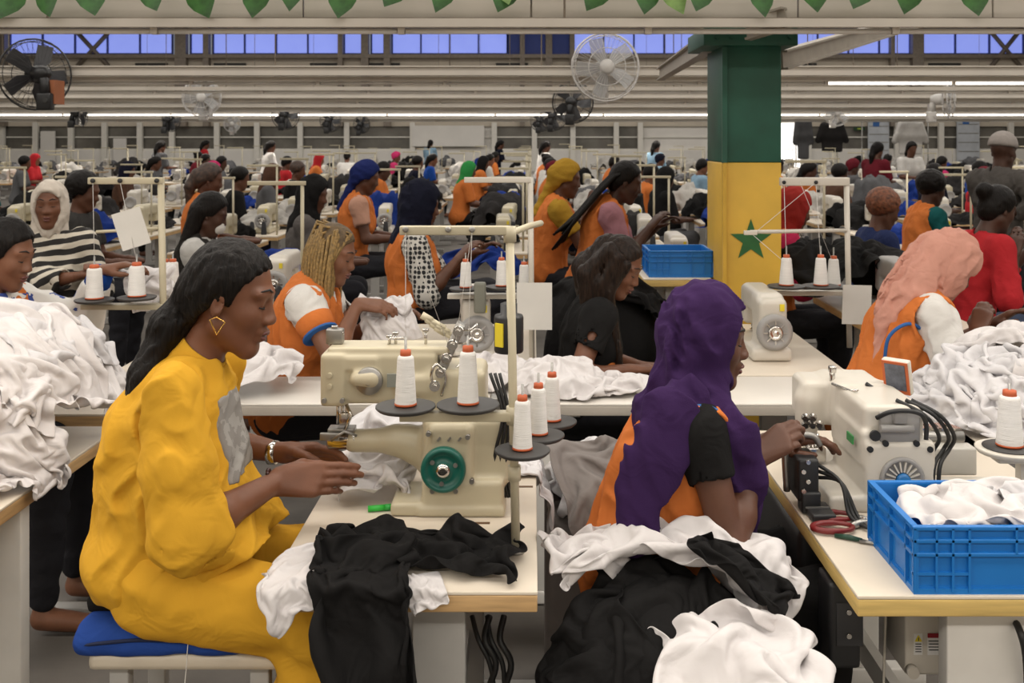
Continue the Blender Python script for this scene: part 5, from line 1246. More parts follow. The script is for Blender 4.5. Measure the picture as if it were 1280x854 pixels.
# black feeder at the table edge
MB().box((0.715, 2.70, 0.865), (0.055, 0.11, 0.11), bev=0.008).box((0.72, 2.66, 0.81), (0.05, 0.05, 0.055), bev=0.006).box((0.735, 2.62, 0.793), (0.06, 0.10, 0.022), bev=0.005).build('feeder', m_black, wm)
MB().hose([V(0.672, 2.70, 0.82), V(0.668, 2.70, 0.93), V(0.69, 2.70, 0.965), V(0.74, 2.70, 0.965), V(0.76, 2.70, 0.94)], 0.009, 8).build('feeder_frame', m_dull, wm)
for i in range(4): MB().cyl((0.70 + 0.012 * (i % 2), 2.642, 0.84 + 0.025 * i), (0.70 + 0.012 * (i % 2), 2.636, 0.84 + 0.025 * i), 0.006, n=8).build('feeder_screw', m_chrome, wm)
MB().box((0.73, 2.60, 0.80), (0.03, 0.02, 0.006)).box((0.73, 2.62, 0.805), (0.06, 0.004, 0.004)).build('pedal_plate', m_dull, wm)
for i in range(3): MB().hose([V(0.74, 2.69, 0.90 - 0.02 * i), V(0.79, 2.62, 0.87), V(0.80 + 0.01 * i, 2.58, 0.80), V(0.83, 2.52, 0.79), V(0.88, 2.52, 0.79)], 0.005, 7).build('feeder_cable', m_cable, wm)
# control screen on an arm
sp = P(1122, 470, 2.88); rz = -0.75
sc = empty('control_screen', sp, 0, 'small control screen with an orange bezel above the white machine', 'screen')
Rz = np.array([[math.cos(rz), -math.sin(rz), 0], [math.sin(rz), math.cos(rz), 0], [0, 0, 1]]) @ np.array([[1, 0, 0], [0, 0.97, -0.24], [0, 0.24, 0.97]])
MB().box(sp, (0.078, 0.022, 0.10), R=Rz, bev=0.005).build('casing', m_wm, sc)
MB().box(sp + Rz @ V(0, -0.012, 0), (0.074, 0.003, 0.095), R=Rz).build('bezel', mat('orange_bezel', (0.50, 0.11, 0.03), 0.5), sc)
MB().box(sp + Rz @ V(0, -0.014, 0.002), (0.058, 0.002, 0.076), R=Rz).build('glass', mat('dim_screen', (0.10, 0.11, 0.14), 0.12, var=0.3, nscale=40), sc)
MB().tube([sp + V(0.01, 0.01, -0.05), sp + V(0.015, 0.0, -0.09), V(0.94, 2.88, 1.06)], 0.006, 7).build('stalk', m_black, sc)
# blue crate
m_bl = mat('blue_crate_plastic', (0.008, 0.16, 0.50), 0.4, var=0.06, nscale=4)
def crate(x0, x1, y0, y1, z0, h, label, ribs=True, flip=1):
    r = empty('plastic_crate', ((x0 + x1) / 2, (y0 + y1) / 2, z0), 0, label, 'crate', 'blue plastic crates')
    cx, cy = (x0 + x1) / 2, (y0 + y1) / 2; w, d = x1 - x0, y1 - y0; t = 0.008; i_ = 0.012
    MB().box((cx, cy, z0 + 0.006), (w - 0.03, d - 0.03, 0.012)).box((cx, cy, z0 + 0.012), (w - 0.012, d - 0.012, 0.008)).build('bottom', m_bl, r)
    for nm, c, sz in (('front_wall', (cx, y0 + i_, z0 + h / 2), (w - 2 * i_, t, h - 0.01)), ('back_wall', (cx, y1 - i_, z0 + h / 2), (w - 2 * i_, t, h - 0.01)), ('side_wall', (x0 + i_, cy, z0 + h / 2), (t, d - 2 * i_, h - 0.01)), ('side_wall', (x1 - i_, cy, z0 + h / 2), (t, d - 2 * i_, h - 0.01))):
        MB().box(c, sz).build(nm, m_bl, r)
    for zz in ((h - 0.005, h * 0.78, h * 0.58) if ribs else (h - 0.004,)):
        o = 0.012 if zz < h - 0.006 else 0.018
        MB().box((cx, y0 + 0.007, z0 + zz), (w, 0.014, 0.009), bev=0.002).box((cx, y1 - 0.007, z0 + zz), (w, 0.014, 0.009), bev=0.002).box((x0 + 0.007, cy, z0 + zz), (0.014, d - 0.0285, 0.0085)).box((x1 - 0.007, cy, z0 + zz), (0.014, d - 0.0285, 0.0085)).build('rim' if zz > h - 0.006 else 'rib', m_bl, r)
    if ribs:
        for xx in (x0 + 0.004, x0 + 0.05, x0 + 0.085, x0 + 0.12, x1 - 0.12, x1 - 0.05, x1 - 0.004): MB().box((xx, y0 + 0.006, z0 + h / 2), (0.005, 0.012, h - 0.01)).build('upright_rib', m_bl, r)
        for xx in (x0 + 0.22, x0 + 0.36): MB().box((xx, y0 + 0.006, z0 + h * 0.79), (0.005, 0.012, h * 0.4)).build('upright_rib', m_bl, r)
        for yy in (y0 + 0.004, y0 + 0.05, y0 + 0.15, y1 - 0.05, y1 - 0.004): MB().box((x0 + 0.006, yy, z0 + h / 2), (0.012, 0.005, h - 0.01)).build('upright_rib', m_bl, r)
        MB().box((x0 + 0.06, y0 + 0.007, z0 + h * 0.3), (0.12, 0.012, 0.006)).build('rib', m_bl, r)
        MB().box((cx, cy, z0 + 0.006), (w - 0.004, d - 0.004, 0.012)).build('foot_rim', m_bl, r)
    return r
crate(0.81, 1.41, 2.175, 2.475, TZ, 0.145, 'large blue plastic crate holding white cloth on the right table')
garment('white garment filling the large blue crate', m_wc, (1.10, 2.325), 0.50, 0.26, mound((1.12, 2.33, TZ + 0.05), (0.40, 0.22, 0.085), TZ + 0.06), 81, 0.0, 0.06, 0.028, 1.4, 0.6, 0.006, group='garments in the blue crate', boxes=[((0.82, 2.19, TZ), (1.4, 2.46, TZ + 0.04))])
garment('rumpled white garment on top at the picture edge of the blue crate', m_wc2, (1.23, 2.32), 0.26, 0.24, mound((1.20, 2.33, TZ + 0.09), (0.2, 0.16, 0.06), TZ + 0.07), 82, 0.3, 0.06, 0.02, 1.35, 1.0, 0.012, group='garments in the blue crate')
# scissors and snips
m_red = mat('dark_red_grip', (0.16, 0.012, 0.012), 0.35, var=0.1)
scx = empty('scissors', (0.78, 2.56, TZ), 0, 'scissors with dark red loop handles lying at the table edge', 'scissors')
for c, rx, ry, a in (((0.768, 2.60), 0.050, 0.026, 0.0), ((0.742, 2.525), 0.050, 0.028, 0.06)):
    pts = [V(c[0] + rx * math.cos(b) * math.cos(a) - ry * math.sin(b) * math.sin(a), c[1] + rx * math.cos(b) * math.sin(a) + ry * math.sin(b), TZ + 0.011) for b in np.linspace(0, 2 * math.pi, 22, endpoint=False)]
    MB().tube(pts, [0.008 if -2 < math.cos(b) < 0.3 else 0.006 for b in np.linspace(0, 2 * math.pi, 22, endpoint=False)], 8, closed=True).build('handle', m_red, scx)
MB().tube([V(0.79, 2.535, TZ + 0.01), V(0.83, 2.56, TZ + 0.011), V(0.93, 2.60, TZ + 0.008)], [0.008, 0.010, 0.002], 8).build('blade', m_dull, scx)
MB().tube([V(0.81, 2.595, TZ + 0.012), V(0.835, 2.565, TZ + 0.014), V(0.93, 2.53, TZ + 0.008)], [0.008, 0.010, 0.002], 8).build('blade', m_dull, scx)
MB().cyl((0.833, 2.563, TZ + 0.012), (0.833, 2.563, TZ + 0.022), 0.007, n=10).build('pivot_screw', m_chrome, scx)
sn = empty('thread_snips', (0.77, 2.46, TZ), 0, 'slim dark green thread snips in front of the red scissors', 'snips')
MB().tube([V(0.735, 2.485, TZ + 0.006), V(0.765, 2.468, TZ + 0.008), V(0.79, 2.452, TZ + 0.007)], [0.005, 0.007, 0.005], 8).build('handle', mat('dark_green_grip', (0.012, 0.05, 0.03), 0.5), sn)
MB().tube([V(0.785, 2.457, TZ + 0.006), V(0.835, 2.425, TZ + 0.005)], [0.005, 0.001], 6).tube([V(0.783, 2.45, TZ + 0.006), V(0.835, 2.424, TZ + 0.005)], [0.004, 0.001], 6).build('blade', m_dull, sn)
# single cone on its plate, machine parts behind the crate
c = P(1262, 558, 2.62)
st2 = empty('thread_stand', (c[0], c[1], TZ), 0, 'cream plate arm with one white cone behind the blue crate', 'thread stand', 'thread stands')
MB().lathe(c - V(0, 0, 0.004), (0, 0, 1), [(0.02, -0.015), (0.078, -0.012), (0.084, -0.004), (0.084, 0.0), (0.08, 0.001)], 30).build('dish', m_wm, st2)
MB().lathe(c - V(0, 0, 0.002), (0, 0, 1), [(0.066, 0), (0.066, 0.002), (0.03, 0.003)], 28).build('pad', m_disc, st2)
MB().cyl(c, c + V(0, 0, 0.16), 0.0035, n=6).build('spindle', m_dull, st2)
MB().box(c + V(0.03, 0.02, -0.03), (0.12, 0.05, 0.03), bev=0.006).box(c + V(0.06, 0.05, -0.11), (0.03, 0.03, 0.16)).build('bracket', m_wm, st2)
cone(c + V(0, 0, 0.002), 0.128, 0.033, 0.0245, 'big white thread cone alone on the dish behind the blue crate')
m_gl = mat('grey_cream_panel', (0.45, 0.43, 0.39), 0.4, var=0.06)
mp = empty('puller_unit', (1.16, 2.90, TZ), 0, 'low cream puller unit with dark rollers behind the blue crate', 'machine unit')
MB().box((1.16, 2.86, 0.855), (0.14, 0.06, 0.075), bev=0.005).build('gear_box', m_gl, mp); MB().box((1.14, 2.80, 0.80), (0.26, 0.05, 0.035), bev=0.005).build('rail', m_wm, mp)
for x in (1.06, 1.13, 1.20): MB().box((x, 2.775, 0.81), (0.055, 0.02, 0.028), bev=0.003).build('block', m_wm, mp)
MB().cyl((1.03, 2.90, 0.905), (1.22, 2.90, 0.905), 0.016, n=12).build('roller', m_dull, mp); MB().box((1.075, 2.88, 0.86), (0.02, 0.06, 0.09)).build('side_plate', m_black, mp)
for i in range(6): MB().box((1.05 + 0.03 * i, 2.93, 0.925), (0.02, 0.06, 0.006), rz=0.3 * (i % 2)).build('guide', m_chrome, mp)
# under the right table
cb = empty('control_box', (0.935, 2.50, 0.49), 0, 'cream control box with warning labels under the right table', 'control box')
MB().box((0.935, 2.49, 0.60), (0.105, 0.14, 0.24), bev=0.008).build('casing', m_wm, cb)
m_ink = mat('label_ink', (0.05, 0.05, 0.05), 0.6, var=0); m_lw = mat('label_white', (0.75, 0.74, 0.72), 0.5, var=0)
MB().box((0.912, 2.4185, 0.555), (0.020, 0.002, 0.05)).build('warning_label', m_lw, cb)
MB().prism([V(0.903, 2.417, 0.562), V(0.921, 2.417, 0.562), V(0.912, 2.417, 0.578)], (0, -1, 0), 0.001).build('warning_triangle', m_yl, cb)
MB().box((0.912, 2.4155, 0.568), (0.002, 0.001, 0.008)).build('warning_mark', m_ink, cb)
MB().box((0.955, 2.4185, 0.555), (0.042, 0.002, 0.05)).build('rating_label', m_lw, cb); MB().box((0.955, 2.417, 0.576), (0.042, 0.002, 0.010)).build('red_band', mat('label_red', (0.28, 0.01, 0.02), 0.5), cb)
for i in range(4):
    MB().box((0.953 - 0.002 * (i % 2), 2.4172, 0.563 - 0.007 * i), (0.034 - 0.006 * (i % 2), 0.001, 0.0022)).build('print_line', m_ink, cb); MB().box((0.912, 2.4172, 0.556 - 0.006 * i), (0.014, 0.001, 0.002)).build('print_line', m_ink, cb)
MB().cyl((0.895, 2.42, 0.495), (0.895, 2.40, 0.495), 0.014, n=14).build('cable_gland', m_wm, cb); MB().cyl((0.99, 2.43, 0.59), (0.99, 2.41, 0.59), 0.007, n=8).build('knob', m_black, cb)
db = empty('pedal_box', (0.715, 2.42, 0.5), 0, 'black bolted box under the edge of the right table', 'box')
MB().box((0.725, 2.42, 0.62), (0.075, 0.10, 0.20), bev=0.012).build('casing', m_black, db); MB().box((0.735, 2.369, 0.625), (0.062, 0.004, 0.10), bev=0.002).build('plate', mat('dark_grey_plate', (0.03, 0.03, 0.032), 0.5), db)
for z in (0.655, 0.60): MB().cyl((0.732, 2.367, z), (0.732, 2.362, z), 0.006, n=10).build('bolt', m_chrome, db)
MB().box((0.735, 2.367, 0.705), (0.022, 0.002, 0.03)).build('sticker', m_lw, db)
for i in range(5): MB().box((0.732, 2.3655, 0.714 - 0.004 * i), (0.014 - 0.004 * (i % 2), 0.001, 0.0016)).build('print_line', m_ink, db)
MB().hose([P(1107, 765, 2.5), P(1106, 800, 2.5), P(1104, 870, 2.5), P(1103, 960, 2.5)], 0.0035, 6).build('hanging_cable', m_wm, tab_r)
MB().hose([P(1262, 766, 2.3), P(1275, 790, 2.22), P(1283, 830, 2.22), P(1285, 930, 2.25)], 0.008, 7).build('hanging_cable', m_cable, tab_r)
MB().box((0.74, 2.95, 0.45), (0.10, 0.6, 0.56), bev=0.02).build('belt_guard', m_black, tab_r)
# ================================================================ stock machines and stands for the other rows
def machine_meshes(h):
    """lockstitch machine, handwheel towards -Y, needle towards +Y; origin on the table"""
    b = [rbx((0, 0.0, 0.03), (0.175, 0.46, 0.055), 0.012), rbx((0.01, -0.13, 0.15), (0.125, 0.17, 0.24), 0.025, None, 0.02), rbx((0.01, 0.02, 0.235), (0.115, 0.36, 0.11), 0.025, None, 0.02), rbx((0.005, 0.19, 0.19), (0.10, 0.085, 0.18), 0.02, None, 0.015)]
    v, q = sdf_mesh(b, h, smooth=1); body = mesh_from(v, quads=q)
    w = MB().lathe((0.01, -0.218, 0.13), (0, -1, 0), [(0.078, 0), (0.08, 0.01), (0.075, 0.028), (0.055, 0.034), (0.05, 0.026), (0.0, 0.026)], 22).mesh()
    hb = MB().lathe((0.01, -0.245, 0.13), (0, -1, 0), [(0.032, 0), (0.032, 0.008), (0.022, 0.010), (0.02, 0.006), (0.008, 0.006), (0.006, 0.012), (0, 0.012)], 16)
    for i in range(8):
        a = i * math.pi / 4; e = V(math.cos(a), 0, math.sin(a)); hb.box(V(0.01, -0.246, 0.13) + e * 0.042, (0.020, 0.004, 0.006), R=np.stack([e, V(0, 1, 0), np.cross(e, V(0, 1, 0))], axis=1))
    nb = MB().cyl((0.005, 0.2, 0.10), (0.005, 0.2, 0.062), 0.005, n=6).box((0.005, 0.2, 0.064), (0.02, 0.03, 0.006)).mesh()
    lb = MB().box((0.045, -0.219, 0.235), (0.02, 0.004, 0.03)).mesh()
    return [('body', body), ('handwheel', w), ('hub', hb.mesh()), ('needle_bar', nb), ('label', lb)]
MM = machine_meshes(0.009)
for n_, me in MM: me.materials.append({'body': m_wm, 'handwheel': m_gm, 'hub': m_chrome, 'needle_bar': m_chrome, 'label': m_yl}[n_])
def machine(loc, label, rz=0.0, group='white sewing machines', body=None, far=False, sc=1.0):
    r = empty('sewing_machine', loc, rz, label, 'sewing machine', group); r.scale = (sc, sc, sc)
    for n_, me in (MM[:2] if far else MM):
        o = bpy.data.objects.new(n_, me); COL.objects.link(o); o.parent = r
        if n_ == 'body' and body is not None: o.material_slots[0].link = 'OBJECT'; o.material_slots[0].material = body
    return r
SP = MB().tube([(0, 0, 0), (0, 0, 0.74)], 0.011, 8).mesh(); SF = MB().lathe((0, 0, 0), (0, 0, 1), [(0.022, 0), (0.022, 0.008), (0.012, 0.012)], 10).mesh()
SA = MB().box((-0.15, 0, 0.74), (0.34, 0.026, 0.024), bev=0.003).mesh(); SL_ = MB().box((-0.10, 0, 0.30), (0.22, 0.03, 0.018)).mesh(); SB = MB().box((0, 0.12, 0.36), (0.016, 0.26, 0.016)).mesh()
for me in (SP, SA, SL_, SF, SB): me.materials.append(m_cream)
SD = MB().lathe((0, 0, 0), (0, 0, 1), [(0.02, -0.01), (0.055, -0.009), (0.062, -0.003), (0.062, 0)], 16).mesh(); SD.materials.append(m_disc)
SPAP = MB().box((0, 0, 0), (0.12, 0.003, 0.16)).mesh(); SPAP.materials.append(mat('paper', (0.62, 0.60, 0.56), 0.8, var=0.03))
def stand(loc, label, rz=0.0, group='thread stands', far=False, plates=((-0.09, 0), (-0.20, 0)), sc=1.0):
    r = empty('thread_stand', loc, rz, label, 'thread stand', group); r.scale = (sc, sc, sc)
    for n_, me in (('pole', SP), ('upper_arm', SA)) if far else (('pole', SP), ('flange', SF), ('upper_arm', SA), ('lower_arm', SL_), ('side_arm', SB)):
        o = bpy.data.objects.new(n_, me); COL.objects.link(o); o.parent = r
    if not far:
        for x, y in plates:
            o = bpy.data.objects.new('cone_plate', SD); COL.objects.link(o); o.parent = r; o.location = (x, y, 0.32)
    return r
def paper(loc, rz, tilt, label, sc=1.0):
    o = tag(bpy.data.objects.new('paper_card', SPAP), label, 'paper', 'paper cards on the thread stands'); COL.objects.link(o); o.location = [float(c) for c in loc]; o.rotation_euler = (0, tilt, rz); o.scale = (sc, sc, sc)
machine((1.04, 4.66, TZ), 'white sewing machine with a grey motor wheel in front of the painted column', 0.0)
machine((-0.27, 4.62, TZ), 'white sewing machine behind the cream one, beside the blond braids', 0.1)
# stand beside the column: bar at y 230, cones, paper
s0 = P(1062, 452, 4.75); s0[2] = TZ
ts3 = empty('thread_stand', s0, 0, 'white thread stand with three cones to the side of the painted column', 'thread stand', 'thread stands')
MB().tube([s0, P(1058, 226, 4.75)], 0.013, 12).build('pole', m_wm, ts3)
MB().box((P(1018, 0, 4.75)[0], 4.75, P(0, 227, 4.75)[2]), (0.32, 0.035, 0.038), bev=0.004).build('upper_arm', m_wm, ts3)
for px in (980, 1020): MB().lathe(P(px, 228, 4.73), (0, -1, 0), [(0.009, -0.002), (0.009, 0.004), (0.003, 0.005)], 10).build('thread_eye', m_black, ts3)
MB().cyl(P(1058, 288, 4.74), P(938, 290, 4.70), 0.009, n=8).build('guide_rod', m_wm, ts3)
MB().box(P(938, 291, 4.69), (0.06, 0.02, 0.02), bev=0.003).build('guide_clip', m_wm, ts3)
MB().box(P(1010, 366, 4.75), (0.36, 0.05, 0.022), bev=0.003).build('lower_arm', m_wm, ts3)
for i, px in enumerate((983, 1026, 1042)):
    c = P(px, 357, 4.66 if i < 2 else 4.85); plate(c, 0.085, ts3, 0.18)
    cone(c + V(0, 0, 0.002), 0.125, 0.033, 0.022, ('white cone nearest the green star', 'white cone in the middle of the stand by the column', 'white cone next to the pole of the stand by the column')[i])
for a_, b_ in ((P(983, 330, 4.66), P(938, 291, 4.69)), (P(1026, 330, 4.66), P(1020, 228, 4.73)), (P(1042, 330, 4.85), P(1000, 228, 4.73)), (P(983, 330, 4.66), P(980, 228, 4.73)), (P(1020, 228, 4.73), P(945, 290, 4.69))): MB().tube([a_, b_], 0.0012, 4).build('sewing_thread', m_thread, ts3)
paper(P(1071, 381, 4.70), 0.05, 0.03, 'blank paper card hanging on the stand between the column and the pink headscarf', 1.12)
# stand at the left with two cones
s0 = P(206, 470, 3.9); s0[2] = TZ
ts4 = empty('thread_stand', s0, 0, 'cream thread stand with two cones before the floral blouse', 'thread stand', 'thread stands')
MB().tube([s0, P(201, 222, 3.9)], 0.013, 12).build('pole', m_cream, ts4); MB().box((P(158, 0, 3.9)[0], 3.9, P(0, 226, 3.9)[2]), (0.285, 0.03, 0.026), bev=0.004).build('upper_arm', m_cream, ts4)
for px in (116, 150, 196): MB().lathe(P(px, 226, 3.88), (0, -1, 0), [(0.009, -0.002), (0.009, 0.004), (0.003, 0.005)], 10).build('thread_eye', m_black, ts4)
MB().box((P(158, 0, 3.9)[0], 3.9, P(0, 383, 3.9)[2]), (0.33, 0.05, 0.02), bev=0.003).build('lower_arm', m_cream, ts4)
MB().tube([P(204, 372, 3.9), P(206, 366, 4.3), P(217, 362, 4.55)], 0.008, 8).build('rear_arm', m_cream, ts4)
MB().cyl(P(205, 285, 3.9), P(120, 290, 3.85), 0.006, n=8).build('guide_rod', m_cream, ts4)
for i, px in enumerate((118, 171)):
    c = P(px, 374 if i == 0 else 371, 3.85); plate(c, 0.072, ts4, 0.16); cone(c + V(0, 0, 0.002), 0.115, 0.033, 0.026, ('white cone at the hand of the woman in the floral blouse', 'white cone nearer the pole before the floral blouse')[i])
    MB().tube([c + V(0, 0, 0.13), P((116, 150)[i], 227, 3.88)], 0.001, 4).build('sewing_thread', m_thread, ts4)
for i, (px, py, d, lb) in enumerate(((206, 352, 4.3, 'white cone just behind the pole before the floral blouse'), (216, 350, 4.5, 'white cone half hidden by the pole at the left stand'))):
    plate(P(px, py + 10, d), 0.06, ts4, 0.15); cone(P(px, py + 10, d), 0.115, 0.03, 0.022, lb)
paper(P(164, 286, 3.86), 0.1, -0.3, 'tilted blank paper hanging on the left thread stand', 0.9)
# stand behind the cream machine
s0 = P(665, 470, 4.45); s0[2] = TZ
ts5 = empty('thread_stand', s0, 0, 'tall white thread stand behind the cream one, with a paper card', 'thread stand', 'thread stands')
MB().tube([s0, P(663, 222, 4.45)], 0.012, 12).build('pole', m_wm, ts5); MB().box((P(622, 0, 4.45)[0], 4.45, P(0, 225, 4.45)[2]), (0.29, 0.03, 0.024), bev=0.004).build('upper_arm', m_wm, ts5)
MB().box((P(610, 0, 4.45)[0], 4.45, P(0, 370, 4.45)[2]), (0.35, 0.05, 0.02), bev=0.003).build('lower_arm', m_wm, ts5)
for i, (px, py, d) in enumerate(((582, 360, 4.4), (627, 358, 4.4), (655, 362, 4.6))):
    c = P(px, py, d); plate(c, 0.07, ts5, 0.15); cone(c + V(0, 0, 0.002), 0.11, 0.026, 0.019, ('white cone left of the three behind the cream stand', 'white cone in the middle of the three behind the cream stand', 'white cone beside the paper card behind the cream stand')[i])
paper(P(668, 383, 4.35), 0.0, 0.0, 'white paper card hanging behind the black canister', 1.25)
crate(0.655, 1.02, 5.75, 6.1, P(0, 347, 5.75)[2], 0.15, 'small blue crate on a table beside the painted column')
table(0.62, 1.0, 5.70, 6.30, 'yellow-edged table that carries the small blue crate beside the column', z=P(0, 347, 5.75)[2], edge=m_edgey)
# second upper machine head beside the white one in row two
MB().box(P(600, 372, 4.35), (0.05, 0.05, 0.13), bev=0.01).build('oil_bottle', mat('grey_green_bottle', (0.16, 0.16, 0.13), 0.5), label='grey oil bottle with a yellow label behind the tension rollers', cat='bottle')
garment('white cloth held up by the woman with blond braids', m_wc, (-0.62, 4.36), 0.26, 0.34, flat(1.03, [(1, -1, 4.34)]), 91, 0.1, 0.10, 0.018, 1.12, 0.05, 0.0, group='cloth held by workers', g=0.0)
garment('white cloth held at the cone by the woman in the floral blouse', m_wc, (-1.50, 3.98), 0.22, 0.26, flat(1.22, [(1, -1, 4.0)]), 92, 0.3, 0.10, 0.014, 1.1, 0.05, 0.0, group='cloth held by workers', g=0.0)
# ================================================================ workers in the second and third rows
def cl(n, c): return clothm('cloth_' + n, c)
ORG = m_org; BH_ = BLACKHAIR()
fl_ = pattern('floral_blouse', (0.66, 0.64, 0.60), (0.03, 0.06, 0.25), 'blot', 14, 0.60)
dots = pattern('dotted_blouse', (0.01, 0.01, 0.012), (0.5, 0.48, 0.44), 'dot', 38, 0.46)
strp = pattern('striped_top', (0.015, 0.013, 0.012), (0.60, 0.55, 0.46), 'stripe', 5.2, 0.55, rot=(0.5, 0.4, 0))
# floral blouse
J = pose(P(8, 318, 3.75), 0.0, 0.18, 0.32, -0.1, 1.0, hands=[P(48, 432, 3.62), P(128, 338, 3.95)], neck_lean=0.3, hdir=[(1, 0.1, 0.1), (1, 0, 0.25)])
J['handR'] = dict(n=(0, -0.4, 0.9), sd=(0, 0.9, 0.4), curl=0.3)
r = person('woman in a blue floral blouse and orange vest at the left edge', J, dict(sk=2, top=fl_, sleeve=1.75, vest=ORG, head=('bun', BH_), loose=0.006), 0.0085); face_marks(J, r)
m_cuff = cl('royal_blue', (0.012, 0.06, 0.30))
for a in 'RL':
    E, W = J['E' + a], J['W' + a]; MB().tube([E + (W - E) * 0.68, W], [0.05, 0.046], 14).build('cuff', m_cuff, r)
# blond braids
J = pose(P(416, 318, 4.45), 0.0, 0.22, 0.34, -0.15, 1.02, hands=[P(447, 380, 4.28), P(478, 388, 4.52)], neck_lean=0.35, pole=[(-0.2, -0.6, -1), (0, 0.5, -1)], hdir=[(0.9, 0.1, -0.1), (0.9, -0.1, 0.1)])
J['handR'] = dict(n=(0, -0.5, 0.85), sd=(0, 0.85, 0.5), curl=0.5)
r = person('woman with long blond braids holding up white cloth', J, dict(sk=2, top=cl('white_tee', (0.62, 0.60, 0.57)), sleeve=0.55, vest=ORG, head=('short', mat('blond_scalp', (0.10, 0.06, 0.022), 0.6, var=0.3, nscale=60)), loose=0.006), 0.009); face_marks(J, r)
m_braid = mat('blond_braid', (0.26, 0.16, 0.05), 0.6, var=0.35, nscale=90, bump=0.6, bscale=160)
H, f, u = J['H'], J['hf'], J['hu']; l = frame(f, u)[1]; rb = random.Random(5)
for i in range(34):
    a = math.radians(-65 + i * (250 / 33)); side = math.cos(a); bk = math.sin(a)
    base = H + u * (0.07 + 0.03 * math.cos(i)) - l * 0.065 * side - f * (0.02 + 0.075 * bk); out = nrm(base - H)
    p1 = H - l * 0.105 * side - f * (0.0 + 0.12 * max(bk, -0.25)) - u * 0.02; p2 = V(p1[0] - 0.01, p1[1], p1[2] - 0.16) - l * 0.012 * side; p3 = V(p2[0] + rb.uniform(-.015, .015), p2[1] - 0.01, p2[2] - rb.uniform(0.12, 0.22))
    top = H + u * 0.115 - f * 0.01 - l * 0.02 * side
    MB().tube([top, base + out * 0.022, p1, (p1 + p2) / 2 + V(rb.uniform(-.006, .006), 0, 0), p2, p3], [0.005, 0.0075, 0.008, 0.008, 0.0075, 0.004], 6).build('braid', m_braid, r)
E, S = J['ER'], J['SR']; MB().lathe(S + (E - S) * 0.30, nrm(E - S), [(0.078, 0), (0.08, 0.002), (0.076, 0.07), (0.074, 0.07)], 18).build('orange_armband', ORG, r); MB().lathe(S + (E - S) * 0.55, nrm(E - S), [(0.076, 0), (0.077, 0.002), (0.076, 0.010)], 18).build('blue_binding', m_trim, r)
# woman in black
J = pose(P(773, 333, 4.5), 0.0, 0.20, 0.50, -0.35, 1.05, hands=[P(786, 462, 4.34), P(800, 458, 4.6)], neck_lean=0.42, pole=[(-0.5, -0.5, -1), (0, 0.5, -1)], hdir=[(1, 0.2, 0), (1, -0.2, 0)])
brn = hairm('dark_brown_hair', (0.006, 0.0035, 0.0025), (0.032, 0.018, 0.012), 0.38)
r = person('woman with long loose brown hair in a black tee looking down', J, dict(sk=0, top=m_blk, sleeve=0.55, head=('short', brn)), 0.009); face_marks(J, r)
H, f, u, t, tf, N = J['H'], J['hf'], J['hu'], J['t'], J['tf'], J['N']; l = frame(f, u)[1]; q = []
for i, (a, b, c, ra) in enumerate((((-.05, -.085, .06), (-.085, -.10, -.08), (-.11, -.11, -.36), .040), ((.0, -.092, .05), (-.01, -.105, -.08), (-.02, -.13, -.42), .030), ((.04, -.08, .04), (.035, -.10, -.10), (.05, -.12, -.42), .022), ((-.08, 0, .05), (-.12, 0, -.08), (-.15, 0, -.34), .06), ((-.06, .07, .05), (-.09, .09, -.08), (-.11, .10, -.32), .045))):
    g3 = lambda w, vert: H + f * w[0] + l * w[1] + (u * w[2] if not vert else V(0, 0, w[2]))
    q += [cap(g3(a, 0), g3(b, 0), ra, ra * 1.05, 0.02), cap(g3(b, 0), g3(c, 1), ra * 1.05, ra * 0.7, 0.02)]
solid('loose_hair', q, 0.0085, brn, r, disp=folds(77, 0.03, 0.004, V(0.15, 0, 1), 0.06))
solid('vest', [cap(J['C'] + tf * 0.09 - t * 0.10 - J['l'] * 0.05, J['P'] + tf * 0.12 + t * 0.08 - J['l'] * 0.06, 0.09, 0.09, 0.03, (tf, 0.6))], 0.010, ORG, r)
# pink headscarf
J = pose(P(1186, 332, 4.15), 0.0, 0.42, 0.62, 0.1, 1.04, hands=[P(1222, 415, 4.0), P(1240, 405, 4.2)], neck_lean=0.35, pole=[(-0.1, -0.6, -1), (0, 0.5, -1)])
pink = cl('pink_scarf', (0.52, 0.26, 0.20))
r = person('woman bowed under a long pink headscarf at the right heap', J, dict(sk=1, top=cl('white_tee', (0.62, 0.60, 0.57)), sleeve=1.35, vest=ORG, head=('hijab', pink), hij=(0.026, 0.0, 0.0, 0.95), loose=0.006, hdirn=(0.5, 0, 0.86)), 0.009)
q = [cap(P(1150, 340, 4.15), P(1118, 395, 4.08), 0.085, 0.075, 0.05, (V(0.3, -1, 0.2), 0.6)), cap(P(1118, 395, 4.08), P(1102, 450, 4.06), 0.075, 0.04, 0.05, (V(0.3, -1, 0.2), 0.6)), cap(P(1170, 320, 4.15), P(1135, 370, 4.1), 0.10, 0.10, 0.06)]
solid('scarf_tail', q, 0.009, pink, r, disp=creases(78, 0.08, 0.009, V(0.5, 0, 0.86), 0.12))
MB().hose([P(1105, 455, 4.0), P(1112, 420, 3.97), P(1140, 405, 3.96), P(1170, 430, 3.98), P(1180, 442, 4.0)], 0.007, 7).build('blue_binding', m_trim, r)
# navy headscarf, dotted blouse
J = pose(P(526, 256, 6.0), 0.15, 0.05, 0.25, 0.1, 1.08, hands=[P(572, 325, 5.85), P(592, 318, 6.1)], neck_lean=0.25, seat=(-0.68, 6.0, 0.82))
person('woman in a navy headscarf, dotted blouse and orange vest standing at her machine', J, dict(sk=1, top=dots, sleeve=1.1, vest=ORG, head=('hijab', cl('navy', (0.008, 0.009, 0.02))), hij=(0.02, 0.12, 0.08, 0.9)), 0.0105)
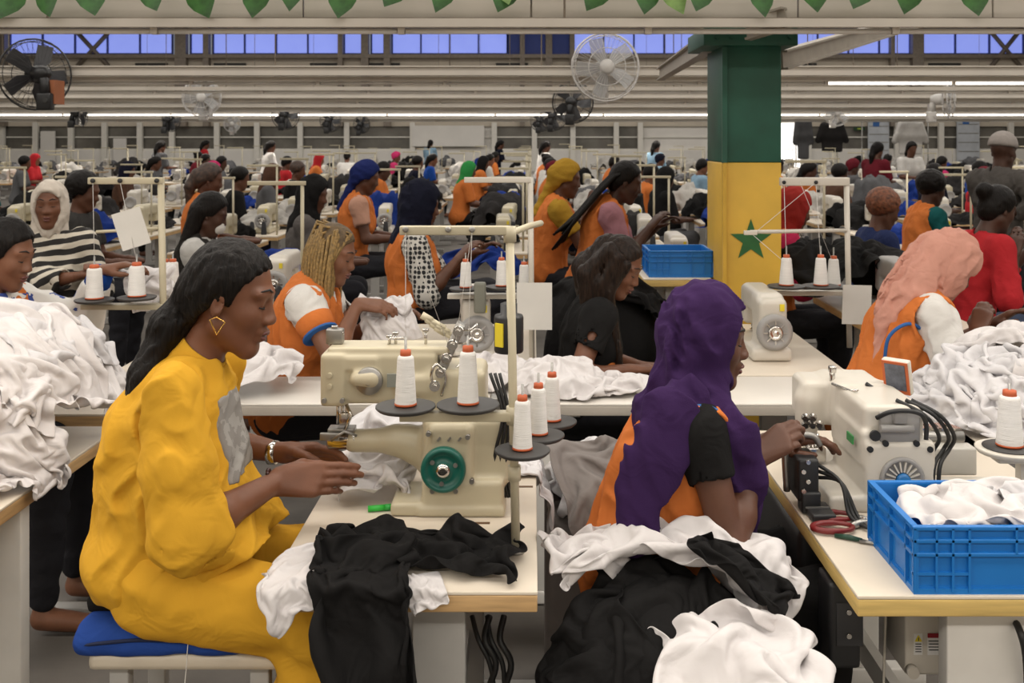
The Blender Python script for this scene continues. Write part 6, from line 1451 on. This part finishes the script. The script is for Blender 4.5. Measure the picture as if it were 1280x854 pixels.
# red sweater
J = pose(P(1247, 262, 5.8), 0.1, 0.2, 0.35, 0.2, 1.05, hands=[P(1268, 318, 5.6), P(1290, 310, 5.9)], neck_lean=0.3)
person('woman in a red sweater with her hair tied back beside the man in the beanie', J, dict(sk=3, top=cl('red', (0.42, 0.022, 0.028)), sleeve=1.5, legs=cl('denim', (0.06, 0.08, 0.13)), head=('bun', BH_)), 0.011)
# red headscarf behind the stand
J = pose(P(992, 262, 6.5), 0.0, 0.15, 0.3, 0.0, 1.05, hands=[P(1030, 325, 6.4), P(1042, 322, 6.6)], neck_lean=0.3)
person('woman in a red headscarf and pink sleeves behind the stand by the column', J, dict(sk=1, top=cl('raspberry', (0.40, 0.02, 0.07)), sleeve=1.8, vest=ORG, head=('hijab', cl('brick_red', (0.33, 0.03, 0.025))), hij=(0.02, 0.2, 0.1, 0.9)), 0.0112)
# long black braids, pink blouse
J = pose(P(782, 228, 6.6), -0.1, 0.28, 0.35, 0.1, 1.06, hands=[P(812, 285, 6.5), P(820, 285, 6.7)], neck_lean=0.3)
r = person('woman with very long black braids, pink sleeve and orange vest', J, dict(sk=3, top=cl('dusty_pink', (0.36, 0.17, 0.20)), sleeve=0.8, vest=ORG, head=('short', BH_)), 0.0112)
H, f, u = J['H'], J['hf'], J['hu']; l = frame(f, u)[1]
for i in range(16):
    s_ = (i / 15 - 0.5) * 2; b0 = H - f * 0.085 + u * (0.05 - 0.04 * abs(s_)) - l * 0.07 * s_
    MB().tube([b0 + f * 0.03 + u * 0.03, b0, b0 + V(-0.10, -0.02, -0.10), b0 + V(-0.24, -0.03 - 0.02 * s_, -0.26), b0 + V(-0.36 - 0.04 * s_, -0.04, -0.42 - 0.05 * math.sin(i * 3))], [0.012, 0.016, 0.017, 0.015, 0.008], 6).build('braid', BH_, r)
# mustard scarf
J = pose(P(708, 224, 7.4), 0.0, 0.15, 0.25, 0.1, 1.05, hands=[P(735, 262, 7.3), P(742, 262, 7.5)], neck_lean=0.25)
must = cl('mustard', (0.36, 0.21, 0.025))
person('woman in a mustard headscarf and orange vest beside the black heap', J, dict(sk=1, top=must, sleeve=0.7, vest=ORG, head=('wrap', must)), 0.0125)
# striped top, white scarf, looking at the viewer
J = pose(P(62, 257, 5.8), -1.15, 0.08, 0.05, -0.15, 1.05, hands=[P(100, 345, 5.6), P(118, 340, 5.7)], neck_lean=0.15)
r = person('woman in a white headscarf and striped top looking towards the viewer', J, dict(sk=0, top=strp, sleeve=1.6, head=('hijab', cl('cream_scarf', (0.58, 0.52, 0.45))), hij=(0.016, 0.12, 0.0, 1.05), loose=0.008), 0.0095); face_marks(J, r)
# masked woman
J = pose(P(263, 268, 6.2), 0.1, 0.12, 0.4, 0.1, 1.03, hands=[P(292, 330, 6.1), P(300, 328, 6.3)], neck_lean=0.3)
r = person('woman with long black hair and a white face mask', J, dict(sk=3, top=cl('pale_grey_tee', (0.45, 0.44, 0.42)), sleeve=0.7, vest=cl('black_and_orange', (0.02, 0.018, 0.016)), legs=ORG, head=('long', BH_)), 0.0112)
MB().ball(J['H'] + J['hf'] * 0.075 - J['hu'] * 0.055, (0.042, 0.05, 0.045), 12, 8, frame(J['hf'], J['hu']).T).build('face_mask', cl('white_tee', (0.62, 0.60, 0.57)), r)
# man in beanie and hoodie, standing
J = pose(P(1254, 190, 7.8), 0.5, 0.03, 0.15, 0.1, 1.12, hands=[P(1268, 265, 7.6), P(1290, 262, 7.8)], sit=False, neck_lean=0.25)
person('man in a grey beanie and dark grey hoodie standing at the right edge', J, dict(sk=3, top=cl('charcoal', (0.075, 0.068, 0.062)), sleeve=1.9, loose=0.02, head=('beanie', cl('grey_wool', (0.30, 0.27, 0.25)))), 0.0125)
J = pose(P(1106, 262, 7.2), 0.1, 0.2, 0.4, 0.0, 1.05)
person('woman with curly copper hair bent over behind the grey machine', J, dict(sk=1, top=cl('navy2', (0.02, 0.03, 0.09)), sleeve=0.8, head=('afro', mat('copper_hair', (0.16, 0.05, 0.018), 0.6, var=0.4, nscale=50, bump=0.5, bscale=60))), 0.0135)
J = pose(P(1166, 236, 8.2), 0.1, 0.15, 0.3, 0.1, 1.05)
person('worker in an orange vest over teal sleeves near the copper hair', J, dict(sk=3, top=cl('teal', (0.01, 0.09, 0.09)), sleeve=0.8, vest=ORG, head=('afro', BH_)), 0.0135)
J = pose(P(392, 243, 7.6), 0.1, 0.12, 0.3, -0.2, 1.06)
person('woman in a loose black headscarf behind the cream overlocker', J, dict(sk=1, top=cl('grey_brown', (0.10, 0.09, 0.085)), sleeve=1.2, head=('hijab', m_blk)), 0.0135)
J = pose(P(458, 222, 8.6), 0.1, 0.15, 0.35, 0.1, 1.08)
person('woman in a bright navy head wrap and orange vest', J, dict(sk=1, top=cl('peach', (0.5, 0.28, 0.2)), sleeve=0.6, vest=ORG, head=('wrap', cl('navy3', (0.012, 0.02, 0.10)))), 0.0135)
J = pose(P(262, 225, 8.3), 0.2, 0.12, 0.3, 0.1, 1.06)
person('worker with brown hair, blue collar and orange vest behind the masked woman', J, dict(sk=1, top=m_cuff, sleeve=0.6, vest=ORG, head=('tail', mat('brown_hair', (0.05, 0.024, 0.014), 0.5, var=0.4, nscale=40))), 0.0135)
J = pose(P(106, 240, 7.4), 0.0, 0.1, 0.3, 0.0, 1.06)
person('worker with a big round black afro behind the left thread stand', J, dict(sk=1, top=cl('dark_grey', (0.04, 0.038, 0.036)), sleeve=0.7, head=('afro', BH_)), 0.0135)
# ================================================================ rows of work stations behind
rf = random.Random(11)
ORD = ['first', 'second', 'third', 'fourth', 'fifth', 'sixth', 'seventh', 'eighth', 'ninth', 'tenth', 'eleventh', 'twelfth', '13th', '14th', '15th', '16th', '17th', '18th', '19th', '20th', '21st', '22nd', '23rd', '24th', '25th', '26th', '27th', '28th', '29th', '30th']
TT = MB().box((0, 0, TZ - 0.006), (0.56, 1.16, 0.012)).mesh(); TT.materials.append(m_lam)
TE = MB().box((0, 0, TZ - 0.028), (0.558, 1.158, 0.032)).mesh(); TE.materials.append(m_edge)
TL = MB().box((0, 0, 0.365), (0.08, 0.05, 0.73)).box((0, 0, 0.03), (0.46, 0.06, 0.05)).mesh(); TL.materials.append(m_legs)
HP = []
for i in range(7):
    n = 26; uu, vv = np.meshgrid(np.linspace(0, 1, n), np.linspace(0, 1, n), indexing='ij')
    p = rumple((0, 0), 0.62, 0.66, mound((0, 0, 0), (0.22, 0.26, (0.16, 0.22, 0.28)[i % 3]), 0.0), 200 + i, 0.11, 0.03, 0.3 * i, 0.4 * i, 0.004)(uu, vv)
    v_, q_ = grid_mesh(p); me = mesh_from(v_, quads=q_); me.materials.append(m_blk); HP.append(me)
m_royal = cl('royal_heap', (0.012, 0.035, 0.20)); m_slate = cl('slate_heap', (0.10, 0.10, 0.105)); m_dk = cl('charcoal_heap', (0.028, 0.026, 0.026)); m_pale = cl('pale_heap', (0.42, 0.40, 0.37))
HC = [('black', m_blk), ('royal blue', m_royal), ('slate grey', m_slate), ('charcoal', m_dk), ('pale', m_pale)]
def obj(name, me, parent, loc=(0, 0, 0), m=None):
    o = bpy.data.objects.new(name, me); COL.objects.link(o); o.parent = parent; o.location = loc
    if m is not None: o.material_slots[0].link = 'OBJECT'; o.material_slots[0].material = m
    return o
SC_ = MB().lathe((0, 0, 0), (0, 0, 1), [(0.028, 0), (0.03, 0.01), (0.02, 0.12), (0.012, 0.13)], 8).mesh(); SC_.materials.append(m_threadk)
rows = [5.62 + 1.5 * i for i in range(7)] + [16.6, 19.2, 22.2, 25.6, 29.4, 33.6]
for ri, y0 in enumerate(rows):
    near = y0 < 11; k0 = math.ceil(((-30 - VPX) * y0 / F_PX + 0.573 - 0.2) / 1.263); k1 = math.floor(((1310 - VPX) * y0 / F_PX + 0.573 - 0.2) / 1.263); ci = 0
    for k in range(k0, k1 + 1):
        xc = -0.573 + 1.263 * k + 0.29 + rf.uniform(-0.04, 0.04); yc = y0 + 0.6
        if ri == 0 and 0.3 < xc < 1.5: continue
        if xc > 0.6 and xc < 1.75 and y0 < 6.2: continue
        if 0.5 < xc < 1.5 and 6.3 < yc < 8.4: continue
        if any(abs(a - xc) < 0.47 and abs(b - yc) < 0.78 for a, b in PEOPLE): continue
        where = '%s far row, %s from the left' % (ORD[ri], ORD[ci]); ci += 1
        t = empty('sewing_table', (xc, yc, 0), 0, 'pale sewing table, ' + where, 'table', 'tables of the far rows')
        obj('table_top', TT, t); obj('edge_band', TE, t); obj('leg', TL, t, (0, -0.45, 0)); obj('leg', TL, t, (0, 0.45, 0))
        mb_ = m_cream if rf.random() < 0.35 else None
        machine((xc + 0.05, yc - 0.10, TZ), ('cream' if mb_ else 'white') + ' sewing machine, ' + where, rf.uniform(-0.1, 0.1), 'machines of the far rows', mb_, far=not near)
        if y0 < 11 or rf.random() < 0.55: stand((xc + 0.24, yc - 0.42 + rf.uniform(-.05, .05), TZ), 'slim thread stand, ' + where, 0.0, 'thread stands of the far rows', far=True, sc=rf.uniform(0.85, 1.05))
        if near:
            for q in range(2):
                o = obj('thread_cone', SC_, None, (xc - 0.02 + 0.12 * q, yc - 0.40, TZ)); tag(o, ('nearer' if q == 0 else 'farther') + ' black thread cone, ' + where, 'thread cone', 'black cones of the far rows')
        cn, hm = HC[rf.choice([0, 0, 1, 1, 2, 3, 3, 4]) if y0 < 14 else rf.choice([0, 1, 2, 2, 3, 4, 4])]
        o = tag(obj('cloth_heap', HP[rf.randrange(7)], None, (xc - 0.05, yc + 0.36, TZ), hm), cn + ' heap of garments, ' + where, 'cloth', 'heaps on the far tables')
        o.rotation_euler = (0, 0, rf.uniform(0, 6)); sc_ = rf.uniform(0.8, 1.2); o.scale = (sc_, sc_, sc_ * rf.uniform(0.8, 1.3))
# ---------------------------------------------------------------- far workers: shared figures in varied clothes
def proto(style, hands=True, sit=True):
    J = pose((0, 0, 1.27 if sit else 1.56), 0.0, 0.16, 0.32, 0.0, 1.05, sit=sit); vx = 0.021; gv = 0.016; d = {}
    mk = lambda pr, h=vx: (lambda vq: mesh_from(vq[0], quads=vq[1]))(sdf_mesh(pr, h, smooth=1))
    neck = [cap(J['N'] - J['t'] * 0.03, J['H'] - J['hu'] * 0.055 - J['hf'] * 0.018, 0.056, 0.051, 0.03)]
    d['body'] = mk(torso(J, -0.012, 0.04) + leg_prims(J, -0.012) + foot_prims(J) + neck + head_prims(J, False) + arm_prims(J, False), 0.018)
    d['shirt'] = mk(shirt(J, 0.9, gv, False)); d['vest'] = mk(vest_prims(J, gv + 0.018))
    d['trousers'] = mk([ell(J['P'], V(0.14, 0.18, 0.12), None, 0.04)] + leg_prims(J, 0.02, 0.04, 0.93), 0.026)
    if style == 'headscarf': d['headscarf'] = mk(hijab(J, 0.02))
    elif style == 'afro': d['hair'] = mk([ell(J['H'] + J['hu'] * 0.04 - J['hf'] * 0.03, V(0.115, 0.112, 0.11), None, 0.02)] + scalp(J)[2:])
    elif style == 'wrap': d['headscarf'] = mk(scalp(J, 0.022)[:2] + [ell(J['H'] - J['hf'] * 0.10 + J['hu'] * 0.03, 0.055, None, 0.03)] + scalp(J)[2:])
    else:
        q = scalp(J, 0.016); b = J['H'] - J['hf'] * 0.115 + J['hu'] * 0.02
        if style == 'tail': q = q[:2] + [cap(b, b - J['hf'] * 0.05 - V(0, 0, 0.15), 0.045, 0.045, 0.02), cap(b - J['hf'] * 0.05 - V(0, 0, 0.15), b - V(0.06, 0, 0.34), 0.045, 0.02, 0.02)] + q[2:]
        if style == 'bun': q = q[:2] + [ell(b + J['hu'] * 0.05, 0.055, None, 0.02)] + q[2:]
        d['hair'] = mk(q)
    for me in d.values(): me.materials.append(m_blk)
    return d
PR = {k: proto(k) for k in ('headscarf', 'afro', 'wrap', 'tail', 'bun', 'short')}; PR['standing'] = proto('tail', sit=False)
CC = {'black': m_blk, 'white': cl('white_tee', (0.62, 0.60, 0.57)), 'red': cl('red', (0.42, 0.022, 0.028)), 'blue': m_cuff, 'grey': m_slate, 'green': cl('grass_green', (0.03, 0.24, 0.06)), 'teal': cl('teal', (0.01, 0.09, 0.09)), 'pink': cl('hot_pink', (0.45, 0.03, 0.12)), 'mustard': must, 'orange': ORG,
      'navy': cl('navy', (0.008, 0.009, 0.02)), 'brown': cl('brown_knit', (0.08, 0.04, 0.025)), 'pale blue': cl('pale_blue', (0.22, 0.34, 0.45)), 'purple': m_pur, 'cream': cl('cream_scarf', (0.58, 0.52, 0.45)), 'maroon': cl('maroon', (0.12, 0.012, 0.02))}
hcol = {'hair': {'black': BH_, 'brown': mat('brown_hair', (0.05, 0.024, 0.014), 0.5)}}
FP = [ # px, py of the head, head style, head colour, top, vest?, yaw
 (28, 203, 'afro', 'black', 'grey', 0, .3), (76, 199, 'headscarf', 'red', 'red', 0, 0), (140, 205, 'tail', 'black', 'grey', 0, .2), (225, 197, 'bun', 'black', 'maroon', 0, .2), (246, 212, 'wrap', 'pink', 'blue', 0, .1), (292, 222, 'afro', 'black', 'black', 0, .3), (325, 203, 'short', 'black', 'grey', 0, 0),
 (372, 203, 'short', 'black', 'red', 0, 0.6), (402, 212, 'afro', 'brown', 'black', 0, .1), (437, 199, 'headscarf', 'red', 'orange', 1, .2), (448, 197, 'wrap', 'pink', 'pink', 0, .1), (420, 195, 'short', 'black', 'white', 0, 1.6), (505, 205, 'afro', 'black', 'navy', 0, .2), (560, 206, 'headscarf', 'black', 'orange', 1, .1),
 (590, 199, 'short', 'black', 'white', 1, .2), (598, 214, 'headscarf', 'green', 'orange', 1, .2), (614, 200, 'tail', 'black', 'orange', 1, .2), (643, 204, 'bun', 'black', 'white', 0, .4), (684, 222, 'headscarf', 'mustard', 'green', 0, 0), (682, 203, 'bun', 'black', 'white', 1, .5), (736, 203, 'short', 'black', 'cream', 1, .2),
 (768, 213, 'tail', 'black', 'white', 1, .1), (830, 200, 'wrap', 'navy', 'pale blue', 0, .2), (858, 222, 'headscarf', 'black', 'black', 0, .3), (872, 208, 'short', 'black', 'pale blue', 0, .2), (968, 207, 'short', 'black', 'orange', 1, .2), (984, 213, 'tail', 'black', 'orange', 1, 0), (1012, 212, 'afro', 'black', 'brown', 0, .2),
 (1060, 207, 'wrap', 'maroon', 'grey', 0, .2), (1112, 218, 'afro', 'black', 'navy', 0, .3), (1140, 200, 'short', 'black', 'white', 0, .5), (1172, 203, 'short', 'black', 'pink', 0, .2), (1206, 205, 'headscarf', 'cream', 'teal', 0, .1), (1232, 214, 'afro', 'black', 'blue', 0, .2), (160, 214, 'headscarf', 'navy', 'brown', 0, .1), (190, 203, 'short', 'black', 'blue', 0, .2),
 (60, 216, 'tail', 'black', 'teal', 0, .1), (345, 220, 'headscarf', 'brown', 'grey', 0, .2), (480, 214, 'short', 'black', 'orange', 1, .1), (540, 199, 'tail', 'black', 'blue', 0, .1), (660, 214, 'wrap', 'maroon', 'orange', 1, .2), (715, 205, 'afro', 'black', 'white', 0, .1), (805, 216, 'short', 'black', 'orange', 1, .2), (1088, 203, 'short', 'black', 'grey', 0, .1), (1260, 222, 'headscarf', 'maroon', 'red', 0, .1)]
ST = [(360, 183, 'white', 0.6), (268, 181, 'red', 0.5), (560, 179, 'pale blue', 1.2), (697, 183, 'white', 0.4), (822, 184, 'pale blue', 0.8), (1076, 189, 'maroon', 0.6), (1160, 186, 'white', -1.4), (1278, 186, 'red', 0.4), (640, 181, 'navy', 0.3), (208, 183, 'grey', 0.9), (945, 184, 'teal', 0.2)]
TAKEN = set()
def seat_at(c, dy=0.55):
    """the free place between two tables nearest to c"""
    best = None
    for ri_, r_ in enumerate(rows):
        for dk in (0, -1, 1, -2, 2):
            k_ = round((c[0] + 0.573 + 0.36) / 1.263) + dk
            if (ri_, k_, dy) in TAKEN: continue
            q = V(-0.573 + 1.263 * k_ - 0.36, r_ + dy, c[2]); e = abs(q[0] - c[0]) * F_PX / c[1] + 12 * abs(q[1] - c[1])
            if any(abs(a_ - q[0]) < 0.5 and abs(b_ - q[1]) < 0.5 for a_, b_ in PEOPLE): continue
            if best is None or e < best[0]: best = (e, q, (ri_, k_, dy))
    TAKEN.add(best[2]); return best[1]
n_ = 0
for px, py, hs, hc, tp, vs_, yaw in sorted(FP):
    d = (CAM_Z - 1.27) * F_PX / (py - VPY); c = P(px, py, d); c = seat_at(c) if d > 9 else c; vest = vs_ and 'vest' in PR[hs]
    what = ('%s %s' % (hc, 'headscarf' if 'headscarf' in PR[hs] else {'afro': 'round hair', 'tail': 'ponytail', 'bun': 'hair bun', 'short': 'short hair'}[hs]))
    lb = 'worker in %s%s with %s, %s far worker from the left' % (tp, ' and orange vest' if vest else '', what, (ORD + ['%dth' % i if i % 10 not in (1, 2, 3) else '%d%s' % (i, ('', 'st', 'nd', 'rd')[i % 10]) for i in range(31, 60)])[n_]); n_ += 1
    r = empty('person', (c[0], c[1], 0), yaw, lb, 'person', 'far seated workers')
    for part, me in PR[hs].items():
        if part == 'vest' and not vest: continue
        m = {'body': skin(rf.choice([0, 1, 3])), 'shirt': CC[tp], 'vest': ORG, 'trousers': rf.choice([m_blk, m_slate, CC['navy']]), 'hair': BH_ if hc == 'black' else hcol['hair'].get(hc, BH_), 'headscarf': CC.get(hc, m_blk)}[part]
        obj(part, me, r, (0, 0, 0), m)
for i, (px, py, tp, yaw) in enumerate(ST):
    d = (CAM_Z - 1.56) * F_PX / (py - VPY); c = seat_at(P(px, py, d), 1.32)
    r = empty('person', (c[0], c[1], 0), yaw, 'far worker standing in a %s top, %s of the standing ones from the left' % (tp, ORD[sorted(x[0] for x in ST).index(px)]), 'person', 'far standing workers')
    for part, me in PR['standing'].items():
        if part == 'vest': continue
        obj(part, me, r, (0, 0, 0), {'body': skin(1), 'shirt': CC[tp], 'trousers': CC['navy'], 'hair': BH_}[part])
# ---------------------------------------------------------------- things standing out behind the second row
garment('big black heap of garments behind the woman in black', m_blk, (0.42, 5.5), 0.75, 0.6, mound((0.38, 5.5, 0.62), (0.34, 0.3, 0.45), None), 301, 0.2, 0.11, 0.03, 1.3, 0.5, 0.01, group='dark heaps in the third row')
solid('cloth_sack', [ell((0.38, 5.5, 0.55), (0.32, 0.28, 0.48), None, 0.02), ell((0.38, 5.5, 0.2), (0.32, 0.28, 0.2), None, 0.02)], 0.02, m_blk, None, label='black sack under the big black heap behind the woman in black', cat='sack')
garment('black garments sloping down behind the cones by the column', m_blk, (1.85, 5.9), 0.9, 0.7, mound((1.75, 5.9, 0.75), (0.5, 0.35, 0.42), None), 302, 0.2, 0.13, 0.03, 1.3, 0.9, 0.01, group='dark heaps in the third row')
garment('royal blue garments on the table behind the navy headscarf', m_royal, (-0.35, 7.0), 0.6, 0.5, mound((-0.35, 7.0, TZ), (0.3, 0.25, 0.2), TZ), 303, 0.2, 0.1, 0.03, 1.3, 0.9, 0.01, group='blue heaps in the third row', boxes=[((-0.7, 6.5, 0.7), (0.1, 7.5, TZ))])
machine((1.95, 5.45, TZ + 0.02), 'grey sewing machine with a blue label between the paper card and the pink headscarf', 0.0, 'white sewing machines', m_gm, sc=1.05)
table(1.70, 2.25, 5.0, 6.2, 'wood-edged table under the grey machine beside the painted column', z=TZ + 0.02)
machine((1.02, 7.35, TZ), 'white machine right behind the small blue crate', 0.0)
table(0.78, 1.25, 6.95, 7.75, 'pale table under the white machine behind the small blue crate', simple=True)
# garments and boards by the back wall
for px, py, w, h, c, lb in ((1040, 172, .9, .95, m_dk, 'dark jacket hanging on display by the bright doorway'), (1138, 172, 1.0, 1.1, CC['white'], 'white shirts hanging on display near the far wall'), (1004, 172, .5, 1.4, m_slate, 'grey garment hanging at the edge of the bright doorway')):
    c0 = P(px, py, 33); r = tag(empty('hanging_garment', c0), lb, 'garment', 'garments hung near the far wall')
    solid('garment_body', [rbx(c0, (w * 0.75, 0.12, h), 0.05, None, 0.05), cap(c0 + V(-w * 0.3, 0, h * 0.4), c0 + V(-w * 0.5, 0, -h * 0.1), 0.12, 0.1, 0.06), cap(c0 + V(w * 0.3, 0, h * 0.4), c0 + V(w * 0.5, 0, -h * 0.1), 0.12, 0.1, 0.06)], 0.045, c, r)
    MB().tube([c0 + V(0, 0, h * 0.5), V(c0[0], 33, P(0, 152, 33)[2])], 0.015, 5).build('hook', m_dull, r)
gz = P(0, 152, 33)[2]; xa, xb = P(995, 0, 33)[0], P(1160, 0, 33)[0]
grl = empty('garment_rail', ((xa + xb) / 2, 33, 0), 0, 'long steel rail with garments hung near the bright doorway', 'garment rail')
MB().cyl((xa, 33, gz), (xb, 33, gz), 0.02, n=6).build('bar', m_dull, grl)
for x_ in (xa, (xa + xb) / 2, xb): MB().cyl((x_, 33, 0), (x_, 33, gz), 0.02, n=6).build('post', m_dull, grl)
m_board = mat('pale_grid_board', (0.55, 0.58, 0.62), 0.5, var=0.08, nscale=3)
for i, (px, py, w, h) in enumerate(((1098, 178, 26, 55), (1210, 178, 28, 62), (560, 170, 90, 26), (60, 186, 18, 44), (150, 190, 16, 34))):
    c0 = P(px, py, BACK - 0.18); k_ = BACK / F_PX; b = tag(empty('notice_board', c0), ('tall pale board beside the hanging white shirts', 'tall pale board in front of the right far windows', 'wide white panel at the middle of the far wall', 'white cabinet by the left far windows', 'small white cabinet by the left far windows')[i], 'board', 'boards along the far wall')
    MB().box(c0, (w * k_, 0.06, h * k_)).build('panel', m_board if i < 2 else m_wallw, b)
    if i < 2:
        for j in range(5): MB().box(c0 + V(0, -0.035, (j - 2) * h * k_ / 5.5), (w * k_ * 0.9, 0.01, 0.03)).build('grid_line', m_dull, b)
        MB().box(c0 + V(-0.1, -0.04, h * k_ * 0.42), (0.25, 0.01, 0.22)).build('blue_note', mat('note_blue', (0.04, 0.14, 0.4), 0.6), b)
ex = empty('exit_sign', P(1074, 161, BACK - 0.06), 0, 'small dark green exit sign on the far wall', 'sign'); MB().box(P(1074, 161, BACK - 0.06), (0.42, 0.05, 0.13)).build('panel', mat('sign_green', (0.01, 0.05, 0.02), 0.5), ex); MB().box(P(1074, 161, BACK - 0.10), (0.14, 0.01, 0.05)).build('arrow', mat('sign_lime', (0.4, 0.5, 0.05), 0.5), ex)
